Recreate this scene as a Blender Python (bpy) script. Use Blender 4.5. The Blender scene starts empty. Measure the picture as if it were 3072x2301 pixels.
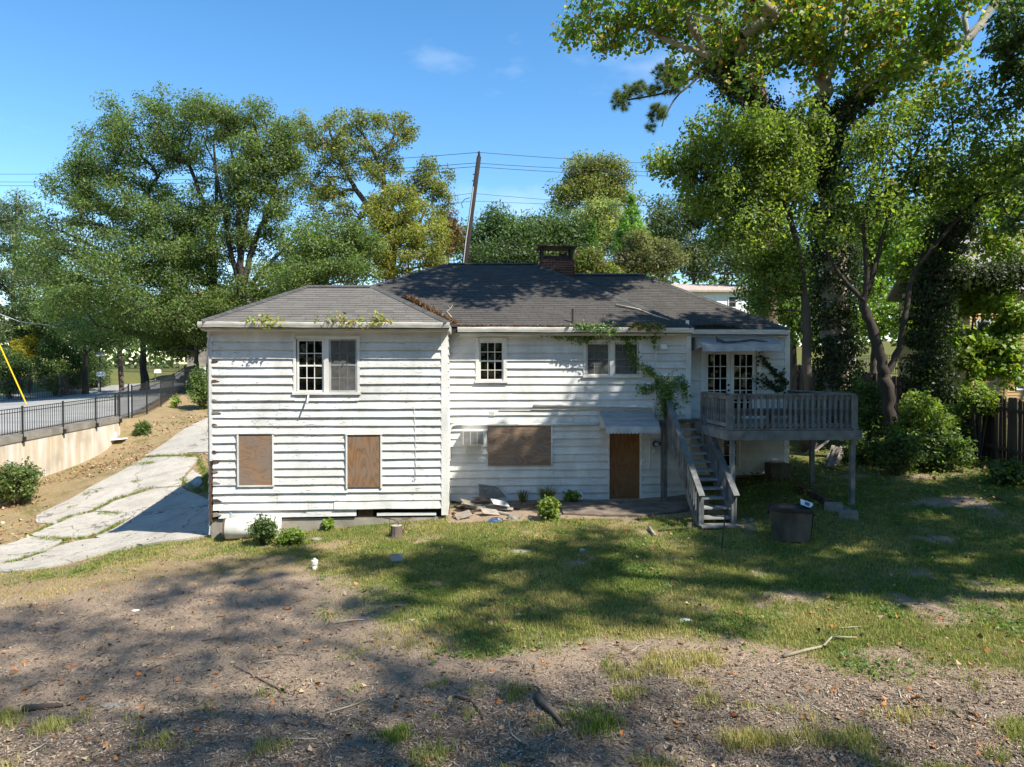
import bpy, bmesh, math, random
import numpy as np
from mathutils import Vector, Matrix
from mathutils.geometry import delaunay_2d_cdt
R = math.radians
random.seed(7); rng = np.random.default_rng(11)
SC = bpy.context.scene
COL = SC.collection

# ------------------------------------------------------------------ camera
F, CX, CY, CAMZ = 2129.0, 1536.0, 1150.5, 3.76
PITCH, YAW = R(1.02), R(3.0)
cam = bpy.data.objects.new('camera', bpy.data.cameras.new('camera'))
COL.objects.link(cam)
cam.location = (0, 0, CAMZ)
cam.rotation_euler = (R(90) - PITCH, 0, -YAW)
cam.data.sensor_width = 36.0
cam.data.lens = 36.0 * F / 3072.0
cam.data.clip_end = 2000
SC.camera = cam
# ------------------------------------------------------------------ light
SUN = Vector((0.652, -0.545, 1.0)).normalized()          # direction towards the sun
w = bpy.data.worlds.new('World'); SC.world = w; w.use_nodes = True
nt = w.node_tree; nt.nodes.clear()
out = nt.nodes.new('ShaderNodeOutputWorld'); bg = nt.nodes.new('ShaderNodeBackground')
sky = nt.nodes.new('ShaderNodeTexSky'); sky.sky_type = 'NISHITA'; sky.sun_disc = False
sky.sun_elevation = math.asin(SUN.z); sky.sun_rotation = math.atan2(SUN.x, SUN.y)
sky.altitude = 300; sky.air_density = 1.0; sky.dust_density = 0.1; sky.ozone_density = 1.0
bg.inputs['Strength'].default_value = 0.125
hs = nt.nodes.new('ShaderNodeHueSaturation'); hs.inputs['Hue'].default_value = .497; hs.inputs['Saturation'].default_value = 1.3
nt.links.new(sky.outputs[0], hs.inputs['Color'])
# thin wisps of cloud high in the clear sky
tcw = nt.nodes.new('ShaderNodeTexCoord'); mpw = nt.nodes.new('ShaderNodeMapping'); mpw.inputs['Scale'].default_value = (1.0, 1.0, 2.4); mpw.inputs['Location'].default_value = (.35, .0, .1)
nzw = nt.nodes.new('ShaderNodeTexNoise'); nzw.inputs['Scale'].default_value = 3.2; nzw.inputs['Detail'].default_value = 7; nzw.inputs['Roughness'].default_value = .55
rpw = nt.nodes.new('ShaderNodeValToRGB'); rpw.color_ramp.elements[0].position = .56; rpw.color_ramp.elements[1].position = .86; rpw.color_ramp.elements[1].color = (.5, .5, .5, 1)
mxw = nt.nodes.new('ShaderNodeMix'); mxw.data_type = 'RGBA'; mxw.inputs[7].default_value = (5.2, 5.6, 6.0, 1)
nt.links.new(tcw.outputs['Generated'], mpw.inputs[0]); nt.links.new(mpw.outputs[0], nzw.inputs['Vector']); nt.links.new(nzw.outputs['Fac'], rpw.inputs[0])
nt.links.new(rpw.outputs[0], mxw.inputs[0]); nt.links.new(hs.outputs[0], mxw.inputs[6])
nt.links.new(mxw.outputs[2], bg.inputs[0]); nt.links.new(bg.outputs[0], out.inputs[0])
sun = bpy.data.objects.new('sun', bpy.data.lights.new('sun', 'SUN')); COL.objects.link(sun)
sun.data.energy = 5.0; sun.data.angle = R(0.53); sun.data.color = (1.0, 0.93, 0.81)
sun.rotation_euler = (-SUN).to_track_quat('-Z', 'Y').to_euler()
sun.location = (20, -16, 30)
SC.view_settings.view_transform = 'Standard'; SC.view_settings.look = 'None'
SC.view_settings.exposure = 1.0; SC.view_settings.gamma = 1.0
SC.view_settings.use_curve_mapping = False
SC.render.engine = 'CYCLES'
SC.cycles.max_bounces = 6; SC.cycles.diffuse_bounces = 3; SC.cycles.glossy_bounces = 2
SC.cycles.transmission_bounces = 3; SC.cycles.transparent_max_bounces = 12
SC.cycles.use_adaptive_sampling = True; SC.cycles.use_denoising = True

# ------------------------------------------------------------------ photograph -> world
fwd = Vector((math.sin(YAW)*math.cos(PITCH), math.cos(YAW)*math.cos(PITCH), -math.sin(PITCH)))
rgt = Vector((math.cos(YAW), -math.sin(YAW), 0))
upv = rgt.cross(fwd)
CAM = Vector((0, 0, CAMZ))
def ray(px, py): return fwd + rgt*((px-CX)/F) + upv*((CY-py)/F)
def P(px, py, d): return CAM + ray(px, py)*d                       # at a depth
def PY(px, py, Y):                                                 # on the plane y = Y
    r = ray(px, py); return CAM + r*(Y/r.y)
def PZ(px, py, z):
    r = ray(px, py); return CAM + r*((z-CAMZ)/r.z)
def PS(px, py, Y0, z0, pitch):                                     # on a roof plane
    r = ray(px, py); t = (z0 - CAMZ - pitch*Y0)/(r.z - pitch*r.y); return CAM + r*t
def W(xc, yc):
    return (xc*math.cos(YAW)+yc*math.sin(YAW), -xc*math.sin(YAW)+yc*math.cos(YAW))
def C_(x, y):
    return (x*math.cos(YAW)-y*math.sin(YAW), x*math.sin(YAW)+y*math.cos(YAW))

# ------------------------------------------------------------------ noise and terrain
def vnoise(x, y, seed=0):
    x = np.asarray(x, float); y = np.asarray(y, float)
    xi = np.floor(x).astype(np.int64); yi = np.floor(y).astype(np.int64)
    u = x-xi; v = y-yi; u = u*u*(3-2*u); v = v*v*(3-2*v)
    def h(i, j):
        n = (i*374761393 + j*668265263 + seed*144269504) & 0x7fffffff
        n = ((n ^ (n >> 13))*1274126177) & 0x7fffffff
        return ((n ^ (n >> 16)) & 0xffff)/65535.0
    return (h(xi, yi)*(1-u)+h(xi+1, yi)*u)*(1-v) + (h(xi, yi+1)*(1-u)+h(xi+1, yi+1)*u)*v
def fbm(x, y, seed=0, o=4):
    s = 0; a = 0.5; t = 0
    for k in range(o):
        s = s + a*vnoise(np.asarray(x)*2**k, np.asarray(y)*2**k, seed+k*7); t += a; a *= .55
    return s/t
CTRL = [(-7.2,16.8,-.16),(-4.5,16.8,.0),(-1.5,16.8,.2),(-1.5,18.7,.36),(2,18.7,.36),(4.5,18.7,.42),(2,16.8,.3),
 (4.4,15.2,.33),(7.5,19.4,.96),(5.5,19.4,.75),(7.7,16,.67),(6,17.5,.6),(5.7,14.2,.36),(9,13,.45),(0,8,0),(0,5,-.1),(-4,8,-.25),(4,8,.05),
 (-5,11,-.25),(0,12,.05),(4,12,.15),(-2,14.5,.05),(5,5,0),(-5,5,-.4),(8,9,.2),(11,20.5,1.13),(13.4,21.7,1.46),(13.6,19.7,1.3),(12,14,.75),
 (14,26,1.9),(10,26,1.6),(20,20,1.8),(20,10,1.0),(16,4,.5),(-10.8,19.1,-.62),(-9.0,17.2,-.42),(-11.6,16.06,-.75),(-9.7,13.5,-.6),(-14.2,21.2,-.6),
 (-14,25.5,.19),(-12.2,25,.38),(-15,35,1.41),(-12,30,1.1),(-17.4,26.8,-.18),(-17.6,31.1,.36),(-17.3,24,-.45),(-16.5,20,-.7),(-15,12,-.8),(-15,3,-.8),
 (-18,32.2,1.07),(-18.4,34,1.35),(-18.9,36.5,1.55),(-19.6,39.5,1.85),(-20.6,43.5,2.25),(-22.4,50,2.7),
 (-30,68,2.75),(-36,62,2.2),(-41,55,1.6),(-45,70,3.2),(-34,80,3.6),(-20,60,3.0),(-10,45,2.3),(0,40,2.0),(0,60,2.6),(10,45,2.8),(-30,50,1.8),(-30,36,1.5),
 (25,50,4.2),(30,62,5.6),(20,38,2.8),(40,80,7),(0,100,4),(-60,60,2.5),(-60,30,1.2),(-60,100,4),(60,40,4),(60,0,1),(-60,0,-.5),(0,-40,-1),(60,-40,0),(-60,-40,-1),
 (-160,150,5),(0,250,6),(160,150,9),(160,-60,2),(-160,-60,0)]
_c = np.array([(*W(a, b), z) for a, b, z in CTRL])
def _phi(r2): return 0.5*r2*np.log(r2+1e-9)
_n = len(_c)
_A = np.zeros((_n+3, _n+3)); _d2 = ((_c[:, None, :2]-_c[None, :, :2])**2).sum(-1)
_A[:_n, :_n] = _phi(_d2) + np.eye(_n)*0.6
_A[:_n, _n] = 1; _A[:_n, _n+1:] = _c[:, :2]; _A[_n, :_n] = 1; _A[_n+1:, :_n] = _c[:, :2].T
_w = np.linalg.solve(_A, np.concatenate([_c[:, 2], [0, 0, 0]]))
def wall_x(yc): return -17.45 - 0.03*(yc-24)
def H(x, y):
    x = np.atleast_1d(np.asarray(x, float)); y = np.atleast_1d(np.asarray(y, float)); sh = x.shape
    x = x.ravel(); y = y.ravel(); z = np.empty_like(x)
    for s in range(0, len(x), 20000):
        X = x[s:s+20000]; Y = y[s:s+20000]
        d2 = (X[:, None]-_c[None, :, 0])**2 + (Y[:, None]-_c[None, :, 1])**2
        z[s:s+20000] = _phi(d2) @ _w[:_n] + _w[_n] + _w[_n+1]*X + _w[_n+2]*Y
    xc, yc = C_(x, y)
    st = 1.40 + 0.033*(yc-24)                                        # the street behind the retaining wall
    st = np.maximum(st, 1.2)
    k = np.clip((35.5-yc)/4.0, 0, 1)
    z = np.where(xc < wall_x(yc)-0.32, z*(1-k)+st*k, z)
    near = np.clip((24-yc)/6, 0, 1)*np.clip((yc-2)/3, 0, 1)
    z = z + near*(0.07*(fbm(x*.7, y*.7, 3)-.5) + 0.03*(fbm(x*3, y*3, 9)-.5))*np.where(xc < wall_x(yc), 0, 1)
    return z.reshape(sh)
def h1(x, y): return float(H([x], [y])[0])
def G(px, py):
    r = ray(px, py); t = 4.0; p = CAM + r*t
    ts = np.linspace(4, 110, 900); xs = r.x*ts; ys = r.y*ts; zs = CAMZ + r.z*ts
    below = np.nonzero(zs < H(xs, ys))[0]
    i = below[0] if len(below) else len(ts)-1
    a, b = ts[max(i-1, 0)], ts[i]
    for _ in range(14):
        m = (a+b)/2
        if CAMZ + r.z*m < h1(r.x*m, r.y*m): b = m
        else: a = m
    return CAM + r*b

# ------------------------------------------------------------------ materials
MATS = {}
def nodes(name):
    m = bpy.data.materials.new(name); m.use_nodes = True
    n = m.node_tree; n.nodes.clear()
    o = n.nodes.new('ShaderNodeOutputMaterial')
    MATS[name] = m
    return m, n, o
def N(n, t, **kw):
    x = n.nodes.new(t)
    for k, v in kw.items():
        if k in x.inputs: x.inputs[k].default_value = v
        else: setattr(x, k, v)
    return x
def ramp(n, src, stops):
    r = n.nodes.new('ShaderNodeValToRGB'); n.links.new(src, r.inputs[0])
    e = r.color_ramp.elements
    while len(e) < len(stops): e.new(0.5)
    for q, (p, c) in zip(e, stops):
        q.position = p; q.color = (c[0], c[1], c[2], 1) if not isinstance(c, (int, float)) else (c, c, c, 1)
    return r.outputs[0]
def coords(n, scale=(1, 1, 1)):
    tc = n.nodes.new('ShaderNodeTexCoord'); mp = n.nodes.new('ShaderNodeMapping')
    mp.inputs['Scale'].default_value = scale
    n.links.new(tc.outputs['Object'], mp.inputs[0]); return mp.outputs[0]
def noise(n, vec, scale, detail=4, rough=.55, dist=0.0):
    x = N(n, 'ShaderNodeTexNoise'); x.inputs['Scale'].default_value = scale
    x.inputs['Detail'].default_value = detail; x.inputs['Roughness'].default_value = rough
    x.inputs['Distortion'].default_value = dist
    n.links.new(vec, x.inputs['Vector']); return x.outputs['Fac']
def mixc(n, fac, a, b, mode='MIX'):
    x = N(n, 'ShaderNodeMix', data_type='RGBA', blend_type=mode)
    if isinstance(fac, (int, float)): x.inputs[0].default_value = fac
    else: n.links.new(fac, x.inputs[0])
    for s, v in ((6, a), (7, b)):
        if isinstance(v, tuple): x.inputs[s].default_value = (*v[:3], 1)
        else: n.links.new(v, x.inputs[s])
    return x.outputs[2]
def mth(n, op, a, b=None):
    x = N(n, 'ShaderNodeMath', operation=op)
    for s, v in ((0, a), (1, b)):
        if v is None: continue
        if isinstance(v, (int, float)): x.inputs[s].default_value = v
        else: n.links.new(v, x.inputs[s])
    return x.outputs[0]
def finish(n, o, col, rough=.8, bump=None, bstr=.3, bdist=.01, metal=0, spec=.3):
    b = N(n, 'ShaderNodeBsdfPrincipled')
    if isinstance(col, tuple): b.inputs['Base Color'].default_value = (*col[:3], 1)
    else: n.links.new(col, b.inputs['Base Color'])
    if isinstance(rough, (int, float)): b.inputs['Roughness'].default_value = rough
    else: n.links.new(rough, b.inputs['Roughness'])
    b.inputs['Metallic'].default_value = metal
    b.inputs['Specular IOR Level'].default_value = spec
    if bump is not None:
        q = N(n, 'ShaderNodeBump'); q.inputs['Strength'].default_value = bstr; q.inputs['Distance'].default_value = bdist
        n.links.new(bump, q.inputs['Height']); n.links.new(q.outputs[0], b.inputs['Normal'])
    n.links.new(b.outputs[0], o.inputs[0]); return b
def rnd(n): return N(n, 'ShaderNodeObjectInfo').outputs['Random']
def simple(name, c1, c2=None, scale=6, rough=.8, stretch=(1, 1, 1), bstr=.25, metal=0, spec=.3, vary=.15, bscale=None, detail=5):
    m, n, o = nodes(name); v = coords(n, stretch)
    f = noise(n, v, scale, detail); c2 = c2 or tuple(x*.7 for x in c1)
    col = ramp(n, f, [(.3, c2), (.7, c1)])
    if vary:
        k = mth(n, 'ADD', mth(n, 'MULTIPLY', rnd(n), vary*2), 1-vary)
        g = N(n, 'ShaderNodeCombineColor')
        for i in range(3): n.links.new(k, g.inputs[i])
        col = mixc(n, 1.0, col, g.outputs[0], 'MULTIPLY')
    finish(n, o, col, rough, noise(n, v, bscale or scale*5, 3), bstr, .01, metal, spec)
    return m
def paint_mat(name, white, peel, amount):
    m, n, o = nodes(name); v = coords(n)
    vs = coords(n, (1.0, 1.0, 7.0))
    big = noise(n, v, .55, 3); fine = noise(n, vs, 7, 7, .65); grain = noise(n, coords(n, (1.5, 1, 26)), 6, 4)
    soft = ramp(n, noise(n, v, 1.3, 7, .65), [(.3, tuple(x*.76 for x in white)), (.62, white)])
    msk = mth(n, 'ADD', fine, mth(n, 'MULTIPLY', mth(n, 'SUBTRACT', big, .5), .22))
    pk = ramp(n, msk, [(amount, 0), (amount+.03, 1)])
    wood = ramp(n, grain, [(.3, tuple(x*.55 for x in peel)), (.7, peel)])
    st = ramp(n, noise(n, coords(n, (1.6, 1, .8)), 1.4, 6), [(.30, (.82, .82, .79)), (.55, (1, 1, 1))])
    col = mixc(n, 1.0, mixc(n, pk, soft, wood), st, 'MULTIPLY')
    k = mth(n, 'ADD', mth(n, 'MULTIPLY', rnd(n), .12), .90)
    g = N(n, 'ShaderNodeCombineColor')
    for i in range(3): n.links.new(k, g.inputs[i])
    col = mixc(n, 1.0, col, g.outputs[0], 'MULTIPLY')
    bm = mth(n, 'ADD', mth(n, 'MULTIPLY', pk, -1.2), mth(n, 'ADD', mth(n, 'MULTIPLY', fine, .8), mth(n, 'MULTIPLY', grain, .3)))
    finish(n, o, col, .75, bm, .55, .012)
    return m
def tint_mat(name, rough=.7, trans=.0, spec=.25, bump=0, bscale=40, transcol=(1.0, 1.15, .45)):
    m, n, o = nodes(name)
    a = N(n, 'ShaderNodeAttribute', attribute_name='tint')
    b = finish(n, o, a.outputs['Color'], rough, noise(n, coords(n), bscale, 3) if bump else None, bump, .01, 0, spec)
    if trans:
        t = N(n, 'ShaderNodeBsdfTranslucent'); x = N(n, 'ShaderNodeMixShader'); x.inputs[0].default_value = trans
        n.links.new(mixc(n, 1.0, a.outputs['Color'], tuple(min(q*1.6, 1.9) for q in transcol), 'MULTIPLY'), t.inputs[0])
        n.links.new(b.outputs[0], x.inputs[1]); n.links.new(t.outputs[0], x.inputs[2]); n.links.new(x.outputs[0], o.inputs[0])
    return m
def plywood(name, light, dark, rot, scale=1.0, grey=.0):
    m, n, o = nodes(name)
    tc = n.nodes.new('ShaderNodeTexCoord'); mp = n.nodes.new('ShaderNodeMapping')
    mp.inputs['Scale'].default_value = (1*scale, 1, 3.4*scale) if rot else (3.4*scale, 1, 1*scale)
    n.links.new(tc.outputs['Object'], mp.inputs[0]); v = mp.outputs[0]
    d = noise(n, v, .95, 2, .45, .9)
    wv = mth(n, 'FRACT', mth(n, 'MULTIPLY', d, 9))
    rings = ramp(n, wv, [(0, .25), (.45, .9), (.8, .75), (1, .2)])
    stn = noise(n, coords(n), 2.6, 5)
    col = mixc(n, rings, dark, light)
    col = mixc(n, ramp(n, stn, [(.4, 0), (.7, grey)]), col, (.16, .145, .13))
    finish(n, o, col, .75, rings, .2, .006)
    return m

M = {}
M['paint_a'] = paint_mat('peeling_white_paint', (.64, .64, .632), (.25, .215, .18), .622)
M['paint_b'] = paint_mat('old_white_paint', (.64, .64, .63), (.31, .28, .24), .675)
M['trim'] = paint_mat('white_trim_paint', (.70, .69, .66), (.40, .34, .27), .70)
M['gutter'] = simple('white_gutter', (.64, .63, .58), (.42, .40, .35), 3, .5, (1, 1, 4), .05)
M['darkwood'] = simple('dark_sheathing', (.022, .018, .016), (.008, .007, .006), 4, .9)
M['rotwood'] = simple('rotten_brown_wood', (.13, .075, .045), (.035, .02, .015), 5, .9, (1, 1, .3))
M['shingle'] = tint_mat('asphalt_shingle', .95, 0, .15, .5, 60)
M['rooffelt'] = simple('roof_felt', (.035, .035, .036), None, 8, .95)
M['gwood'] = simple('grey_deck_paint', (.20, .21, .208), (.075, .078, .078), 4, .75, (1, 1, 1), .3, vary=.22, detail=8)
M['treadwood'] = simple('worn_stair_tread', (.34, .35, .345), (.17, .175, .17), 4, .8, vary=.2, detail=8)
M['glass'] = None
m, n, o = nodes('window_glass')
g = N(n, 'ShaderNodeBsdfGlossy'); g.inputs['Roughness'].default_value = .03; g.inputs[0].default_value = (.9, .95, 1, 1)
tr = N(n, 'ShaderNodeBsdfTransparent'); tr.inputs[0].default_value = (.5, .52, .52, 1)
lw = N(n, 'ShaderNodeFresnel'); lw.inputs[0].default_value = 1.5
x = N(n, 'ShaderNodeMixShader'); n.links.new(mth(n, 'MULTIPLY', lw.outputs[0], .3), x.inputs[0]); n.links.new(tr.outputs[0], x.inputs[1]); n.links.new(g.outputs[0], x.inputs[2])
n.links.new(x.outputs[0], o.inputs[0]); M['glass'] = m
m, n, o = nodes('insect_screen')
d = N(n, 'ShaderNodeBsdfDiffuse'); d.inputs[0].default_value = (.16, .16, .15, 1)
tr = N(n, 'ShaderNodeBsdfTransparent'); x = N(n, 'ShaderNodeMixShader')
n.links.new(ramp(n, noise(n, coords(n), 5, 5), [(.3, .25), (.7, .6)]), x.inputs[0])
n.links.new(tr.outputs[0], x.inputs[1]); n.links.new(d.outputs[0], x.inputs[2]); n.links.new(x.outputs[0], o.inputs[0]); M['screen'] = m
M['blind'] = simple('window_blind', (.17, .17, .16), (.10, .10, .09), 3, .7)
M['interior'] = simple('dim_interior', (.03, .028, .026), (.015, .014, .013), 2, .9)
M['plyA'] = plywood('weathered_plywood_grey', (.245, .155, .095), (.145, .083, .048), True, 1.1, .7)
M['plyB'] = plywood('weathered_plywood_brown', (.245, .137, .068), (.10, .055, .03), False, 1.0, .55)
M['plyC'] = plywood('flaking_plywood', (.28, .20, .14), (.14, .062, .03), True, 1.2, .7)
M['plyD'] = plywood('brown_plywood_door', (.19, .085, .026), (.12, .05, .014), False, .8, .25)
M['brick'] = simple('red_brick', (.105, .043, .034), (.05, .024, .021), 5, .9, vary=.35)
M['mortar'] = simple('mortar', (.33, .28, .24), (.20, .17, .15), 8, .95)
M['blackmetal'] = simple('black_metal', (.02, .02, .021), (.012, .012, .012), 4, .45, spec=.5, vary=.05, bstr=.05)
M['rust'] = simple('sooty_metal', (.045, .035, .03), (.02, .017, .015), 5, .7)
M['galv'] = simple('aluminium_awning', (.46, .48, .50), (.26, .27, .28), 3, .5, (1, 3, 1), .08, vary=.1)
M['pvc'] = simple('white_pvc', (.72, .71, .67), (.50, .48, .43), 4, .45, vary=.05, bstr=.03)
m, n, o = nodes('pale_concrete')
v = coords(n); b1 = noise(n, v, .9, 10, .62); b2 = noise(n, v, 3.5, 8, .7); b3 = noise(n, v, 55, 4, .8)
c = ramp(n, b1, [(.36, (.22, .20, .165)), (.5, (.36, .33, .28)), (.66, (.44, .41, .355))])
c = mixc(n, ramp(n, b2, [(.36, .75), (.5, 0)]), c, (.17, .145, .115))
c = mixc(n, .55, c, ramp(n, b3, [(.36, (.12, .11, .095)), (.5, (.36, .335, .29)), (.64, (.62, .59, .53))]))
vo = N(n, 'ShaderNodeTexVoronoi', feature='DISTANCE_TO_EDGE'); vo.inputs['Scale'].default_value = .55
wp = N(n, 'ShaderNodeVectorMath', operation='ADD'); n.links.new(v, wp.inputs[0]); nz = N(n, 'ShaderNodeTexNoise'); nz.inputs['Scale'].default_value = 1.6; nz.inputs['Detail'].default_value = 5; n.links.new(v, nz.inputs['Vector']); n.links.new(nz.outputs['Color'], wp.inputs[1]); n.links.new(wp.outputs[0], vo.inputs['Vector'])
ck = ramp(n, vo.outputs['Distance'], [(.0, 1), (.012, 0)])
c = mixc(n, ck, c, (.07, .06, .045))
finish(n, o, c, .95, mth(n, 'SUBTRACT', b3, ck), .6, .012); M['concrete'] = m
M['dirtyslab'] = simple('dirty_concrete', (.22, .175, .135), (.085, .065, .05), 3, .95, bstr=.7, bscale=30, vary=0, detail=10)
M['foundation'] = simple('foundation_block', (.30, .275, .235), (.15, .135, .11), 2, .95, bstr=.5)
M['asphalt'] = simple('worn_street', (.30, .30, .29), (.21, .21, .205), .9, .95, bstr=.3, bscale=50, vary=0)
M['plank'] = simple('weathered_board', (.27, .24, .20), (.13, .11, .09), 3, .9, (1, 6, 6), vary=.4)
M['blueprint'] = simple('blue_print_ink', (.03, .13, .26), (.02, .09, .19), 4, .6, vary=0)
M['fencewood'] = simple('cedar_fence_board', (.10, .072, .05), (.045, .033, .024), 3, .9, (3, 3, .4), vary=.35)
M['bark'] = simple('grey_brown_bark', (.12, .098, .078), (.05, .04, .032), 3, .95, (1, 1, .25), .9, bscale=14)
M['darkbark'] = simple('dark_bark', (.065, .053, .043), (.028, .023, .019), 3, .95, (1, 1, .25), .9, bscale=14)
M['syc'] = simple('sycamore_bark', (.50, .46, .37), (.20, .165, .11), 2.2, .85, (1, 1, .6), .3)
M['pinebark'] = simple('pine_bark', (.17, .115, .085), (.06, .045, .037), 4, .95, (1, 1, .5), .9)
M['leaf'] = tint_mat('leaf', .5, .42, .4)
M['grass'] = tint_mat('grass_blade', .7, .25, .2)
M['litter'] = tint_mat('litter', .85, 0, .15)
M['pole'] = simple('utility_pole_wood', (.022, .017, .015), (.010, .008, .007), 3, .9, (1, 1, .2))
M['wire'] = simple('black_cable', (.012, .012, .013), None, 3, .6, vary=0)
M['palewire'] = simple('pale_cable', (.42, .42, .40), None, 3, .6, vary=0)
M['yellow'] = simple('yellow_plastic', (.70, .47, .01), (.6, .38, .01), 3, .5, vary=0)
M['white'] = simple('white_card', (.74, .75, .76), (.6, .62, .64), 5, .7, vary=.06)
M['yhouse'] = simple('yellow_siding', (.50, .345, .165), (.41, .275, .13), 2, .75, vary=.10)
M['tanroof'] = simple('tan_roof', (.36, .30, .26), (.26, .21, .18), 4, .95)
M['greyroof'] = simple('grey_brown_roof', (.30, .285, .27), (.20, .19, .18), 4, .95)
M['plainwhite'] = simple('white_wood', (.76, .76, .74), (.64, .64, .62), 2, .7, vary=.05)
M['foil'] = simple('crumpled_foil', (.62, .62, .64), (.35, .35, .37), 9, .25, metal=1, vary=0)
M['stone'] = simple('grey_stone', (.28, .265, .235), (.15, .14, .12), 5, .95)
M['bluegrey'] = simple('dusty_bin_plastic', (.14, .12, .098), (.025, .022, .02), 2.6, .6, (1, 1, .5), .2, vary=0)
M['palestreet'] = simple('pale_pavement', (.46, .45, .43), (.38, .37, .355), 1, .95, vary=0)

# retaining wall concrete: tan and white streaks, grey cap
m, n, o = nodes('stained_wall_concrete')
v = coords(n, (1, 1, .12)); s1 = noise(n, v, 2.6, 6, .6); s2 = noise(n, coords(n), 1.1, 5)
c = mixc(n, ramp(n, s1, [(.42, 0), (.66, 1)]), (.47, .38, .265), (.58, .555, .50))
c = mixc(n, ramp(n, s2, [(.50, 0), (.72, .6)]), c, (.30, .255, .20))
tcz = N(n, 'ShaderNodeSeparateXYZ'); n.links.new(coords(n), tcz.inputs[0])
zz = mth(n, 'ADD', tcz.outputs[2], mth(n, 'MULTIPLY', s1, .9))
c = mixc(n, ramp(n, zz, [(.0, 0), (1, 1)]), c, c)
finish(n, o, c, .95, noise(n, coords(n), 30, 4), .3, .01); M['retain'] = m

# ground
m, n, o = nodes('yard_ground')
a = N(n, 'ShaderNodeAttribute', attribute_name='cover'); sp = N(n, 'ShaderNodeSeparateColor'); n.links.new(a.outputs['Color'], sp.inputs[0])
v = coords(n)
f1 = noise(n, v, 1.6, 8, .65); f2 = noise(n, v, 26, 5, .7); f3 = noise(n, coords(n, (1, 2.2, 1)), 70, 4, .7)
dirt = mixc(n, .55, ramp(n, f1, [(.3, (.19, .138, .098)), (.7, (.33, .25, .18))]), ramp(n, noise(n, coords(n, (1, 1.8, 1)), 38, 6, .75), [(.34, (.075, .053, .038)), (.5, (.30, .225, .16)), (.66, (.52, .43, .335))]))
chips = ramp(n, noise(n, coords(n, (1, 1.6, 1)), 46, 6, .75), [(.32, (.06, .046, .036)), (.48, (.21, .165, .125)), (.62, (.34, .275, .215)), (.74, (.50, .42, .345))])
chips = mixc(n, ramp(n, f1, [(.35, 0), (.65, .55)]), chips, (.24, .19, .145))
straw = mixc(n, f2, ramp(n, f1, [(.35, (.23, .165, .092)), (.65, (.33, .255, .14))]), ramp(n, f3, [(.3, (.11, .078, .044)), (.55, (.29, .215, .12)), (.72, (.46, .37, .22))]))
grs = mixc(n, f3, (.06, .07, .022), ramp(n, f1, [(.3, (.10, .13, .03)), (.7, (.24, .205, .075))]))
def edge(src):
    k = mth(n, 'ADD', src, mth(n, 'MULTIPLY', mth(n, 'SUBTRACT', noise(n, v, 5, 6, .7), .5), .8))
    return ramp(n, k, [(.38, 0), (.62, 1)])
c = mixc(n, edge(sp.outputs[1]), dirt, chips)
c = mixc(n, edge(sp.outputs[2]), c, straw)
c = mixc(n, edge(sp.outputs[0]), c, grs)
finish(n, o, c, .95, mth(n, 'ADD', f2, mth(n, 'MULTIPLY', f3, .6)), .8, .03, 0, .1); M['ground'] = m

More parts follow.
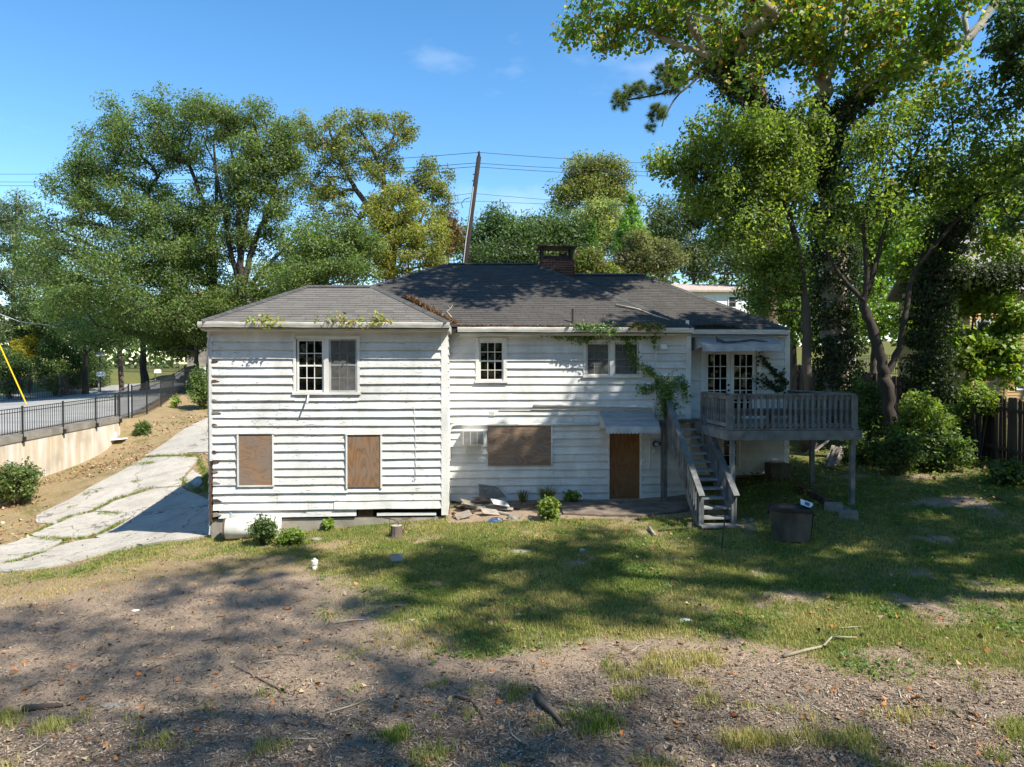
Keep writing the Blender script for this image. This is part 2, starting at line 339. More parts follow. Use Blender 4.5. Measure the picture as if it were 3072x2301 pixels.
# ------------------------------------------------------------------ builders
ORG = {}                                                             # world origin of every root
def put(o, parent=None, label=None, cat=None, group=None, kind=None):
    COL.objects.link(o)
    if parent is not None: o.parent = parent
    if label: o['label'] = label
    if cat: o['category'] = cat
    if group: o['group'] = group
    if kind: o['kind'] = kind
    return o
def empty(name, loc, label=None, cat=None, group=None, kind=None):
    o = bpy.data.objects.new(name, None); o.location = loc; o.empty_display_size = .2
    ORG[o.name] = Vector(loc); put(o, None, label, cat, group, kind); return o
def org(parent):
    if parent is None: return Vector((0, 0, 0))
    p = parent
    while p.parent is not None: p = p.parent
    return ORG.get(p.name, Vector((0, 0, 0)))
class MB:
    def __init__(s): s.v = []; s.f = []; s.c = []; s.cur = None
    def add(s, vs, fs):
        b = len(s.v); s.v += [tuple(q) for q in vs]; s.f += [tuple(i+b for i in q) for q in fs]
        if s.cur is not None: s.c += [s.cur]*len(vs)
        return s
    def box(s, lo, hi):
        x0, y0, z0 = lo; x1, y1, z1 = hi
        return s.add([(x0,y0,z0),(x1,y0,z0),(x1,y1,z0),(x0,y1,z0),(x0,y0,z1),(x1,y0,z1),(x1,y1,z1),(x0,y1,z1)],
                     [(0,3,2,1),(4,5,6,7),(0,1,5,4),(1,2,6,5),(2,3,7,6),(3,0,4,7)])
    def obox(s, c, ax, ay, az):                                       # centre and three half axes
        c, ax, ay, az = map(Vector, (c, ax, ay, az)); vs = []
        for k in (-1, 1):
            for i, j in ((-1,-1),(1,-1),(1,1),(-1,1)): vs.append(c+ax*i+ay*j+az*k)
        return s.add(vs, [(0,3,2,1),(4,5,6,7),(0,1,5,4),(1,2,6,5),(2,3,7,6),(3,0,4,7)])
    def beam(s, a, b, wd, ht, up=(0, 0, 1)):                          # bar from a to b
        a, b = Vector(a), Vector(b); d = (b-a); L = d.length; d.normalize(); up = Vector(up)
        if abs(d.dot(up)) > .98: up = Vector((0, 1, 0))
        sd = d.cross(up).normalized(); u2 = sd.cross(d)
        return s.obox((a+b)/2, d*(L/2), sd*(wd/2), u2*(ht/2))
    def tube(s, pts, rad, n=6, cap=True):
        pts = [Vector(p) for p in pts]
        if not isinstance(rad, (list, tuple)): rad = [rad]*len(pts)
        vs = []; fs = []; prev = None
        for i, p in enumerate(pts):
            d = (pts[min(i+1, len(pts)-1)]-pts[max(i-1, 0)])
            if d.length < 1e-6: d = Vector((0, 0, 1))
            d.normalize()
            if prev is None:
                prev = Vector((1, 0, 0)) if abs(d.x) < .9 else Vector((0, 1, 0))
            sx = (prev - d*prev.dot(d)).normalized(); prev = sx; sy = d.cross(sx)
            for k in range(n):
                a = 2*math.pi*k/n; vs.append(p + (sx*math.cos(a)+sy*math.sin(a))*rad[i])
        for i in range(len(pts)-1):
            for k in range(n):
                fs.append((i*n+k, i*n+(k+1) % n, (i+1)*n+(k+1) % n, (i+1)*n+k))
        if cap:
            fs.append(tuple(range(n-1, -1, -1))); fs.append(tuple((len(pts)-1)*n+k for k in range(n)))
        return s.add(vs, fs)
    def lathe(s, prof, c, n=16, cap=True):                            # profile (r, z) about a vertical axis
        vs = [(c[0]+r*math.cos(2*math.pi*k/n), c[1]+r*math.sin(2*math.pi*k/n), c[2]+z) for r, z in prof for k in range(n)]
        fs = [(i*n+k, i*n+(k+1) % n, (i+1)*n+(k+1) % n, (i+1)*n+k) for i in range(len(prof)-1) for k in range(n)]
        if cap: fs += [tuple(range(n-1, -1, -1)), tuple((len(prof)-1)*n+k for k in range(n))]
        return s.add(vs, fs)
    def mesh(s, name, mat, off=(0, 0, 0), smooth=False):
        me = bpy.data.meshes.new(name)
        me.from_pydata([(x-off[0], y-off[1], z-off[2]) for x, y, z in s.v], [], s.f)
        if mat: me.materials.append(mat)
        if s.c and len(s.c) == len(s.v):
            at = me.color_attributes.new('tint', 'FLOAT_COLOR', 'POINT')
            at.data.foreach_set('color', np.array([(*q, 1) for q in s.c], np.float32).ravel())
        if smooth: me.polygons.foreach_set('use_smooth', [True]*len(me.polygons))
        me.update(); return me
    def build(s, name, mat, parent=None, smooth=False, label=None, cat=None, group=None, kind=None):
        o = bpy.data.objects.new(name, s.mesh(name, mat, org(parent), smooth))
        return put(o, parent, label, cat, group, kind)
    def root(s, name, mat, label, cat, group=None, kind=None, smooth=False):    # a top-level mesh, origin at its base
        v = np.array(s.v); c = Vector(((v[:,0].min()+v[:,0].max())/2, (v[:,1].min()+v[:,1].max())/2, v[:,2].min()))
        o = bpy.data.objects.new(name, s.mesh(name, mat, c, smooth)); o.location = c; ORG[o.name] = c
        return put(o, None, label, cat, group, kind)
def mb_box(lo, hi): return MB().box(lo, hi)
def npmesh(name, V, Fc, mat, tint=None, parent=None, smooth=False, attr='tint', **kw):
    off = np.array(org(parent)); V = np.asarray(V, np.float32) - off
    me = bpy.data.meshes.new(name); k = Fc.shape[1]
    me.vertices.add(len(V)); me.vertices.foreach_set('co', V.astype(np.float32).ravel())
    me.loops.add(Fc.size); me.loops.foreach_set('vertex_index', Fc.astype(np.int32).ravel())
    me.polygons.add(len(Fc)); me.polygons.foreach_set('loop_start', np.arange(0, Fc.size, k, dtype=np.int32))
    me.polygons.foreach_set('loop_total', np.full(len(Fc), k, np.int32))
    if smooth: me.polygons.foreach_set('use_smooth', np.ones(len(Fc), bool))
    me.materials.append(mat)
    if tint is not None:
        at = me.color_attributes.new(attr, 'FLOAT_COLOR', 'POINT')
        at.data.foreach_set('color', np.c_[tint, np.ones(len(tint))].astype(np.float32).ravel())
    me.update(calc_edges=True)
    o = bpy.data.objects.new(name, me); return put(o, parent, **kw)
def piece(name, me, loc, parent, rot=None):                            # a piece that shares its mesh with its likes
    o = bpy.data.objects.new(name, me); o.location = Vector(loc) - org(parent)
    if rot is not None: o.rotation_euler = rot
    return put(o, parent)
def unit(a): return a/np.maximum(np.linalg.norm(a, axis=-1, keepdims=True), 1e-9)
def leaf_mesh(pos, axis, nrm, L, Wd, col, fold=.18):
    """one folded rhombus per leaf"""
    axis = unit(axis); side = unit(np.cross(nrm, axis)); nn = np.cross(axis, side)
    L = np.asarray(L).reshape(-1, 1); Wd = np.asarray(Wd).reshape(-1, 1)
    V = np.stack([pos, pos+axis*L*.45+side*Wd*.5+nn*Wd*fold, pos+axis*L, pos+axis*L*.45-side*Wd*.5+nn*Wd*fold], 1).reshape(-1, 3)
    b = np.arange(len(pos))[:, None]*4
    Fc = np.concatenate([b+np.array([[0, 1, 2]]), b+np.array([[0, 2, 3]])], 1).reshape(-1, 3)
    return V, Fc, np.repeat(col, 4, 0)
def pick(cols, n, jit=.25, wts=None):
    cols = np.array(cols, float); i = rng.choice(len(cols), n, p=wts)
    return cols[i]*(1+jit*(rng.random((n, 1))*2-1))*(1+.08*(rng.random((n, 3))*2-1))
# ================================================================== THE GROUND
def cover(x, y):
    """grass, chips, straw shares of the yard surface"""
    x = np.asarray(x); y = np.asarray(y); xc, yc = C_(x, y)
    nz = fbm(x*.55, y*.55, 21); n2 = fbm(x*1.7, y*1.7, 31)
    # lawn band: right of a diagonal line from the left corner of the house to the camera
    lawn = np.clip((xc - (-6.6 + (yc-16.5)*-.55) )/2.5, 0, 1)*np.clip((yc-8.75-.25*np.sin(xc*.9)-.9*(nz-.5)*3.4+.09*np.clip(xc, 0, 8))/1.1, 0, 1)
    lawn = np.maximum(lawn, .75*np.clip((yc-14.2)/1.0, 0, 1)*np.clip((xc+14)/2, 0, 1)*(yc < 17.5))
    lawn = lawn*(.55+.9*(nz-.25)) + .5*(n2-.5) - .8*np.clip(fbm(x*.9+9, y*.9, 71)-.58, 0, 1)*3
    left = np.clip((-9-xc)/2, 0, 1)*(yc > 17)
    lawn = np.where(yc > 19, np.where(xc > 4, .75+.6*(n2-.5), .35+.8*(n2-.5)), lawn)
    lawn = np.where((yc > 45), .95, lawn)
    chips = np.clip((9.0-yc+1.2*(nz-.5)*2)/1.2, 0, 1)*np.clip((xc+4.2+(nz-.5)*5)/2.0, 0, 1)
    chips = np.maximum(chips, np.clip((8.8-yc)/1.0, 0, 1)*.8)
    straw = np.clip((yc-12.6+(nz-.5)*2)/1.3, 0, 1)*(.62+.5*(n2-.5))*np.clip((9-xc)/3, 0, 1)
    straw = np.where((yc > 17.5) & (xc < -6), .45+.6*n2, straw)
    patio = (xc > -1.5) & (xc < 5) & (yc > 16.6) & (yc < 19.5)
    return np.clip(np.where(patio, lawn*.2, lawn), 0, 1), np.clip(chips, 0, 1), np.clip(np.where(patio, .1, straw), 0, 1)
def grid_sheet():
    xs = np.concatenate([np.linspace(-260, -62, 14)[:-1], np.linspace(-62, -18.6, 40)[:-1], np.linspace(-18.6, -16, 18)[:-1], np.linspace(-16, 15, 230)[:-1], np.linspace(15, 60, 40)[:-1], np.linspace(60, 260, 14)])
    ys = np.concatenate([np.linspace(-120, 3, 20)[:-1], np.linspace(3, 20, 140)[:-1], np.linspace(20, 36, 64)[:-1], np.linspace(36, 80, 44)[:-1], np.linspace(80, 420, 20)])
    X, Y = np.meshgrid(xs, ys); Z = H(X, Y); nx, ny = len(xs), len(ys)
    i = (np.arange(ny-1)[:, None]*nx + np.arange(nx-1)[None, :]).ravel()
    Fc = np.stack([i, i+1, i+nx+1, i+nx], 1)
    g, c, s = cover(X.ravel(), Y.ravel())
    return np.stack([X.ravel(), Y.ravel(), Z.ravel()], 1), Fc, np.stack([g, c, s], 1)
V, Fc, cv = grid_sheet()
npmesh('ground', V, Fc, M['ground'], cv, None, True, 'cover', kind='structure')

def draped(name, poly, up, thick, mat, parent=None, step=.35, **kw):
    """a sheet with the outline poly laid on the terrain"""
    poly = [Vector((p[0], p[1])) for p in poly]; n = len(poly); pts = []
    for i in range(n):
        a, b = poly[i], poly[(i+1) % n]; k = max(1, int((b-a).length/step))
        pts += [a.lerp(b, q/k) for q in range(k)]
    nb = len(pts); ed = [(i, (i+1) % nb) for i in range(nb)]
    x0, x1 = min(p.x for p in pts), max(p.x for p in pts); y0, y1 = min(p.y for p in pts), max(p.y for p in pts)
    bd = np.array([(p.x, p.y) for p in pts])
    for x in np.arange(x0+step/2, x1, step):
        for y in np.arange(y0+step/2, y1, step):
            j = (y-bd[:, 1] > 0); nxt = np.roll(bd, -1, 0)
            cr = ((bd[:, 1] > y) != (nxt[:, 1] > y)) & (x < (nxt[:, 0]-bd[:, 0])*(y-bd[:, 1])/(nxt[:, 1]-bd[:, 1]+1e-12)+bd[:, 0])
            if cr.sum() % 2 and ((bd-[x, y])**2).sum(1).min() > (step*.35)**2: pts.append(Vector((x, y)))
    ov, oe, of = delaunay_2d_cdt(pts, ed, [], 1, 1e-5)[:3]
    z = H(np.array([p.x for p in ov]), np.array([p.y for p in ov]))
    m = MB(); nv = len(ov)
    vs = [(p.x, p.y, zz+up) for p, zz in zip(ov, z)] + [(p.x, p.y, zz+up-thick) for p, zz in zip(ov, z)]
    fs = []; cnt = {}
    for f in of:
        f = list(f)
        a, b, c = (ov[i] for i in f[:3])
        if (b-a).cross(c-a) < 0: f.reverse()
        fs.append(tuple(f))
        for i in range(len(f)):
            e = (f[i], f[(i+1) % len(f)]); cnt[e] = 1
    for (a, b) in list(cnt):
        if (b, a) not in cnt: fs.append((a, a+nv, b+nv, b)[::-1])
    m.add(vs, fs)
    return m.build(name, mat, parent, **kw)
draped('street', [W(*q) for q in [(-18.15,10),(-18.3,33),(-18.9,35),(-20.2,39.5),(-23.2,50),(-26.5,64),(-31,69),(-36.5,63.5),(-41,56),(-70,50),(-70,10)]], .09, .2, M['asphalt'], step=1.2, kind='structure')

# driveway: cracked slabs with grass in the joints
zc = lambda q: (q[0]/2.761, 1250+q[1]/2.761)
SL = [[(1735,10),(1570,90),(1455,165),(1250,300),(1215,332),(1420,325),(1560,300),(1735,300)],
 [(1205,350),(1110,410),(930,500),(760,590),(600,690),(430,770),(310,830),(330,880),(440,895),(560,845),(760,775),(930,690),(1230,596),(1490,575),(1500,510),(1555,440),(1640,358),(1500,345)],
 [(1270,612),(950,715),(800,790),(1030,800),(1130,835),(960,935),(810,995),(1000,1045),(1200,1068),(1560,1020),(1740,990),(1740,720),(1590,655),(1490,600)],
 [(780,803),(600,850),(470,905),(255,985),(330,1003),(600,1015),(760,990),(1000,870),(1090,838),(985,815)],
 [(-150,1140),(0,1085),(140,1050),(240,1012),(420,1025),(510,1040),(470,1068),(355,1120),(150,1185),(0,1222),(-150,1250)],
 [(-150,1270),(0,1238),(160,1208),(375,1140),(500,1078),(640,1040),(820,1022),(990,1052),(1105,1078),(1060,1100),(880,1130),(600,1210),(400,1250),(200,1280),(0,1300),(-150,1320)],
 [(1540,520),(1590,455),(1650,500),(1660,560),(1610,610),(1550,590)]]
def ragged(pts, grow_=.06):
    p = np.array([(q.x, q.y) for q in pts]); n = len(p); ar = .5*np.sum(p[:, 0]*np.roll(p[:, 1], -1)-np.roll(p[:, 0], -1)*p[:, 1]); s = 1 if ar > 0 else -1; out = []
    for i in range(n):
        a, b, c = p[i-1], p[i], p[(i+1) % n]; n1 = np.array([(b-a)[1], -(b-a)[0]])*s; n2 = np.array([(c-b)[1], -(c-b)[0]])*s
        nn = n1/np.linalg.norm(n1)+n2/np.linalg.norm(n2); nn /= max(np.linalg.norm(nn), .3)
        out.append(b+nn*grow_)
    res = []
    for i in range(n):
        a, b = out[i], out[(i+1) % n]; k = max(1, int(np.linalg.norm(b-a)/.22)); nn = np.array([(b-a)[1], -(b-a)[0]])/max(np.linalg.norm(b-a), 1e-6)
        for j in range(k):
            q = a+(b-a)*j/k; w_ = (fbm(np.array([q[0]*2.3]), np.array([q[1]*2.3]), 17, 3)[0]-.5)*.14; res.append(Vector((*(q+nn*w_), 0)))
    return res
drv = empty('driveway', (0, 0, 0), kind='structure'); SLABS = []
for q in SL:
    pts = ragged([G(*zc(t)) for t in q]); SLABS.append(np.array([(p.x, p.y) for p in pts]))
    draped('slab', pts, .045, .12, M['concrete'], drv, .3)
# patio slab at the door
patio = [PZ(1675,1500,.42), PZ(2075,1500,.42), G(2062,1535), G(1930,1552), G(1800,1550), G(1690,1545)]
draped('patio_slab', patio, .05, .15, M['dirtyslab'], None, .3, kind='structure')

# ================================================================== THE HOUSE
YA, YB, YC = 17.0, 18.6, 19.05
house = empty('white_house', (0, YB, .3), 'neglected white clapboard house with dark hipped roof and boarded-up ground floor', 'house')
xa0, xa1 = PY(626, 1250, YA).x, PY(1338, 1250, YA).x
xb0, xb1 = PY(1338, 1250, YB).x, PY(2066, 1250, YB).x
xc0, xc1 = xb1-.3, PY(2362, 1200, YC).x
za = lambda y, px=980: PY(px, y, YA).z
zb = lambda y, px=1700: PY(px, y, YB).z
zcw = lambda y, px=2220: PY(px, y, YC).z
xA = lambda px: PY(px, 1250, YA).x
xB = lambda px: PY(px, 1250, YB).x
xC = lambda px: PY(px, 1200, YC).x
topA, botA = za(980), za(1553)
topB, botB = zb(996), zb(1500)
topC, botC = zcw(998), zcw(1424)

def box_walls(name, x0, x1, y0, y1, z0, z1, t=.1):
    m = MB(); yy = y0 + .16
    m.box((x0+.01, yy, z0), (x1-.01, yy+t, z1)); m.box((x0+.01, yy+t, z0), (x0+.01+t, y1, z1)); m.box((x1-.01-t, yy+t, z0), (x1-.01, y1, z1))
    return m.build(name, M['darkwood'], house)
wallA = box_walls('left_wing_wall', xa0, xa1, YA, 21.5, -.5, topA+.02)
wallB = box_walls('middle_wall', xb0, xb1, YB, 27, 0, topB+.02)
wallC = box_walls('right_wing_wall', xc0, xc1, YC, 26.5, .3, topC+.02)

def board(o, s, nrm, s0, s1, z0, z1, mat, parent, out0=.034, out1=.008, wob=.006, sag=0.0, name='board'):
    """one lap board: o origin on the wall, s direction along it, nrm outwards"""
    L = s1-s0; k = max(2, int(L/.28)+1); t = np.linspace(0, 1, k)
    sd = random.randint(0, 9999); wz = (vnoise(t*L*1.6+sd, t*0, 5)-.5)*2*wob + sag*t; wo = (vnoise(t*L*2.3+sd, t*0+7.7, 6)-.35)*2*wob*.8
    vs = []; fs = []
    for i in range(k):
        b = o + s*(s0+L*t[i]); zl = z0+wz[i]; ol = out0+max(0, wo[i])
        vs += [b+nrm*ol+Vector((0,0,zl)), b+nrm*out1+Vector((0,0,z1)), b-nrm*.02+Vector((0,0,z1)), b-nrm*.01+Vector((0,0,zl))]
    for i in range(k-1):
        a = i*4; c = a+4
        fs += [(a,c,c+1,a+1),(a+1,c+1,c+2,a+2),(a+3,c+3,c,a)]
    fs += [(0,1,2,3),((k-1)*4+3,(k-1)*4+2,(k-1)*4+1,(k-1)*4)]
    return MB().add(vs, fs).build(name, mat, parent)
def siding(o, s, nrm, S0, S1, Z0, Z1, ex, holes, mat, parent, wob=.006, splits=2, skip=None, lap=.034):
    o = Vector((o[0], o[1], 0)); nr = int(round((Z1-Z0)/ex)); ex = (Z1-Z0)/nr
    for r in range(nr):
        z0 = Z0+r*ex; z1 = z0+ex+.02
        if skip and skip(r, z0): continue
        segs = [(S0, S1, z0, z1)]
        for (h0, h1_, g0, g1) in holes:
            new = []
            for (a, b, p, q) in segs:
                if b <= h0 or a >= h1_ or q-.02 <= g0 or p >= g1: new.append((a, b, p, q)); continue
                if h0-a > .03: new.append((a, h0, p, q))
                if b-h1_ > .03: new.append((h1_, b, p, q))
                m0, m1 = max(a, h0), min(b, h1_)
                if g0-p > .03: new.append((m0, m1, p, g0))
                if q-g1 > .05: new.append((m0, m1, g1, q))
            segs = new
        fin = []
        for (a, b, p, q) in segs:
            if b-a > 3.2 and splits:
                cut = a+(b-a)*random.uniform(.25, .75); fin += [(a, cut-.002, p, q), (cut+.002, b, p, q)]
            else: fin.append((a, b, p, q))
        for (a, b, p, q) in fin: board(o, s, nrm, a, b, p+random.uniform(-.004, .004), q, mat, parent, lap+random.uniform(-.006, .010), wob=wob)
ex_, ey_ = Vector((1, 0, 0)), Vector((0, 1, 0)); FR = Vector((0, -1, 0))
# openings (x0, x1, z0, z1)
wA = (xA(886), xA(1077), za(1180), za(1010)); pA1 = (xA(718), xA(817), za(1452), za(1303)); pA2 = (xA(1043), xA(1141), za(1460), za(1301))
wB1 = (xB(1432), xB(1516), zb(1145), zb(1019)); wB2 = (xB(1754), xB(1918), zb(1128), zb(1022)); dB = (xB(1828), xB(1919), zb(1500), zb(1290))
wC = (xC(2112), xC(2268), zcw(1262), zcw(1052)); wC2 = (xC(2165), xC(2218), zcw(1402), zcw(1300))
pB = (xB(1465), xB(1651), zb(1393), zb(1278)); last = za(1527)
siding((0, YA), ex_, FR, xa0+.10, xa1-.11, last, topA-.16, .2, [wA, pA1, pA2], M['paint_a'], wallA, .007, lap=.054)
bB = lambda a, b, y0, y1, **k: board(Vector((0, YA, 0)), ex_, FR, xA(a), xA(b), za(y1), za(y0), M['paint_a'], wallA, wob=.006, **k)
bB(655, 1068, 1526, 1551, sag=.02); bB(1002, 1318, 1500, 1526.5, out0=.07, out1=.03)      # loose lowest boards
MB().box((xA(1130), YA-.01, za(1549)), (xA(1308), YA+.02, za(1540))).build('board', M['trim'], wallA)
MB().box((xA(1072), YA+.03, za(1552)), (xA(1118), YA+.08, za(1526))).build('board', M['rotwood'], wallA)
siding((0, YB), ex_, FR, xb0+.02, xb1-.10, botB, topB-.14, .2, [wB1, wB2, dB, pB], M['paint_b'], wallB, .005, lap=.05)
siding((0, YC), ex_, FR, xb1, xc1-.10, botC, topC-.12, .2, [wC, wC2], M['paint_b'], wallC, .004, splits=0, lap=.05)
siding((xa1, 0), ey_, ex_, YA+.02, YB+.1, za(1545), topA-.05, .2, [], M['paint_a'], wallA, .004, splits=0)
siding((xb1, 0), ey_, ex_, YB+.02, YC+.1, zb(1400), topB-.05, .2, [], M['paint_b'], wallB, .004, splits=0)
siding((xc1, 0), ey_, ex_, YC+.02, 26.4, botC, topC-.05, .2, [], M['paint_b'], wallC, .004, splits=1)
siding((xa0, 0), ey_, -ex_, YA+.02, 21.4, -.1, topA-.05, .2, [], M['paint_a'], wallA, .006, splits=1)
def bx(name, x0, x1, y0, y1, z0, z1, mat, parent=house): return MB().box((min(x0,x1), min(y0,y1), min(z0,z1)), (max(x0,x1), max(y0,y1), max(z0,z1))).build(name, mat, parent)
rr0 = random.Random(4)
for (py, ph, pw) in ((1084, 7, 18), (1143, 9, 22), (1200, 6, 16), (1236, 8, 26), (1272, 6, 15), (1352, 7, 14), (1382, 9, 20), (1412, 8, 16), (1445, 8, 22), (1498, 10, 26), (1540, 14, 24)):
    x0 = xa0+.10; zz = za(py); w_ = pw/125; h_ = ph/125; pts = [(x0, zz-h_/2), (x0+w_*.5, zz-h_*.35), (x0+w_, zz-h_*rr0.uniform(-.1, .3)), (x0+w_*.7, zz+h_*.15), (x0+w_*.4, zz+h_*.5), (x0, zz+h_*.4)]
    MB().add([(a, YA-.062, b) for a, b in pts]+[(a, YA-.02, b) for a, b in pts], [tuple(range(6)), tuple(range(11, 5, -1))]+[(i, i+6, (i+1) % 6+6, (i+1) % 6) for i in range(6)]).build('rotten_board_end', M['rotwood'] if rr0.random() < .6 else M['plank'], wallA)
# corner boards and friezes
bx('corner_board', xa0, xa0+.10, YA-.045, YA+.09, za(1380), topA-.02, M['trim'])
bx('corner_board', xa0+.01, xa0+.085, YA-.03, YA+.09, za(1562), za(1381), M['rotwood'])
MB().add([(xa1-.11,YA-.05,za(1548)),(xa1+.045,YA-.05,za(1548)),(xa1+.045,YA-.05,topA-.02),(xa1-.11,YA-.05,topA-.02),
          (xa1-.11,YA+.06,za(1548)),(xa1+.045,YA+.06,za(1548)),(xa1+.045,YA+.06,topA-.02),(xa1-.11,YA+.06,topA-.02)],
         [(0,1,2,3),(7,6,5,4),(0,4,5,1),(1,5,6,2),(2,6,7,3),(3,7,4,0)]).build('corner_board', M['trim'], house)
bx('corner_board', xb1-.10, xb1+.045, YB-.045, YB+.06, botB-.05, topB-.02, M['trim'])
bx('corner_board', xc1-.10, xc1+.045, YC-.045, YC+.06, botC-.05, topC-.02, M['trim'])
bx('frieze', xa0+.102, xa1-.112, YA-.02, YA+.05, topA-.158, topA, M['trim'])
bx('frieze', xb0+.05, xb1-.102, YB-.02, YB+.05, topB-.138, topB, M['trim'])
bx('frieze', xb1+.05, xc1-.102, YC-.02, YC+.05, topC-.118, topC, M['trim'])
# foundation
fd = MB().box((xa0+.03, YA+.02, -1.0), (xa1-.03, YA+.25, za(1556)+.01)).build('foundation', M['foundation'], house)
bx('foundation', xa0+.03, xa0+.25, YA+.26, 21.4, -1.2, za(1556), M['foundation'])
bx('foundation', xb0+.2, xb1-.04, YB+.03, YB+.25, -.2, botB-.005, M['foundation'])
bx('foundation', xb1+.05, xc1-.03, YC+.03, YC+.25, -.1, botC-.005, M['foundation'])

# windows
def sash(win, x0, x1, z0, z1, y, cols, rows, mat=None, rail=.045, bar=.018, meet=True, screen=False, bottom=None):
    mat = mat or M['trim']; m = MB(); b = bottom or rail
    f = MB().box((x0, y-.02, z0), (x1, y+.02, z0+b)).box((x0, y-.02, z1-rail), (x1, y+.02, z1)).box((x0, y-.0205, z0+b), (x0+rail, y+.0195, z1-rail)).box((x1-rail, y-.0205, z0+b), (x1, y+.0195, z1-rail))
    f.build('sash', mat, win)
    gx0, gx1, gz0, gz1 = x0+rail, x1-rail, z0+b, z1-rail
    for i in range(1, cols):
        xx = gx0+(gx1-gx0)*i/cols; MB().box((xx-bar/2, y-.012, gz0), (xx+bar/2, y+.008, gz1)).build('glazing_bar', mat, win)
    for j in range(1, rows):
        zz = gz0+(gz1-gz0)*j/rows; hb = bar*1.1 if (meet and j*2 == rows) else bar/2
        MB().box((gx0, y-.0135, zz-hb), (gx1, y+.0065, zz+hb)).build('glazing_bar', mat, win)
    for i in range(cols):
        for j in range(rows):
            a, c = gx0+(gx1-gx0)*i/cols, gx0+(gx1-gx0)*(i+1)/cols; e, g_ = gz0+(gz1-gz0)*j/rows, gz0+(gz1-gz0)*(j+1)/rows
            tl = random.uniform(-.002, .002)
            MB().add([(a, y+tl, e), (c, y-tl, e), (c, y-tl, g_), (a, y+tl, g_), (a, y+tl+.004, e), (c, y-tl+.004, e), (c, y-tl+.004, g_), (a, y+tl+.004, g_)],
                     [(0,1,2,3),(7,6,5,4),(0,4,5,1),(1,5,6,2),(2,6,7,3),(3,7,4,0)]).build('pane', M['glass'], win)
def trimframe(h, y, t=.10, sill=.06, mat=None, name='window', out=.055):
    x0, x1, z0, z1 = h; mat = mat or M['trim']
    m = MB().box((x0-.02, y-out, z1-.005), (x1+.02, y+.06, z1+t)).box((x0-t, y-out, z0), (x0, y+.06, z1+t)).box((x1, y-out+.002, z0), (x1+t, y+.06, z1+t))
    m.box((x0-t-.02, y-out-.03, z0-sill), (x1+t+.02, y+.06, z0))
    return m.build(name, mat, house)
def blinds(win, x0, x1, z0, z1, y, step=.035):
    me = MB().obox((0,0,0), ((x1-x0)/2, 0, 0), (0, .012, .008), (0, -.0006, .001)).mesh('blind_slat', M['blind'])
    z = z1
    while z > z0:
        piece('blind_slat', me, ((x0+x1)/2, y, z), win); z -= step
hA = (wA[0]+.03, wA[1]-.03, wA[2]+.03, wA[3]-.05)
w1 = trimframe(hA, YA, .06); mid = xA(981)
bx('mullion', mid-.06, mid+.06, YA-.05, YA+.05, hA[2], hA[3]-.006, M['trim'], w1)
sash(w1, hA[0]+.02, mid-.062, hA[2], hA[3]-.01, YA+.01, 3, 4)
sash(w1, mid+.062, hA[1]-.005, hA[2], hA[3]-.01, YA+.03, 3, 4, bar=.014)
blinds(w1, hA[0]+.06, mid-.1, hA[2]+.02, hA[3], YA+.075); blinds(w1, mid+.1, hA[1]-.04, hA[2]+.75, hA[3], YA+.075)
fs_ = MB().box((mid+.066, YA-.035, hA[2]+.005), (mid+.10, YA-.015, hA[3]-.008)).box((hA[1]-.04, YA-.035, hA[2]+.005), (hA[1]-.006, YA-.015, hA[3]-.008)).box((mid+.10, YA-.035, hA[2]+.005), (hA[1]-.04, YA-.015, hA[2]+.04)).box((mid+.10, YA-.035, hA[3]-.04), (hA[1]-.04, YA-.015, hA[3]-.008)).box((mid+.10, YA-.035, (hA[2]+hA[3])/2), (hA[1]-.04, YA-.015, (hA[2]+hA[3])/2+.02))
fs_.build('storm_frame', M['galv'], w1)
bx('storm_screen', mid+.10, hA[1]-.04, YA-.024, YA-.021, hA[2]+.04, hA[3]-.04, M['screen'], w1)
hB1 = (wB1[0]+.05, wB1[1]-.05, wB1[2]+.03, wB1[3]-.05)
w2 = trimframe(hB1, YB, .09); sash(w2, *hB1, YB+.0, 3, 4, rail=.04)
bx('curtain', hB1[0]+.03, hB1[1]-.03, YB+.06, YB+.075, hB1[3]-.22, hB1[3]-.03, M['blind'], w2)
hB2 = (wB2[0]+.03, wB2[1]-.03, wB2[2]+.02, wB2[3]-.05); mid = xB(1834.5)
w3 = trimframe(hB2, YB, .07)
bx('mullion', mid-.055, mid+.055, YB-.05, YB+.05, hB2[2], hB2[3]-.006, M['trim'], w3)
sash(w3, hB2[0]+.01, mid-.06, hB2[2], hB2[3]-.01, YB+.01, 3, 4, rail=.035, bar=.012)
sash(w3, mid+.06, hB2[1]-.01, hB2[2], hB2[3]-.01, YB+.01, 3, 4, rail=.035, bar=.012)
for a, b in ((hB2[0]+.05, mid-.1), (mid+.1, hB2[1]-.05)): bx('storm_screen', a, b, YB-.018, YB-.016, hB2[2]+.04, hB2[3]-.05, M['screen'], w3)
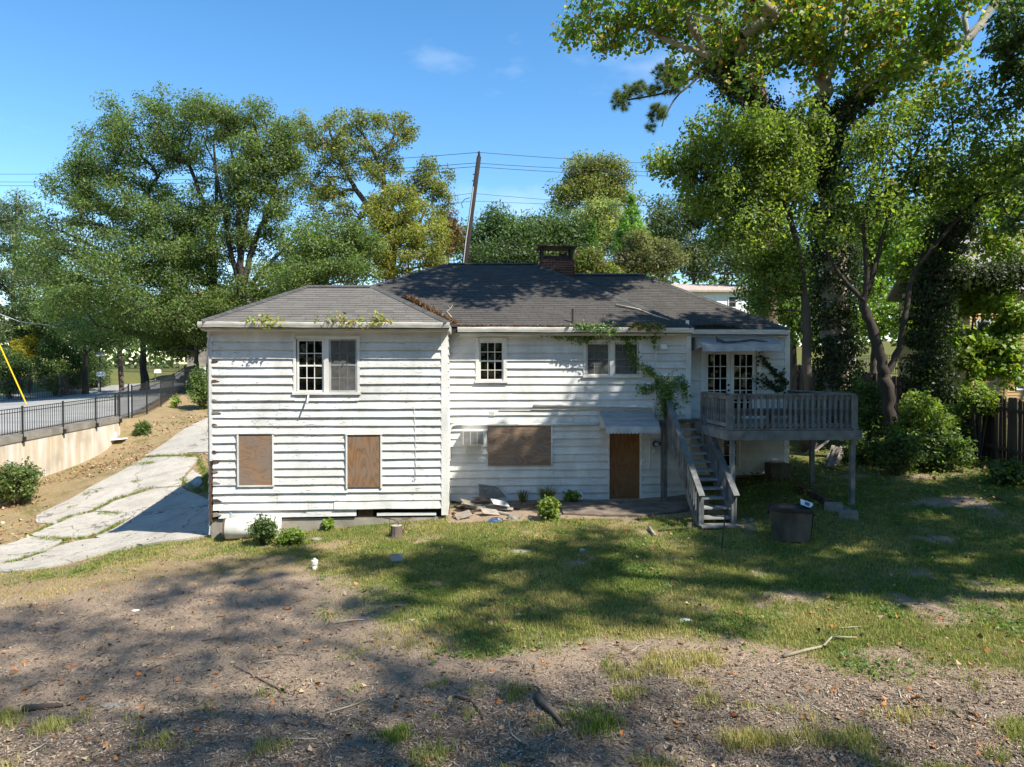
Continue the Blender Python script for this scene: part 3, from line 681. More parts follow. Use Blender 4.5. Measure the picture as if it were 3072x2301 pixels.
# french doors
hC = (wC[0]+.0, wC[1], wC[2]-.12, wC[3])
w4 = MB().box((hC[0]-.10, YC-.05, hC[2]), (hC[0], YC+.06, hC[3]+.1)).box((hC[1], YC-.05, hC[2]), (hC[1]+.12, YC+.06, hC[3]+.1)).box((hC[0], YC-.05, hC[3]), (hC[1], YC+.06, hC[3]+.1)).build('door_frame', M['trim'], house)
mid = (hC[0]+hC[1])/2
for a, b in ((hC[0]+.005, mid-.004), (mid+.004, hC[1]-.005)):
    dd = bx('glazed_door', a, b, YC+.042, YC+.05, hC[2]+.01, hC[2]+.30, M['trim'])
    sash(dd, a, b, hC[2]+.01, hC[3]-.005, YC+.01, 3, 5, rail=.10, bar=.022, meet=False, bottom=.29)
kn = MB().lathe([(.0, 0), (.028, .0), (.032, .02), (.02, .04), (0, .042)], (0, 0, 0), 10).mesh('door_knob', M['rust'])
for zz in (.95, 1.10): piece('door_knob', kn, (mid-.05, YC-.01, hC[2]+zz), dd, (R(90), 0, 0))
w5 = trimframe((wC2[0]+.03, wC2[1]-.03, wC2[2], wC2[3]), YC, .06); sash(w5, wC2[0]+.03, wC2[1]-.03, wC2[2], wC2[3], YC+.02, 2, 3, bar=.015)
# plywood over the openings
def boarded(h, y, mat, fr=True, out=.062, nm='plywood_panel'):
    x0, x1, z0, z1 = h; par = house
    if fr:
        par = MB().box((x0-.035, y-.082, z0-.03), (x0, y+.02, z1+.03)).box((x1, y-.08, z0-.03), (x1+.035, y+.02, z1+.03)).box((x0-.05, y-.088, z1+.03), (x1+.05, y+.02, z1+.055)).build('window_casing', M['trim'], house)
    MB().box((x0, y-out, z0), (x1, y-out+.02, z1)).build(nm, mat, par)
boarded((xA(718), xA(818), za(1453), za(1304)), YA, M['plyA'])
boarded((xA(1043), xA(1142), za(1461), za(1308)), YA, M['plyB'])
bx('sill', xA(714), xA(823), YA-.075, YA+.0, za(1457), za(1453.2), M['trim'])
boarded((xB(1464), xB(1652), zb(1394), zb(1277)), YB, M['plyC'], False, .075)
bx('casing_strip', xB(1652.5), xB(1656.5), YB-.085, YB, zb(1392), zb(1277), M['trim'])
boarded(dB, YB, M['plyD'], False, .0, 'plywood_door')
bx('door_casing', dB[0]-.05, dB[0]-.002, YB-.05, YB+.05, dB[2], dB[3], M['trim']); bx('door_casing', dB[1]+.002, dB[1]+.05, YB-.05, YB+.05, dB[2], dB[3], M['trim'])

# roofs -----------------------------------------------------------------
GA, GB, GC = YA-.42, YB-.42, YC-.40
eA = PY(980, 966, GA).z; eB = PY(1700, 982, GB).z; eC = PY(2220, 989, GC).z
A_eL, A_eR = PY(602, 967, GA), PY(1347, 967, GA); A_eL.z = A_eR.z = eA
A_tL, A_tR = PS(922, 860, GA, eA, .5), PS(1123, 860, GA, eA, .5)
B_tL, B_tR = PS(1345, 792, GB, eB, .5), PS(1603, 792, GB, eB, .5)
B_eR = PY(2078, 985, GB); B_eR.z = eB; B_eL = Vector((xa0+.2, GB, eB))
C_tL, C_tR = PS(1700, 825, GC, eC, .5), PS(1925, 825, GC, eC, .5)
C_eR = PY(2366, 988, GC); C_eR.z = eC; C_eL = Vector((B_eR.x-2.6, GC, eC))
def mirror(p, yr): return Vector((p.x, 2*yr-p.y, p.z))
def slab_roof(name, pts, parent):
    faces = [[p-Vector((0, 0, .05)) for p in f] for f in pts]; m = MB()
    for f in faces:
        b = [p-Vector((0, 0, .10)) for p in f]; n = len(f)
        m.add(f+b, [tuple(range(n)), tuple(range(2*n-1, n-1, -1))]+[(i, i+n, (i+1) % n+n, (i+1) % n) for i in range(n)])
    return m.build(name, M['rooffelt'], parent)
roofA = slab_roof('left_wing_roof', [[A_eL, A_eR, A_tR, A_tL], [A_eR, mirror(A_eR, A_tR.y), A_tR], [mirror(A_eL, A_tL.y), A_eL, A_tL], [mirror(A_eR, A_tR.y), mirror(A_eL, A_tL.y), A_tL, A_tR]], house)
roofB = slab_roof('main_roof', [[B_eL, B_eR, B_tR, B_tL], [B_eR, mirror(B_eR, B_tR.y), B_tR], [mirror(B_eL, B_tL.y), B_eL, B_tL], [mirror(B_eR, B_tR.y), mirror(B_eL, B_tL.y), B_tL, B_tR]], house)
roofC = slab_roof('right_wing_roof', [[C_eL, C_eR, C_tR, C_tL], [C_eR, mirror(C_eR, C_tR.y), C_tR], [mirror(C_eR, C_tR.y), mirror(C_eL, C_tL.y), C_tL, C_tR]], house)
def shingles(eL, eR, tL, tR, ex=.135, tab=.30, seed=0):
    """wedge tabs of one roof slope: list of (verts, faces, colour)"""
    rr = random.Random(seed); res = []
    U = (eR-eL).normalized(); mid_t = (tL+tR)/2; up = (tL-eL); up = up-U*up.dot(U); Ls = up.length; up.normalize(); nrm = U.cross(up)
    if nrm.z < 0: nrm = -nrm
    wid = (eR-eL).length; a0 = (tL-eL).dot(U); a1 = wid+(tR-eR).dot(U); nc = int(Ls/ex)
    for k in range(nc):
        s0, s1 = k*Ls/nc, (k+1)*Ls/nc; off = rr.random()*tab
        lo0, hi0 = a0*s0/Ls, wid+(a1-wid)*s0/Ls; lo1, hi1 = a0*s1/Ls, wid+(a1-wid)*s1/Ls
        x = lo0-off
        while x < hi0:
            xa, xb = x+.003, x+tab-.003; x += tab
            q0, q1, q2, q3 = max(xa, lo0), min(xb, hi0), max(xa, lo1), min(xb, hi1)
            if q1-q0 < .01: continue
            if q3 < q2: q2 = q3 = min(max((q2+q3)/2, lo1), hi1)
            t = .014+rr.random()*.005; ds = rr.uniform(-.004, .004)
            B = lambda u, s_, h: eL+U*u+up*s_+nrm*h
            vs = [B(q0, s0-.012+ds, t), B(q1, s0-.012+ds, t), B(q3, s1+.012, .006), B(q2, s1+.012, .006), B(q0, s0-.012+ds, 0), B(q1, s0-.012+ds, 0)]
            g = rr.choice([.062, .066, .070])*rr.uniform(.93, 1.07); c = (g*1.06, g*1.0, g*.94)
            res.append((vs, [(0, 1, 2, 3), (4, 5, 1, 0), (4, 0, 3), (1, 5, 2)], c))
    return res
for vs, fs, c in shingles(A_eL, A_eR, A_tL, A_tR, .14, .30, 1):
    m = MB(); m.cur = (c[0]*1.8, c[1]*1.8, c[2]*1.78); m.add(vs, fs).build('shingle', M['shingle'], roofA)
def joined(roof, slopes, k):
    m = MB()
    for i, s in enumerate(slopes):
        for vs, fs, c in shingles(*s, seed=k+i): m.cur = c; m.add(vs, fs)
    m.build('shingles', M['shingle'], roof, kind='stuff')
joined(roofA, [(A_eR, mirror(A_eR, A_tR.y), A_tR, A_tR), (mirror(A_eL, A_tL.y), A_eL, A_tL, A_tL)], 20)
joined(roofB, [(B_eL, B_eR, B_tL, B_tR), (B_eR, mirror(B_eR, B_tR.y), B_tR, B_tR)], 30)
joined(roofC, [(C_eL, C_eR, C_tL, C_tR), (C_eR, mirror(C_eR, C_tR.y), C_tR, C_tR)], 40)
def caps(roof, a, b):
    d = (b-a); n = int(d.length/.16); dn = d.normalized(); sd = dn.cross(Vector((0, 0, 1))).normalized()
    for i in range(n):
        p = a+dn*(i*.16); q = p+dn*.2; h = Vector((0, 0, .035)); dr = Vector((0, 0, .05))
        g = random.uniform(.06, .085); m = MB(); m.cur = (g, g, g*.98)
        m.add([p+sd*.13+h-dr, p+h+Vector((0,0,.012)), p-sd*.13+h-dr, q+sd*.13+h-dr-Vector((0,0,.01)), q+h, q-sd*.13+h-dr-Vector((0,0,.01))], [(0, 1, 4, 3), (1, 2, 5, 4), (0, 2, 1)])
        m.build('ridge_cap', M['shingle'], roof)
for rf, a, b in ((roofA, A_eL, A_tL), (roofA, A_eR, A_tR), (roofA, A_tL, A_tR), (roofB, B_eR, B_tR), (roofB, B_tL, B_tR), (roofC, C_eR, C_tR), (roofC, C_tL, C_tR)): caps(rf, a, b)
caps(roofB, B_eL.lerp(B_tL, .5), B_tL)
# gutters, fascia and soffits
def gutter(x0, x1, y, z, yw, roof):
    bx('fascia', x0+.03, x1-.03, y+.10, y+.125, z-.19, z-.03, M['gutter'], roof)
    bx('soffit', x0+.04, x1-.04, y+.126, yw+.1, z-.20, z-.18, M['trim'], roof)
    prof = [(0, 0), (-.006, -.012), (.0, -.06), (.022, -.125), (.10, -.125), (.10, -.02)]
    vs = []; k = int((x1-x0)/.5)+2
    for i in range(k):
        xx = x0+(x1-x0)*i/(k-1); w_ = random.uniform(-.006, .004)
        vs += [(xx, y+a-.02, z+b+w_) for a, b in prof]+[(xx, y+a-.02+(.004 if a < .06 else -.004), z+max(b, -.11)+w_) for a, b in reversed(prof)]
    n = 12; fs = [(i*n+j, i*n+(j+1) % n, (i+1)*n+(j+1) % n, (i+1)*n+j) for i in range(k-1) for j in range(n)]+[tuple(range(n)), tuple((k-1)*n+j for j in range(n-1, -1, -1))]
    MB().add(vs, fs).build('gutter', M['gutter'], roof)
gutter(A_eL.x-.06, A_eR.x+.02, GA-.02, eA, YA, roofA)
gutter(xa1+.25, B_eR.x+.02, GB-.02, eB, YB, roofB)
gutter(B_eR.x+.03, C_eR.x+.02, GC-.02, eC, YC, roofC)
MB().box((A_eR.x-.02, GA+.1, eA-.19), (A_eR.x+.004, YB, eA-.02)).build('fascia', M['gutter'], roofA)
MB().box((A_eR.x-.30, GA+.13, eA-.199), (A_eR.x-.021, YB, eA-.185)).build('soffit', M['trim'], roofA)
# chimney of single bricks
cp = PY(1672, 800, 23.3); cw, cd = 1.07, .75
ch0x, ch1x = PY(1623, 800, 22.4).x, PY(1721, 800, 22.4).x; cy0, cy1 = 22.4, 23.1
cz1 = PY(1672, 777, 22.4).z; cz0 = 5.2
chim = MB().box((ch0x+.012, cy0+.012, cz0), (ch1x-.012, cy1-.012, cz1-.01)).build('chimney', M['mortar'], house)
course = .0775; bl = .215; nco = int((cz1-6.1)/course)
bme = [MB().obox((0, 0, 0), (q/2-.006, 0, 0), (0, .05, 0), (0, 0, .0325)).mesh('brick', M['brick']) for q in (bl, bl/2)]
for r in range(nco):
    z = cz1-course*(r+.5); sh_ = (r % 2)*bl/2
    for (p, q, L, rz) in ((Vector((ch0x, cy0+.05, z)), ex_, ch1x-ch0x, 0), (Vector((ch1x-.05, cy0+.1, z)), ey_, cy1-cy0-.1, R(90)), (Vector((ch0x+.05, cy0+.1, z)), ey_, cy1-cy0-.1, R(90))):
        t = 0; first = True
        while t < L-.02:
            l = bl/2 if (first and r % 2) else bl; first = False; half = l < bl*.9
            l2 = min(l, L-t)
            if l2 < .05: break
            if abs(l2-l) > 1e-6: half = l2 < bl*.75; l2 = bl/2 if half else l2
            piece('brick', bme[1 if half else 0], p+q*(t+l2/2)+Vector((0, random.uniform(-.003, .003) if rz == 0 else 0, 0)), chim, (0, 0, rz)); t += l
ct = PY(1672, 741, 22.4).z
for x in (ch0x+.05, ch1x-.05):
    for y in (cy0+.05, cy1-.05): MB().beam((x, y, cz1-.02), (x, y, ct), .075, .075).build('cap_post', M['rust'], chim)
bx('flue_collar', ch0x+.10, ch1x-.10, cy0+.1, cy1-.1, cz1-.01, cz1+.12, M['rust'], chim)
bx('flue_tile', ch0x+.62, ch0x+.86, cy0+.25, cy0+.5, cz1+.12, cz1+.22, M['rust'], chim)
MB().add([(ch0x-.09,cy0-.09,ct),(ch1x+.11,cy0-.09,ct-.01),(ch1x+.09,cy1+.09,ct),(ch0x-.09,cy1+.09,ct),(ch0x-.09,cy0-.09,ct+.03),(ch1x+.11,cy0-.09,ct+.02),(ch1x-.25,(cy0+cy1)/2,ct+.09),(ch0x+.25,(cy0+cy1)/2,ct+.09),(ch1x+.09,cy1+.09,ct+.03),(ch0x-.09,cy1+.09,ct+.03)],
  [(3,2,1,0),(0,1,5,4),(1,2,8,5),(2,3,9,8),(3,0,4,9),(4,5,6,7),(5,8,6),(8,9,7,6),(9,4,7)]).build('chimney_cap', M['rust'], chim)
fl = PY(1672, 800, 23.0)
MB().beam((ch0x-.03, cy0-.02, 6.98), (ch1x+.03, cy0-.02, 6.44), .02, .14).build('flashing', M['galv'], chim)
# vent pipes on the roof
vp = PS(1718, 970, GB, eB, .5); vt = vp+Vector((0, 0, .38))
MB().tube([vp-Vector((0, 0, .1)), vt], .028, 8).build('vent_pipe', M['rust'], roofB)
MB().lathe([(.07, -.06), (.045, .02), (.032, .05)], vp, 10).build('pipe_boot', M['rust'], roofB)
vp = PY(2063, 978, GB+.2); MB().box((vp.x-.04, vp.y, vp.z-.06), (vp.x+.04, vp.y+.05, vp.z+.15)).build('vent_pipe', M['plainwhite'], roofB)

# awnings -------------------------------------------------------------------
def awning(tl, tr_, fl_, fr_, ns, name='awning', scal=12):
    """tl,tr on the wall; fl,fr front edge; slats run across"""
    root = MB().beam(tl-Vector((0, 0, .02)), tr_-Vector((0, 0, .02)), .04, .04).build(name, M['galv'], house)
    for i in range(ns):
        a, b = i/ns, (i+1)/ns; l0, r0, l1, r1 = tl.lerp(fl_, a), tr_.lerp(fr_, a), tl.lerp(fl_, b), tr_.lerp(fr_, b)
        h = Vector((0, 0, .014)); d = Vector((0, 0, .006))
        MB().add([l0, r0, r1+h, l1+h, l0-d, r0-d, r1+h-d, l1+h-d], [(3,2,1,0),(4,5,6,7),(0,1,5,4),(1,2,6,5),(2,3,7,6),(3,0,4,7)]).build('slat', M['galv'], root)
    dz = .16; n = 60; vs = []
    for i in range(n+1):
        p = fl_.lerp(fr_, i/n); sc = abs(math.sin(math.pi*scal*i/n))*.035
        vs += [p+Vector((0, -.004, .012)), p+Vector((0, -.012, -.06)), p+Vector((0, -.02, -dz+.02-sc)), p+Vector((0, .002, .012)), p+Vector((0, -.006, -.06)), p+Vector((0, -.014, -dz+.02-sc))]
    fs = []
    for i in range(n):
        a = i*6; b = a+6; fs += [(a+1,b+1,b,a),(a+2,b+2,b+1,a+1),(a+3,b+3,b+4,a+4),(a+4,b+4,b+5,a+5),(a,b,b+3,a+3),(a+5,b+5,b+2,a+2)]
    MB().add(vs, fs).build('valance', M['galv'], root)
    for t, f in ((tl, fl_), (tr_, fr_)):
        for k in range(5):
            a, b = k/5+.01, (k+1)/5-.005; p, q = t.lerp(f, a), t.lerp(f, b); lo = f.z-.12
            e = .03 if k % 2 else 0
            MB().add([p-Vector((0,0,.012)), q-Vector((0,0,.012)), (q.x, q.y, min(q.z-.02, lo+.02*k)), (p.x, p.y, min(p.z-.02, lo+.02*k)), p+Vector((.006,0,-.012)), q+Vector((.006,0,-.012)), (q.x+.006, q.y, min(q.z-.02, lo+.02*k)), (p.x+.006, p.y, min(p.z-.02, lo+.02*k))],
                     [(0,1,2,3),(7,6,5,4),(0,4,5,1),(1,5,6,2),(2,6,7,3),(3,7,4,0)]).build('side_slat', M['galv'], root)
    return root
awning(PY(1797, 1231, YB-.03), PY(1955, 1231, YB-.03), PY(1817, 1281, YB-.95), PY(1981, 1281, YB-.95), 12, scal=15)
awning(PY(2074, 1002, YC-.03), PY(2315, 1001, YC-.03), PY(2107, 1036, YC-1.0), PY(2352, 1034, YC-1.0), 12, scal=20)

# pipes, meters, vents, air conditioner ---------------------------------------
yb = YB-.075
def pipe(pts, r, mat=None, name='pipe'): return MB().tube(pts, r, 8).build(name, mat or M['pvc'], house, True)
bp = [PY(1347, y, yb) for y in (1375, 1330, 1300)]+[PY(1351, 1283, yb), PY(1358, 1276, yb), PY(1372, 1273, yb), PY(1470, 1274, yb), PY(1640, 1273, yb), PY(1798, 1272, yb)]
pipe(bp, .037)
pipe([PY(1602, 1216, yb), PY(1780, 1217, yb), PY(1955, 1220, yb), PY(1962, 1226, yb), PY(1962, 1252, yb)], .035)
pipe([PY(1500, 1227, yb+.01), PY(1620, 1229, yb+.01), PY(1800, 1229, yb+.01), PY(1950, 1230, yb+.01), PY(1957, 1240, yb+.01)], .014, M['palewire'])
pipe([PY(1968, 1000, yb+.02), PY(1968, 1120, yb+.02), PY(1966, 1262, yb+.02)], .016)
pipe([PY(1950, 1304, yb), PY(1949, 1380, yb), PY(1950, 1417, yb)], .014)
MB().box(PY(1341, 1383, yb-.02)[:], (PY(1352, 1383, yb).x, yb+.06, PY(1352, 1352, yb).z)).build('junction_box', M['pvc'], house)
v0, v1 = PY(1470, 1247, YB), PY(1485, 1233, YB)
vt_ = MB().box((v0.x, YB-.055, v0.z), (v1.x, YB, v1.z)).build('wall_vent', M['plainwhite'], house)
for k in range(3): MB().box((v0.x+.02, YB-.062, v0.z+.02+k*.03), (v1.x-.02, YB-.056, v0.z+.035+k*.03)).build('louvre', M['gutter'], vt_)
q = PY(1988, 1041, YB)
MB().add([(q.x-.08,YB,q.z-.06),(q.x+.08,YB,q.z-.06),(q.x+.08,YB,q.z+.09),(q.x-.08,YB,q.z+.09),(q.x-.08,YB-.16,q.z-.06),(q.x+.08,YB-.16,q.z-.06),(q.x+.08,YB-.10,q.z+.07),(q.x-.08,YB-.10,q.z+.07)],[(0,1,2,3),(7,6,5,4),(0,4,5,1),(1,5,6,2),(2,6,7,3),(3,7,4,0)]).build('vent_hood', M['plainwhite'], house)
a0, a1 = PY(1390, 1336, YB-.35), PY(1452, 1291, YB-.35)
ac = MB().box((a0.x, YB-.35, a0.z), (a1.x, YB, a1.z)).build('air_conditioner', M['pvc'], house)
gr = MB().box((a0.x+.02, YB-.358, a0.z+.02), (a1.x-.02, YB-.351, a1.z-.02)).build('grille', M['plank'], ac)
ls = MB().box((-(a1.x-a0.x)/2+.025, -.004, -.004), ((a1.x-a0.x)/2-.025, .004, .004)).mesh('louvre', M['galv'])
for k in range(12): piece('louvre', ls, ((a0.x+a1.x)/2, YB-.364, a0.z+.035+k*(a1.z-a0.z-.07)/11), ac)
for k in (1, 2): MB().box((a0.x+(a1.x-a0.x)*k/3-.006, YB-.375, a0.z), (a0.x+(a1.x-a0.x)*k/3+.006, YB-.369, a1.z)).build('grille_bar', M['pvc'], ac)
for x in (a0.x+.06, a1.x-.06): MB().beam((x, YB-.33, a0.z-.005), (x, YB-.03, a0.z-.24), .02, .02).build('bracket', M['pvc'], ac)
bx('air_conditioner_panel', a0.x-.05, a1.x+.08, YB-.05, YB-.035, a0.z-.02, a1.z+.16, M['trim'])
mbx = MB().box((PY(1953,1330,YB).x, YB-.12, PY(1953,1346,YB).z), (PY(1997,1330,YB).x, YB-.04, PY(1953,1319,YB).z)).build('meter_box', M['galv'], house)
for px in (1966, 1987):
    q = PY(px, 1331, YB-.12); mm = bpy.data.objects.new('electric_meter', MB().lathe([(.082, 0), (.085, .03), (.07, .035), (.07, .10), (.05, .115), (0, .117)], (0, 0, 0), 18).mesh('electric_meter', M['rust'])); mm.location = q-org(house); mm.rotation_euler = (R(90), 0, 0); put(mm, mbx)
    fc = bpy.data.objects.new('meter_face', MB().lathe([(.052, 0), (.052, .004), (0, .005)], (0, 0, 0), 16).mesh('meter_face', M['galv'])); fc.location = q-org(house)+Vector((0, -.116, 0)); fc.rotation_euler = (R(90), 0, 0); put(fc, mbx)
    MB().tube([PY(px-3, 1347, YB-.08), PY(px-3, 1356, YB-.08), PY(px-8, 1361, YB-.08)], .018, 7).build('meter_conduit', M['pvc'], mbx)
# rod under the window of the left wing and a slack cable
MB().tube([Vector((xA(927), YA-.04, za(1182))), Vector((xA(929), YA-.20, za(1200))), Vector((xA(929), YA-.26, za(1208)))], .022, 6).build('bent_rod', M['trim'], house)
cab = [PY(1243, 1222, YA-.06), PY(1246, 1330, YA-.05), PY(1247, 1400, YA-.06), PY(1246, 1440, YA-.06), PY(1241, 1444, YA-.06), PY(1238, 1438, YA-.06)]
pipe(cab, .006, M['palewire'], 'slack_cable')
pipe([PY(632, 1000, YA-.1), PY(626, 1020, YA-.07), PY(627, 1200, YA-.06), PY(628, 1455, YA-.06)], .009, M['palewire'], 'slack_cable')

# ================================================================== DECK AND STAIRS
YD = 15.65; zd = PY(2380, 1285, YD).z
xd0, xd1 = PY(2188, 1250, YD).x, PY(2563, 1250, YD).x
deck = empty('wooden_deck', (xd1-.1, YD+.1, h1(xd1, YD)), 'grey painted raised deck with slatted railing and staircase under the right awning', 'deck')
zr = PY(2380, 1181, YD).z                                                  # rail top
D = lambda name, m, par=None: m.build(name, M['gwood'], par or deck)
xl0 = PY(2001, 1250, 17.9).x                                              # left side of the stair landing
nb = 12
ybk = YC-.06
for i in range(int((ybk-YD)/.145)):
    y = YD-.03+i*.145; x0 = xl0 if (y > 17.95 and y < YB-.1) else (xb1+.06 if y >= YB-.1 else xd0-.06)
    D('deck_board', MB().box((x0, y, zd-.035), (xd1+.10, y+.138, zd+random.uniform(-.002, .002))))
D('fascia_beam', MB().box((xd0-.08, YD-.09, zd-.26), (xd1+.14, YD-.05, zd-.042)))
D('fascia_beam', MB().box((xd0-.08, YD-.048, zd-.26), (xd0-.04, 17.9, zd-.042)))
D('fascia_beam', MB().box((xd1+.06, YD-.048, zd-.26), (xd1+.10, ybk, zd-.042)))
for i in range(7): D('joist', MB().box((xd0+.3+i*.38, YD-.045, zd-.23), (xd0+.34+i*.38, ybk, zd-.04)))
D('fascia_beam', MB().box((xl0-.02, 17.92, zd-.24), (xl0+.02, YB-.05, zd-.04)))
for (x, y) in ((xd0+.08, YD+.02), (xd1-.03, YD+.02), (xd1-.03, 17.6), (xl0+.02, 18.35)):
    D('post', MB().box((x-.05, y-.05, h1(x, y)-.2), (x+.05, y+.05, zd-.045)))
D('post', MB().box((xl0-.06, 17.96, h1(xl0, 18)-.2), (xl0+.03, 18.05, zd+.62)))
def railing(a, b, n, wdt=.085):
    """level railing from a to b at deck height"""
    a, b = Vector(a), Vector(b); d = (b-a).normalized(); sd = d.cross(Vector((0, 0, 1)))
    r = D('railing', MB().obox((a+b)/2+Vector((0, 0, zr-zd-.018)), d*((b-a).length/2), sd*.07, (0, 0, .018)))
    MB().beam(a+Vector((0, 0, zr-zd-.085)), b+Vector((0, 0, zr-zd-.085)), .035, .085).build('lower_rail', M['gwood'], r)
    MB().beam(a+Vector((0, 0, .07)), b+Vector((0, 0, .07)), .035, .08).build('lower_rail', M['gwood'], r)
    me = MB().box((-.019, -.019, 0), (.019, .019, zr-zd-.02)).mesh('baluster', M['gwood'])
    ang = math.atan2(d.y, d.x)
    for i in range(n):
        p = a.lerp(b, (i+.5)/n)+sd*.037
        o_ = piece('baluster', me, p+Vector((0, 0, .005)), r, (random.uniform(-.012, .012), random.uniform(-.012, .012), ang)); o_.scale = (1.45, .9, 1)
    return r
railing((xd0, YD+.0, zd), (xd1, YD+.0, zd), 22)
railing((xd0, YD+.06, zd), (xd0, 17.45, zd), 11)
railing((xd1, YD+.06, zd), (xd1, ybk-.05, zd), 18)
for (x, y) in ((xd0, YD), (xd1, YD), (xd0, 17.5), (xd1, ybk-.06)): D('railing_post', MB().box((x-.055, y-.055, zd-.04), (x+.055, y+.055, zr-.038)))
bz = zd+.43
D('bench_seat', MB().box((xd0+.16, YD+.20, bz-.045), (xd1-.10, YD+.34, bz))); D('bench_seat', MB().box((xd0+.16, YD+.35, bz-.045), (xd1-.10, YD+.50, bz)))
D('bench_skirt', MB().box((xd0+.2, YD+.21, bz-.16), (xd1-.14, YD+.24, bz-.046)))
for i in range(4): D('bench_leg', MB().box((xd0+.3+i*.75, YD+.25, zd), (xd0+.38+i*.75, YD+.45, bz-.046)))
# staircase
ft = PY(2150, 1583, 14.95); zf = h1((xl0+xd0)/2, 15.3)+.02; ns = 12
ys0, ys1 = 15.32, 18.0; rise = (zd-zf)/ns; run = (ys1-ys0)/(ns-1)
sx0, sx1 = xl0+.02, xd0-.035
st = D('staircase', MB().add([(sx0-.02, ys0-.1, zf-.05), (sx0-.02, ys0+.2, zf-.05), (sx0-.02, ys1, zd-.30), (sx0-.02, ys1, zd-.02), (sx0-.02, ys0-.1, zf+.17), (sx0+.02, ys0-.1, zf-.05), (sx0+.02, ys0+.2, zf-.05), (sx0+.02, ys1, zd-.30), (sx0+.02, ys1, zd-.02), (sx0+.02, ys0-.1, zf+.17)],
        [(4,3,2,1,0),(5,6,7,8,9),(0,1,6,5),(1,2,7,6),(2,3,8,7),(3,4,9,8),(4,0,5,9)]))
S = lambda name, m: m.build(name, M['gwood'], st)
S('stringer', MB().add([(sx1-.02, ys0-.1, zf-.05), (sx1-.02, ys0+.2, zf-.05), (sx1-.02, ys1, zd-.30), (sx1-.02, ys1, zd-.02), (sx1-.02, ys0-.1, zf+.17), (sx1+.02, ys0-.1, zf-.05), (sx1+.02, ys0+.2, zf-.05), (sx1+.02, ys1, zd-.30), (sx1+.02, ys1, zd-.02), (sx1+.02, ys0-.1, zf+.17)],
        [(4,3,2,1,0),(5,6,7,8,9),(0,1,6,5),(1,2,7,6),(2,3,8,7),(3,4,9,8),(4,0,5,9)]))
for i in range(1, ns):
    z = zf+rise*i; y = ys0+run*(i-1)
    MB().box((sx0+.022, y-.03, z-.04), (sx1-.022, y+run-.005, z)).build('tread', M['treadwood'], st)
S('tread', MB().box((sx0-.06, ys0-.38, zf+.02), (sx1+.08, ys0-.06, zf+.06)))
for x in (sx0+.02, sx1-.02): S('newel', MB().box((x-.045, ys0-.12, zf-.1), (x+.045, ys0-.03, zf+rise+.66-.02-.12/run*rise)))
def slope_rail(x, ya, yb_):
    zz = lambda y: zf+rise+(y-ys0)/run*rise+.66
    S('handrail', MB().obox((x, (ya+yb_)/2, (zz(ya)+zz(yb_))/2), (0, (yb_-ya)/2, (zz(yb_)-zz(ya))/2), (.065, 0, 0), (0, -.012, .017)))
    n = int((yb_-ya)/.135)
    for i in range(n):
        y = ya+.12+(yb_-ya-.16)*i/(n-1); o_ = (.045 if x < (sx0+sx1)/2 else -.045)
        S('baluster', MB().box((x-.016-o_*.4, y-.032, zz(y)-.80+.02), (x+.016-o_*.4, y+.032, zz(y)-.022)))
slope_rail(sx0-.01, ys0-.22, ys1+.02); slope_rail(sx1+.01, ys0-.22, 17.35)
# ================================================================== TREES
def crown_clumps(env, n, seed):
    """random clump centres inside a union of ellipsoids given as (px, py, rx_px, ry_px, depth[, depth radius])"""
    g = np.random.default_rng(seed); res = []
    vol = [e[2]*e[3]*(e[4]**2) for e in env]; vol = np.array(vol)/sum(vol)
    for i in g.choice(len(env), n, p=vol):
        e = env[i]; c = P(e[0], e[1], e[4]); rx, rz = e[2]*e[4]/F, e[3]*e[4]/F; ry = e[5] if len(e) > 5 else (rx+rz)/2
        d = g.normal(size=3); d /= np.linalg.norm(d); r = g.random()**.42
        res.append((c.x+d[0]*r*rx, c.y+d[1]*r*ry, c.z+d[2]*r*rz))
    return np.array(res)
def grow(stems, cl, bark, parent, r_tip=.018, sag=.12, seed=0):
    """limbs reaching every clump from the nearest wood below it; radii follow what they carry"""
    g = random.Random(seed); nd = []; par = []; load = []
    for st in stems:
        for i, q in enumerate(st['pts']):
            nd.append(Vector(q[:3])); par.append(-1); load.append(0)
    nt0 = len(nd); pos = [tuple(v) for v in nd]
    c0 = np.array(pos).mean(0); order = np.argsort(((cl-np.array(pos)[:, None].transpose(1, 0, 2) if False else (cl[:, None]-np.array(pos)[None])**2).sum(-1)).min(1))
    links = []
    for k in order:
        c = Vector(cl[k]); A = np.array(pos); d = A-np.array(c); dist = np.sqrt((d**2).sum(1))
        cost = dist + np.where(d[:, 2] > -.15*dist, (d[:, 2]+.15*dist)*1.6, 0)
        j = int(cost.argmin()); a = Vector(pos[j]); L = (c-a).length
        bend = Vector((g.uniform(-1, 1), g.uniform(-1, 1), g.uniform(.2, 1)))*L*sag
        m1 = a.lerp(c, .35)+bend*.8; m2 = a.lerp(c, .7)+bend*.7
        i1 = len(pos); prev = j
        for q in (m1, m2, c):
            pos.append(tuple(q)); par.append(prev); load.append(0); prev = len(pos)-1
        load[prev] = 1
    for i in range(len(pos)-1, nt0-1, -1):
        if par[i] >= nt0: load[par[i]] += load[i]
    m = MB()
    for st in stems: m.tube([q[:3] for q in st['pts']], [q[3] for q in st['pts']], st.get('n', 9))
    rad = [r_tip*max(l, .6)**.5 for l in load]
    for i in range(nt0, len(pos)):
        j = par[i]; rj = rad[j] if j >= nt0 else rad[i]*1.35
        m.tube([pos[j], pos[i]], [max(rj, rad[i]), rad[i]], 5, False)
    return m.build('trunk', bark, parent, True)
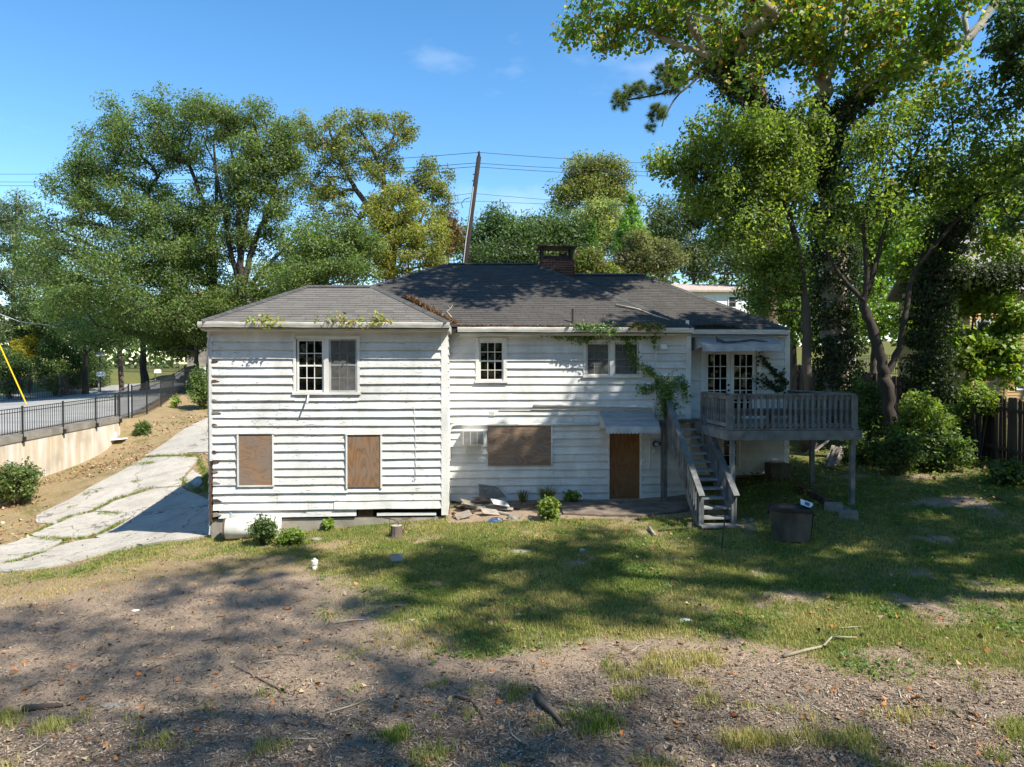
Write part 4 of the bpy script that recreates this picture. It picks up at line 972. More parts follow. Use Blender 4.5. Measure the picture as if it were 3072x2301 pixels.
def foliage(cl, rad, n, L, Wd, cols, parent, name='crown', flat=.75, wts=None, droop=.25, shell=.45, seed=0, out=.55, mat=None, jit=.3, kind='stuff'):
    g = np.random.default_rng(seed+100); k = len(cl)
    rad = np.broadcast_to(np.asarray(rad, float), (k,))*g.uniform(.65, 1.35, k)
    i = g.choice(k, n, p=rad**2/(rad**2).sum()); d = unit(g.normal(size=(n, 3)))
    r = (g.random(n)**shell)*rad[i]; off = d*r[:, None]; off[:, 2] *= flat
    pos = cl[i]+off
    nr = unit(d*out + np.array([0, 0, .55]) + .75*g.normal(size=(n, 3))); ax = unit(np.cross(nr, g.normal(size=(n, 3)))); ax[:, 2] -= droop; ax = unit(ax)
    nr = unit(nr-ax*(nr*ax).sum(1, keepdims=True))
    s = g.uniform(.45, 1.45, n); br = g.uniform(.78, 1.22, k)[i][:, None]
    c = pick(cols, n, jit, wts)*br
    V, Fc, t = leaf_mesh(pos, ax, nr, L*s, Wd*s, c)
    return npmesh(name, V, Fc, mat or M['leaf'], t, parent, kind=kind)
def stem(px_list, d, r0, r1, base=None, n=9, sub=4):
    pts = [P(a, b, d+(c[0] if c else 0)) for a, b, *c in px_list]
    if base is not None: pts = [base]+pts
    g = random.Random(int(px_list[0][0]*7+px_list[0][1])); res = []; k = len(pts)
    for i in range(k-1):
        p0, p1, p2, p3 = pts[max(i-1, 0)], pts[i], pts[i+1], pts[min(i+2, k-1)]
        for j in range(sub):
            t = j/sub; q = .5*((2*p1)+(p2-p0)*t+(2*p0-5*p1+4*p2-p3)*t*t+(3*p1-p0-3*p2+p3)*t**3); res.append(q)
    res.append(pts[-1]); m = len(res); out_ = []
    for i, q in enumerate(res):
        r = r0+(r1-r0)*(i/(m-1))**.8; f = 0 if i in (0, m-1) else 1
        q = q+Vector((g.uniform(-1, 1), g.uniform(-1, 1), 0))*r*.35*f
        if base is not None and i < 3: r *= (1.45, 1.18, 1.05)[i]
        out_.append((*q, r*g.uniform(.9, 1.12)))
    return {'pts': out_, 'n': n}
def gbase(px, d):
    p = P(px, 1150, d); return Vector((p.x, p.y, h1(p.x, p.y)-.15))
def tree(name, label, stems, env, ncl, crad, nleaf, L, Wd, cols, bark, seed, group='trees behind the house', tip=.02, flat=.75, wts=None, cat='tree', shell=.45, droop=.25, sag=.12, extra=None):
    b = Vector(stems[0]['pts'][0][:3]); root = empty(name, b, label, cat, group)
    cl = crown_clumps(env, ncl, seed)
    grow(stems, cl, bark, root, tip, sag, seed)
    foliage(cl, crad, nleaf, L, Wd, cols, root, flat=flat, wts=wts, shell=shell, droop=droop, seed=seed)
    return root
GR = [(.095, .145, .034), (.125, .18, .048), (.080, .125, .038), (.155, .195, .065)]
DK = [(.055, .095, .030), (.070, .115, .036), (.085, .13, .042)]
YG = [(.25, .24, .045), (.21, .225, .045), (.15, .19, .045), (.29, .25, .045)]
OL = [(.125, .16, .045), (.16, .18, .045), (.095, .13, .038), (.21, .18, .05)]
LM = [(.17, .25, .04), (.13, .21, .034), (.20, .27, .045)]
# --- left: two willow oaks
tree('oak_tree', 'tall bushy oak with dark trunk, broadest tree left of the utility pole',
  [stem([(639, 960), (638, 820), (630, 700), (600, 580), (560, 470)], 45, .42, .08, gbase(640, 45)),
   stem([(636, 860), (560, 760), (470, 700), (380, 640)], 45, .22, .06), stem([(640, 700), (650, 560), (640, 420)], 45, .16, .05)],
  [(600, 640, 90, 150, 45), (620, 830, 130, 110, 44), (500, 740, 130, 130, 44), (450, 400, 150, 110, 45), (570, 390, 120, 120, 45), (310, 490, 130, 120, 45), (240, 590, 90, 110, 45), (200, 760, 150, 140, 44), (400, 640, 150, 130, 45), (400, 820, 220, 120, 43), (520, 920, 170, 80, 42), (330, 930, 200, 80, 43)],
  640, .80, 140000, .165, .072, GR, M['darkbark'], 1)
tree('oak_tree', 'many-stemmed oak with open centre showing sky, right of the broadest oak',
  [stem([(725, 900), (722, 800), (718, 700), (712, 560), (690, 430)], 43, .34, .06, gbase(722, 43)),
   stem([(730, 860), (760, 740), (800, 640), (830, 540), (800, 420)], 43, .22, .05), stem([(722, 860), (690, 740), (665, 600), (640, 480)], 43, .2, .05), stem([(735, 880), (800, 800), (860, 740), (900, 700)], 43, .18, .05),
   stem([(722, 800), (740, 660), (760, 520), (770, 400)], 43, .16, .05)],
  [(660, 370, 90, 95, 43), (770, 360, 100, 95, 43), (870, 420, 70, 80, 43), (770, 480, 110, 110, 43), (850, 540, 100, 110, 43), (880, 720, 110, 110, 43), (640, 700, 60, 120, 43), (760, 900, 130, 50, 42), (900, 840, 90, 60, 42), (700, 560, 80, 100, 44), (760, 640, 110, 130, 43.5), (840, 850, 130, 80, 42)],
  400, .68, 74000, .155, .068, GR+[(.16, .18, .05)], M['darkbark'], 2)
tree('pecan_tree', 'airy pecan with crooked limbs and browning tips, between oaks and utility pole',
  [stem([(1165, 820), (1160, 700), (1090, 600), (1050, 540), (1010, 450), (985, 380)], 50, .36, .07, gbase(1170, 50)),
   stem([(1158, 700), (1155, 560), (1140, 500), (1100, 420), (1060, 370)], 50, .2, .05), stem([(1145, 520), (1165, 450), (1190, 390), (1225, 350)], 50, .16, .05), stem([(1160, 640), (1230, 560), (1300, 520)], 50, .16, .05)],
  [(930, 390, 60, 60, 50), (990, 430, 90, 80, 50), (1080, 370, 70, 50, 50), (1210, 390, 60, 60, 50), (1110, 480, 100, 80, 50), (1290, 540, 70, 60, 50), (1310, 590, 50, 50, 50), (960, 560, 80, 90, 50), (1190, 600, 60, 60, 50), (1020, 640, 70, 50, 50)],
  220, .62, 33000, .19, .08, [(.17, .20, .05), (.125, .17, .045), (.22, .19, .045)], M['bark'], 3, tip=.022)
tree('maple_tree', 'yellow-green maple with crooked trunk directly left of the utility pole',
  [stem([(1178, 820), (1195, 700), (1210, 640)], 42, .26, .06, gbase(1175, 42)), stem([(1190, 740), (1250, 680), (1280, 620)], 42, .14, .05)],
  [(1190, 620, 80, 60, 42), (1250, 690, 90, 90, 42), (1130, 690, 80, 80, 42), (1290, 760, 60, 70, 41), (1170, 780, 110, 50, 41)],
  130, .62, 28000, .17, .075, YG, M['bark'], 4, wts=[.35, .3, .2, .15])
tree('bushy_tree', 'low dense green tree behind left wing roof ridge, below pecan limbs',
  [stem([(980, 860), (985, 740), (990, 690)], 39, .2, .05, gbase(980, 39))],
  [(960, 720, 90, 70, 39), (1060, 740, 90, 70, 39), (1000, 810, 150, 50, 38), (880, 860, 90, 50, 38)], 120, .68, 27000, .16, .07, GR, M['bark'], 5)
tree('conifer_tree', 'tall grey-green conifer at the far left edge beyond the street',
  [stem([(40, 1000), (42, 800), (50, 580)], 62, .3, .05, gbase(40, 62))],
  [(30, 640, 80, 80, 62), (60, 760, 110, 110, 62), (10, 900, 150, 120, 61), (110, 980, 150, 90, 60), (150, 860, 80, 90, 60)], 190, 1.0, 40000, .26, .085, [(.10, .135, .06), (.12, .155, .07), (.085, .115, .055)], M['darkbark'], 6, flat=.5)
tree('shade_tree', 'dark round tree overhanging the street beside the roadside utility pole',
  [stem([(432, 1080), (430, 1000), (440, 900)], 50, .3, .1, gbase(433, 50))],
  [(420, 960, 160, 70, 50), (520, 980, 90, 60, 48), (280, 990, 90, 50, 52), (580, 1000, 60, 60, 47)], 80, .95, 22000, .21, .085, GR, M['darkbark'], 7)
tree('roadside_tree', 'mid-green leafy tree at road level left of the roadside utility pole',
  [stem([(255, 1060), (255, 980), (250, 900)], 56, .2, .06, gbase(255, 56))],
  [(240, 930, 110, 100, 56), (140, 930, 90, 80, 58), (330, 1000, 70, 60, 55), (90, 1000, 90, 50, 60)], 150, .85, 26000, .2, .085, GR, M['darkbark'], 71)
tree('roadside_tree', 'low spreading green tree touching the left corner of the roof',
  [stem([(590, 1080), (585, 1000), (580, 930)], 44, .2, .06, gbase(590, 44))],
  [(600, 960, 90, 80, 44), (520, 1010, 90, 60, 45), (660, 900, 70, 50, 43)], 120, .7, 22000, .17, .075, GR, M['darkbark'], 72)
tree('orange_tree', 'slim rust-orange tree peeping out just left of utility pole foot',
  [stem([(1345, 790), (1342, 700), (1340, 660)], 60, .14, .03, gbase(1345, 60))],
  [(1340, 690, 35, 60, 60), (1350, 760, 40, 40, 60)], 26, .7, 4200, .24, .10, [(.23, .11, .035), (.17, .11, .03), (.11, .10, .03)], M['bark'], 8)
# --- middle distance
tree('round_oak', 'rounded dark green oak just right of the utility pole',
  [stem([(1490, 790), (1490, 720)], 78, .4, .15, gbase(1490, 78))],
  [(1420, 740, 70, 60, 78), (1490, 690, 90, 60, 78), (1550, 740, 80, 70, 77), (1470, 780, 110, 40, 76)], 95, 1.5, 24000, .34, .15, DK+[(.11, .16, .055)], M['darkbark'], 9)
tree('round_oak', 'rounded dark green oak rising directly behind the chimney',
  [stem([(1670, 790), (1670, 720)], 80, .4, .15, gbase(1670, 80))],
  [(1620, 690, 70, 60, 80), (1690, 700, 90, 60, 80), (1760, 720, 60, 60, 80), (1660, 770, 110, 50, 79)], 85, 1.5, 21000, .34, .15, DK+[(.11, .16, .055)], M['darkbark'], 10)
tree('poplar_tree', 'tall yellowing poplar that tops the distant treeline behind the chimney',
  [stem([(1760, 760), (1765, 620), (1765, 510)], 88, .4, .08, gbase(1760, 88)), stem([(1765, 640), (1830, 560), (1850, 510)], 88, .2, .06)],
  [(1760, 520, 60, 50, 88), (1830, 520, 50, 45, 88), (1770, 590, 110, 60, 88), (1870, 570, 60, 50, 88), (1690, 590, 50, 40, 88)], 130, 1.5, 24000, .34, .15, OL+[(.12, .175, .05), (.25, .2, .05)], M['bark'], 11)
tree('pale_tree', 'pale yellow-green leafy tree between poplar and pointed conifer',
  [stem([(1800, 800), (1800, 700)], 72, .2, .06, gbase(1800, 72))],
  [(1780, 650, 60, 40, 72), (1830, 660, 80, 50, 72), (1870, 720, 90, 60, 71), (1960, 740, 60, 60, 71)], 70, 1.15, 16000, .30, .13, [(.22, .25, .09), (.18, .22, .075), (.26, .27, .09)], M['bark'], 12)
def cone_tree(name, label, px, ytop, ybot, hw, d, n, cols, seed):
    b = gbase(px, d); root = empty(name, b, label, 'tree', 'trees behind the house'); t = P(px, ytop, d)
    MB().tube([b, t], [.22, .03], 7).build('trunk', M['darkbark'], root)
    g = np.random.default_rng(seed); z0 = P(px, ybot, d).z; k = 150; u = g.random(k)**.75; w_ = hw*d/F
    a = g.random(k)*6.283; r = w_*(1-u)**.8*g.uniform(.55, 1.05, k)
    cl = np.stack([t.x+r*np.cos(a), t.y+r*np.sin(a), z0+(t.z-z0)*u], 1)
    foliage(cl, np.maximum(w_*.28*(1.15-u), .15), n, .30, .09, cols, root, flat=1.3, droop=-.5, seed=seed)
cone_tree('pointed_conifer', 'bright green cone-shaped conifer standing tallest right of the chimney', 1895, 588, 850, 72, 58, 15000, [(.15, .27, .05), (.12, .22, .045), (.18, .29, .06)], 13)
cone_tree('pointed_conifer', 'small green cone-shaped conifer close beside the chimney cap', 1776, 672, 830, 34, 58, 5000, [(.10, .17, .04), (.08, .14, .034)], 14)
tree('ornamental_tree', 'brownish olive small tree in front of the tall pointed conifer',
  [stem([(1935, 820), (1935, 770)], 52, .14, .05, gbase(1935, 52))], [(1930, 760, 70, 60, 52), (1990, 790, 50, 50, 52), (1890, 800, 50, 40, 52)], 60, .8, 13000, .22, .10, [(.16, .155, .06), (.125, .135, .052), (.19, .18, .075)], M['bark'], 15)
tree('ornamental_tree', 'small tree with reddish leaf tips right beside the chimney brickwork',
  [stem([(1775, 830), (1775, 790)], 50, .12, .04, gbase(1775, 50))], [(1770, 790, 50, 40, 50), (1800, 815, 60, 30, 50), (1740, 800, 30, 40, 50)], 40, .7, 9000, .20, .09, LM[:2]+[(.13, .15, .04), (.17, .06, .035)], M['bark'], 16)
tree('backdrop_tree', 'hazy grey-green tree beyond right wing roof, left of ivy-clad trunk',
  [stem([(2080, 840), (2085, 680)], 66, .25, .08, gbase(2080, 66))], [(2040, 650, 90, 80, 66), (2150, 640, 100, 90, 66), (2080, 760, 120, 80, 66), (2200, 760, 90, 90, 64), (1970, 680, 50, 60, 66)], 110, 1.3, 25000, .32, .13, [(.105, .135, .06), (.13, .16, .065), (.085, .115, .052)], M['bark'], 17)
# --- right: sycamore with ivy, pine, understorey
SYC = [(.15, .225, .04), (.11, .18, .036), (.21, .28, .045), (.38, .32, .04), (.42, .21, .04)]
sb = gbase(2500, 24.5)
syc = empty('sycamore_tree', sb, 'huge pale-limbed sycamore whose ivy-clad trunk rises behind the deck', 'tree')
trunk = stem([(2502, 1000), (2500, 800), (2495, 620), (2480, 470), (2455, 330)], 24.5, .50, .34, sb, 12)
limbs = [stem([(2490, 560), (2400, 430), (2310, 350), (2216, 275), (2136, 174), (2089, 101), (2050, 20)], 24.5, .24, .10), stem([(2140, 178), (2107, 159), (1998, 120), (1926, 76), (1850, 92)], 24.5, .13, .05),
  stem([(2455, 340), (2475, 200), (2440, 80), (2409, 0), (2380, -120)], 24.5, .30, .16), stem([(2490, 480), (2530, 350), (2637, 235), (2735, 200), (2830, 160), (2908, 109), (2970, 33), (3030, -60)], 24, .26, .12),
  stem([(2905, 115), (2895, 60), (2910, 0)], 24, .10, .06), stem([(2470, 260), (2520, 130), (2540, 0)], 24.5, .18, .1)]
env = [(1760, 60, 90, 60, 24.5, 2), (1850, 90, 100, 80, 24.5, 2), (1960, 60, 120, 80, 24.5, 2.5), (2080, 40, 120, 70, 24.5, 3), (2180, 110, 110, 90, 24, 3), (2330, 60, 150, 100, 24, 3), (2480, 150, 150, 130, 23.5, 3), (2620, 120, 150, 110, 23, 3), (2700, 250, 130, 90, 23, 2.5), (2800, 80, 120, 90, 23, 3), (2780, 160, 100, 60, 23, 2),
  (2150, -80, 400, 80, 24.5, 4), (2700, -90, 400, 90, 23, 4), (2230, 250, 60, 80, 24, 2)]
cl = crown_clumps(env, 260, 20)
cl = np.concatenate([cl, np.array([7.6, 16.6, 16.2])+unit(rng.normal(size=(120, 3)))*(rng.random((120, 1))**.4)*np.array([4.6, 2.4, 1.6])]); grow([trunk]+limbs, cl, M['syc'], syc, .017, .14, 20)
foliage(cl, .66, 40000, .17, .14, SYC, syc, wts=[.36, .27, .2, .12, .05], droop=.45, seed=20, flat=.9)
def ivy(parent, pts, rad, n, L, Wd, cols, seed, thick=.25, mat=None, name='ivy'):
    g = np.random.default_rng(seed); pts = np.array([tuple(p) for p in pts]); sg = np.linalg.norm(np.diff(pts, axis=0), axis=1); cum = np.r_[0, np.cumsum(sg)]
    t = g.random(n)*cum[-1]; i = np.clip(np.searchsorted(cum, t)-1, 0, len(sg)-1); u = ((t-cum[i])/sg[i])[:, None]
    c = pts[i]*(1-u)+pts[i+1]*u; tg = unit(pts[i+1]-pts[i]); d = unit(g.normal(size=(n, 3))); d = unit(d-tg*(d*tg).sum(1, keepdims=True))
    lump = .7+.9*fbm(t*1.3, np.arctan2(d[:, 1], d[:, 0])*1.2+seed, 77)
    pos = c+d*((rad+thick*g.random(n)**1.5)*lump)[:, None]
    nr = unit(d+.5*g.normal(size=(n, 3))); ax = unit(np.cross(nr, g.normal(size=(n, 3)))); ax[:, 2] -= .6; ax = unit(ax); s = g.uniform(.7, 1.3, n)
    V, Fc, tt = leaf_mesh(pos, ax, nr, L*s, Wd*s, pick(cols, n, .3)); return npmesh(name, V, Fc, mat or M['leaf'], tt, parent, kind='stuff')
IV = [(.024, .042, .014), (.034, .056, .017), (.046, .07, .02), (.03, .036, .016)]
ivy(syc, [p[:3] for p in trunk['pts']], .46, 21000, .095, .085, IV, 21, .36)
ivy(syc, [p[:3] for p in limbs[0]['pts'][:17]], .2, 7500, .095, .08, IV+[(.10, .05, .03)], 22, .45)
ivy(syc, [p[:3] for p in limbs[3]['pts'][:9]], .2, 2500, .11, .09, IV, 23, .3)
# pine
pb = gbase(2310, 29); pine = empty('pine_tree', pb, 'pine with straight scaly trunk and hanging needle boughs left of the sycamore', 'tree')
pst = [stem([(2305, 800), (2290, 500), (2277, 250), (2262, 120), (2245, 0), (2230, -150)], 29, .38, .2, pb, 10), stem([(2290, 210), (2180, 250), (2100, 225), (2050, 250), (1990, 280), (1880, 300)], 28.5, .10, .03), stem([(2100, 225), (2070, 255), (2030, 290), (2000, 340), (1985, 380)], 28.5, .05, .02), stem([(2262, 75), (2200, 85), (2150, 100)], 29, .08, .03), stem([(2270, 150), (2330, 170), (2340, 200)], 29, .06, .03)]
m = MB()
for s_ in pst: m.tube([q[:3] for q in s_['pts']], [q[3] for q in s_['pts']], s_['n'] if s_ is pst[0] else 6)
m.build('trunk', M['pinebark'], pine, True)
cl = np.concatenate([crown_clumps([(2010, 235, 55, 50, 28.5, .6), (1920, 272, 62, 26, 28.5, .5), (1862, 300, 32, 34, 28.5, .4), (1975, 340, 34, 26, 28.5, .4), (1955, 380, 16, 22, 28.5, .3)], 230, 24), crown_clumps([(2180, 95, 60, 60, 29, 1), (2320, 130, 40, 70, 29, 1), (2230, -40, 120, 60, 29, 2)], 90, 240)])
def needles(cl, per, L, cols, parent, seed):
    g = np.random.default_rng(seed); n = len(cl)*per; c = np.repeat(cl, per, 0); d = unit(g.normal(size=(n, 3))+np.array([0, 0, .35])); sd = unit(np.cross(d, g.normal(size=(n, 3))))*.006
    V = np.stack([c-sd, c+sd, c+d*(L*g.uniform(.7, 1.2, n))[:, None]], 1).reshape(-1, 3); Fc = np.arange(n*3).reshape(-1, 3)
    return npmesh('needles', V, Fc, M['leaf'], np.repeat(pick(cols, n, .3), 3, 0), parent, kind='stuff')
needles(cl, 110, .22, [(.13, .17, .065), (.09, .13, .06), (.17, .19, .065)], pine, 25)
# understorey tree in front of the sycamore
UN = [(.135, .19, .036), (.18, .235, .042), (.10, .155, .034), (.24, .285, .05)]
tree('hackberry_tree', 'dense leafy tree that overhangs the right wing roof in front of sycamore',
  [stem([(2420, 1000), (2400, 800), (2370, 640), (2340, 520)], 22.3, .17, .05, gbase(2430, 22.3)), stem([(2395, 760), (2300, 640), (2200, 560), (2100, 500)], 22.3, .09, .03), stem([(2385, 700), (2330, 560), (2250, 450), (2180, 380)], 22.3, .08, .03)],
  [(2180, 400, 120, 80, 22.3, 1.3), (2080, 470, 110, 60, 22.3, 1.3), (2000, 480, 60, 40, 22.3, .8), (2260, 470, 140, 130, 22.3, 1.6), (2150, 560, 130, 90, 22.3, 1.5), (2350, 420, 120, 120, 22.3, 1.5), (2370, 560, 70, 130, 22.3, 1.3), (2250, 680, 130, 110, 22.3, 1.5), (2310, 820, 80, 120, 22.5, 1.2)],
  330, .46, 38000, .125, .068, UN, M['bark'], 26, group='trees on the right', tip=.009, droop=.5, flat=.95, shell=.55)
# forked tree
fb = gbase(2685, 20.5)
fk = [stem([(2672, 1250), (2660, 1160), (2652, 1118), (2635, 1040), (2605, 950), (2587, 908)], 20.5, .20, .12, fb, 10), stem([(2590, 912), (2603, 840), (2598, 780), (2592, 700), (2594, 640), (2620, 560)], 20.5, .095, .04), stem([(2600, 880), (2630, 790), (2640, 740), (2668, 640), (2720, 520), (2760, 430)], 20.5, .085, .04),
  stem([(2655, 1125), (2690, 1065), (2712, 970), (2724, 880), (2750, 806), (2837, 698), (2930, 600)], 20.5, .11, .04), stem([(2590, 900), (2540, 850), (2500, 790), (2470, 720)], 20.5, .08, .03)]
tree('forked_tree', 'slender dark tree forking low, standing just right of the deck', fk,
  [(2620, 440, 110, 90, 20.5, 1.4), (2720, 380, 120, 80, 20.5, 1.4), (2820, 330, 120, 80, 20.5, 1.4), (2900, 420, 120, 90, 20.5, 1.5), (2760, 520, 120, 90, 20.5, 1.4), (2580, 600, 80, 80, 20.5, 1.2), (2900, 560, 110, 70, 20.5, 1.2), (2480, 680, 60, 80, 20.5, 1), (2990, 500, 80, 120, 20.5, 1.3), (2680, 620, 80, 60, 20.5, 1)],
  230, .46, 16000, .125, .07, UN, M['darkbark'], 27, group='trees on the right', tip=.008, droop=.5, flat=.95)
# ivy-covered leaning trunk
ib = gbase(2790, 21.5); it = empty('ivy_tree', ib, 'leaning tree wholly smothered in dark ivy, right of the forked tree', 'tree', 'trees on the right')
is_ = [stem([(2792, 1100), (2790, 950), (2800, 820), (2850, 720), (2890, 640)], 21.5, .16, .08, ib), stem([(2800, 840), (2900, 835), (3000, 830), (3090, 815)], 21.5, .08, .04)]
m = MB()
for s_ in is_: m.tube([q[:3] for q in s_['pts']], [q[3] for q in s_['pts']], 8)
m.build('trunk', M['darkbark'], it, True)
ivy(it, [q[:3] for q in is_[0]['pts']], .22, 19000, .085, .075, IV, 28, .5); ivy(it, [q[:3] for q in is_[1]['pts']], .12, 6500, .085, .075, IV, 29, .35)
tree('maple_sapling', 'young maple with bright yellow-green leaves before the yellow house',
  [stem([(2900, 1150), (2910, 1020), (2930, 900)], 22.5, .06, .02, gbase(2895, 22.5))],
  [(2900, 930, 70, 60, 22.5, .8), (2960, 900, 70, 50, 22.5, .8), (2900, 1060, 80, 60, 22.5, .8), (2980, 1060, 70, 60, 22.5, .8), (2960, 1120, 90, 40, 22.3, .7), (3040, 960, 50, 60, 22.5, .7), (2870, 860, 50, 50, 22.5, .7)],
  120, .36, 10000, .145, .13, LM+[(.18, .20, .03)], M['bark'], 30, group='trees on the right', tip=.008, droop=.4)
tree('edge_tree', 'dark-leaved tree that fills the upper right corner of the view',
  [stem([(3230, 900), (3200, 500), (3150, 250)], 19, .25, .08, gbase(3250, 19))],
  [(3060, 60, 45, 90, 19, 1), (3070, 190, 35, 60, 19, 1), (3120, 300, 120, 160, 19, 1.5), (3140, 60, 100, 200, 19, 2), (3060, 480, 50, 90, 19, 1), (3100, 600, 90, 120, 19, 1.2)],
  90, .36, 9000, .14, .08, DK, M['darkbark'], 31, group='trees on the right', droop=.5)
# sunlit screen of trees behind on the right
for k, (px, d, lab, cols, env) in enumerate([
  (2620, 38, 'sunlit yellow-green tree seen through the fork of the forked tree', LM, [(2620, 820, 110, 110, 38), (2540, 700, 100, 90, 38), (2680, 680, 110, 90, 38), (2620, 960, 90, 70, 37)]),
  (2830, 27.5, 'sunlit green tree in front of the yellow house roof', LM+YG[:1], [(2830, 640, 120, 90, 27.5), (2940, 600, 110, 80, 27.5), (2790, 780, 100, 90, 27), (2850, 880, 90, 70, 26.5), (3040, 560, 90, 90, 28), (2770, 980, 70, 80, 26.5), (2980, 720, 90, 60, 27), (3050, 800, 50, 70, 27)]),
  (2380, 36, 'green tree filling the gap behind deck and ivy-clad trunk', GR+LM[:1], [(2400, 760, 90, 120, 36), (2330, 880, 90, 90, 36), (2420, 950, 80, 100, 35), (2300, 700, 80, 90, 37)]) ]):
    tree('screen_tree', lab, [stem([(px, 1000), (px+5, 850), (px-10, 720)], d, .2, .05, gbase(px, d))], env, 85, .85, 17000, .21, .11, cols, M['bark'], 32+k, group='trees on the right')

# the tall trees that stand beside and behind the camera and shade yard and house
def shade_tree(name, label, base, lobes, crad, nleaf, seed, L=.26):
    b = Vector((*base, h1(*base)-.2)); root = empty(name, b, label, 'tree', 'tall trees beside the yard')
    g = np.random.default_rng(seed); cl = []
    for cen, rad, k in lobes:
        d = unit(g.normal(size=(k, 3))); cl.append(np.array(cen)+d*(g.random((k, 1))**.45)*np.array(rad))
    cl = np.concatenate(cl); c = Vector(lobes[0][0])
    st = [{'pts': [(*b, .36), (*(b.lerp(c, .35)+Vector((.3, -.3, .8))), .28), (*b.lerp(c, .75), .18), (*c, .10)], 'n': 9}]
    grow(st, cl, M['bark'], root, .016, .12, seed); foliage(cl, crad, nleaf, L, L*.6, GR, root, seed=seed, droop=.4)
SHADE = [
 ('tall_hardwood', 'tall hardwood beside the yard whose crown shades the deck', (19, 13), [((14.4, 12.0, 14.0), (4.8, 2.8, 2.8), 150), ((10.0, 11.3, 13.6), (2.2, .8, .8), 20)], .74, 28000, 50, .24),
 ('tall_hardwood', 'tall hardwood whose crown darkens the right side of the yard', (21, 7), [((18.2, 8.4, 14), (4.2, 2.8, 3.2), 100), ((17.4, 5.0, 14.6), (4.4, 2.0, 2.6), 48)], .62, 20000, 53, .24),
 ('tall_hardwood', 'tall hardwood further right whose crown dapples the lawn', (25, 5), [((15.6, .7, 22.5), (6.4, 3.0, 2.4), 56)], .66, 6800, 55, .24),
 ('tall_hardwood', 'tall hardwood behind the camera that dapples soil and wood chips', (19, -14), [((16.8, -6.8, 25), (6.2, 2.0, 2.2), 40), ((10.6, -2.8, 26), (5.2, 3.2, 2.0), 34)], .95, 5200, 54, .22)]
for a in SHADE: shade_tree(*a)
# distant woods that close the view ahead, and an unseen belt that blocks sky
def woods(label, pts, seed, n):
    g = np.random.default_rng(seed); i = g.integers(0, len(pts), n); p = np.array(pts)[i]
    u = g.random(n)**.8; lump_ = fbm(p[:, 0]*.11+g.normal(size=n)*.1, p[:, 1]*.11, seed, 3)
    x = p[:, 0]+g.normal(size=n)*2.2; y = p[:, 1]+g.normal(size=n)*2.5; z = p[:, 2]+u*p[:, 3]*(.55+.9*lump_)
    nr = unit(g.normal(size=(n, 3))+[0, 0, .6]); ax = unit(np.cross(nr, g.normal(size=(n, 3))))
    V, Fc, t = leaf_mesh(np.stack([x, y, z], 1), ax, nr, 1.1*g.uniform(.5, 1.2, n), .7*g.uniform(.5, 1.2, n), pick(DK+GR[:2], n, .3)*(.75+.6*vnoise(x*.35, z*.35, 8))[:, None])
    npmesh('distant_woods', V, Fc, M['leaf'], t, None, kind='stuff')['label'] = label
pts = []
for px in np.arange(-500, 3700, 14):
    d = 105+12*math.sin(px*.004)+8*math.sin(px*.013); p = P(px, 1150, d); zt = P(px, 905 if px < 1250 else 800 if px < 1900 else 740, d).z; z0 = h1(p.x, p.y); pts.append((p.x, p.y, z0-1, (zt-z0)*.95))
woods('far green woods closing the view behind the street and houses', pts, 301, 21000)
pts = [(x, -20+4*math.sin(x*.13), -1.5, 21) for x in np.arange(-45, 44, .8)]+[(34+3*math.sin(y*.2), y, 0, 20) for y in np.arange(-18, 20, .8)]  # out-of-view belt, added to cut sky light on facade, yard and panes
woods('dense woods out of view behind and right of the yard, added to block sky light', pts, 302, 24000)
# ================================================================== STREET SIDE, LEFT
rw = empty('retaining_wall', (*W(-17.5, 26), -.3), 'stained tan concrete retaining wall below the street fence', 'wall')
ycs = np.arange(12, 32.6, 1.0); vs = []
topz = lambda yc: 1.42+.030*(yc-24)
m = MB()
for yc in ycs:
    x = wall_x(yc); a = W(x, yc); b = W(x-.42, yc); vs += [(*a, -1.6), (*a, topz(yc)-.2), (*b, topz(yc)-.2), (*b, -1.6)]
n_ = len(ycs); m.add(vs, [(i*4+j, i*4+(j+1) % 4, i*4+4+(j+1) % 4, i*4+4+j) for i in range(n_-1) for j in range(4)]+[(0, 1, 2, 3), ((n_-1)*4+3, (n_-1)*4+2, (n_-1)*4+1, (n_-1)*4)])
m.build('wall_face', M['retain'], rw)
m = MB(); vs = []
for yc in ycs:
    x = wall_x(yc); a = W(x+.035, yc); b = W(x-.45, yc); z = topz(yc); vs += [(*a, z-.2), (*a, z+.05), (*b, z+.05), (*b, z-.2)]
m.add(vs, [(i*4+j, i*4+(j+1) % 4, i*4+4+(j+1) % 4, i*4+4+j) for i in range(n_-1) for j in range(4)]+[(0, 1, 2, 3), ((n_-1)*4+3, (n_-1)*4+2, (n_-1)*4+1, (n_-1)*4)])
m.build('wall_cap', M['foundation'], rw)
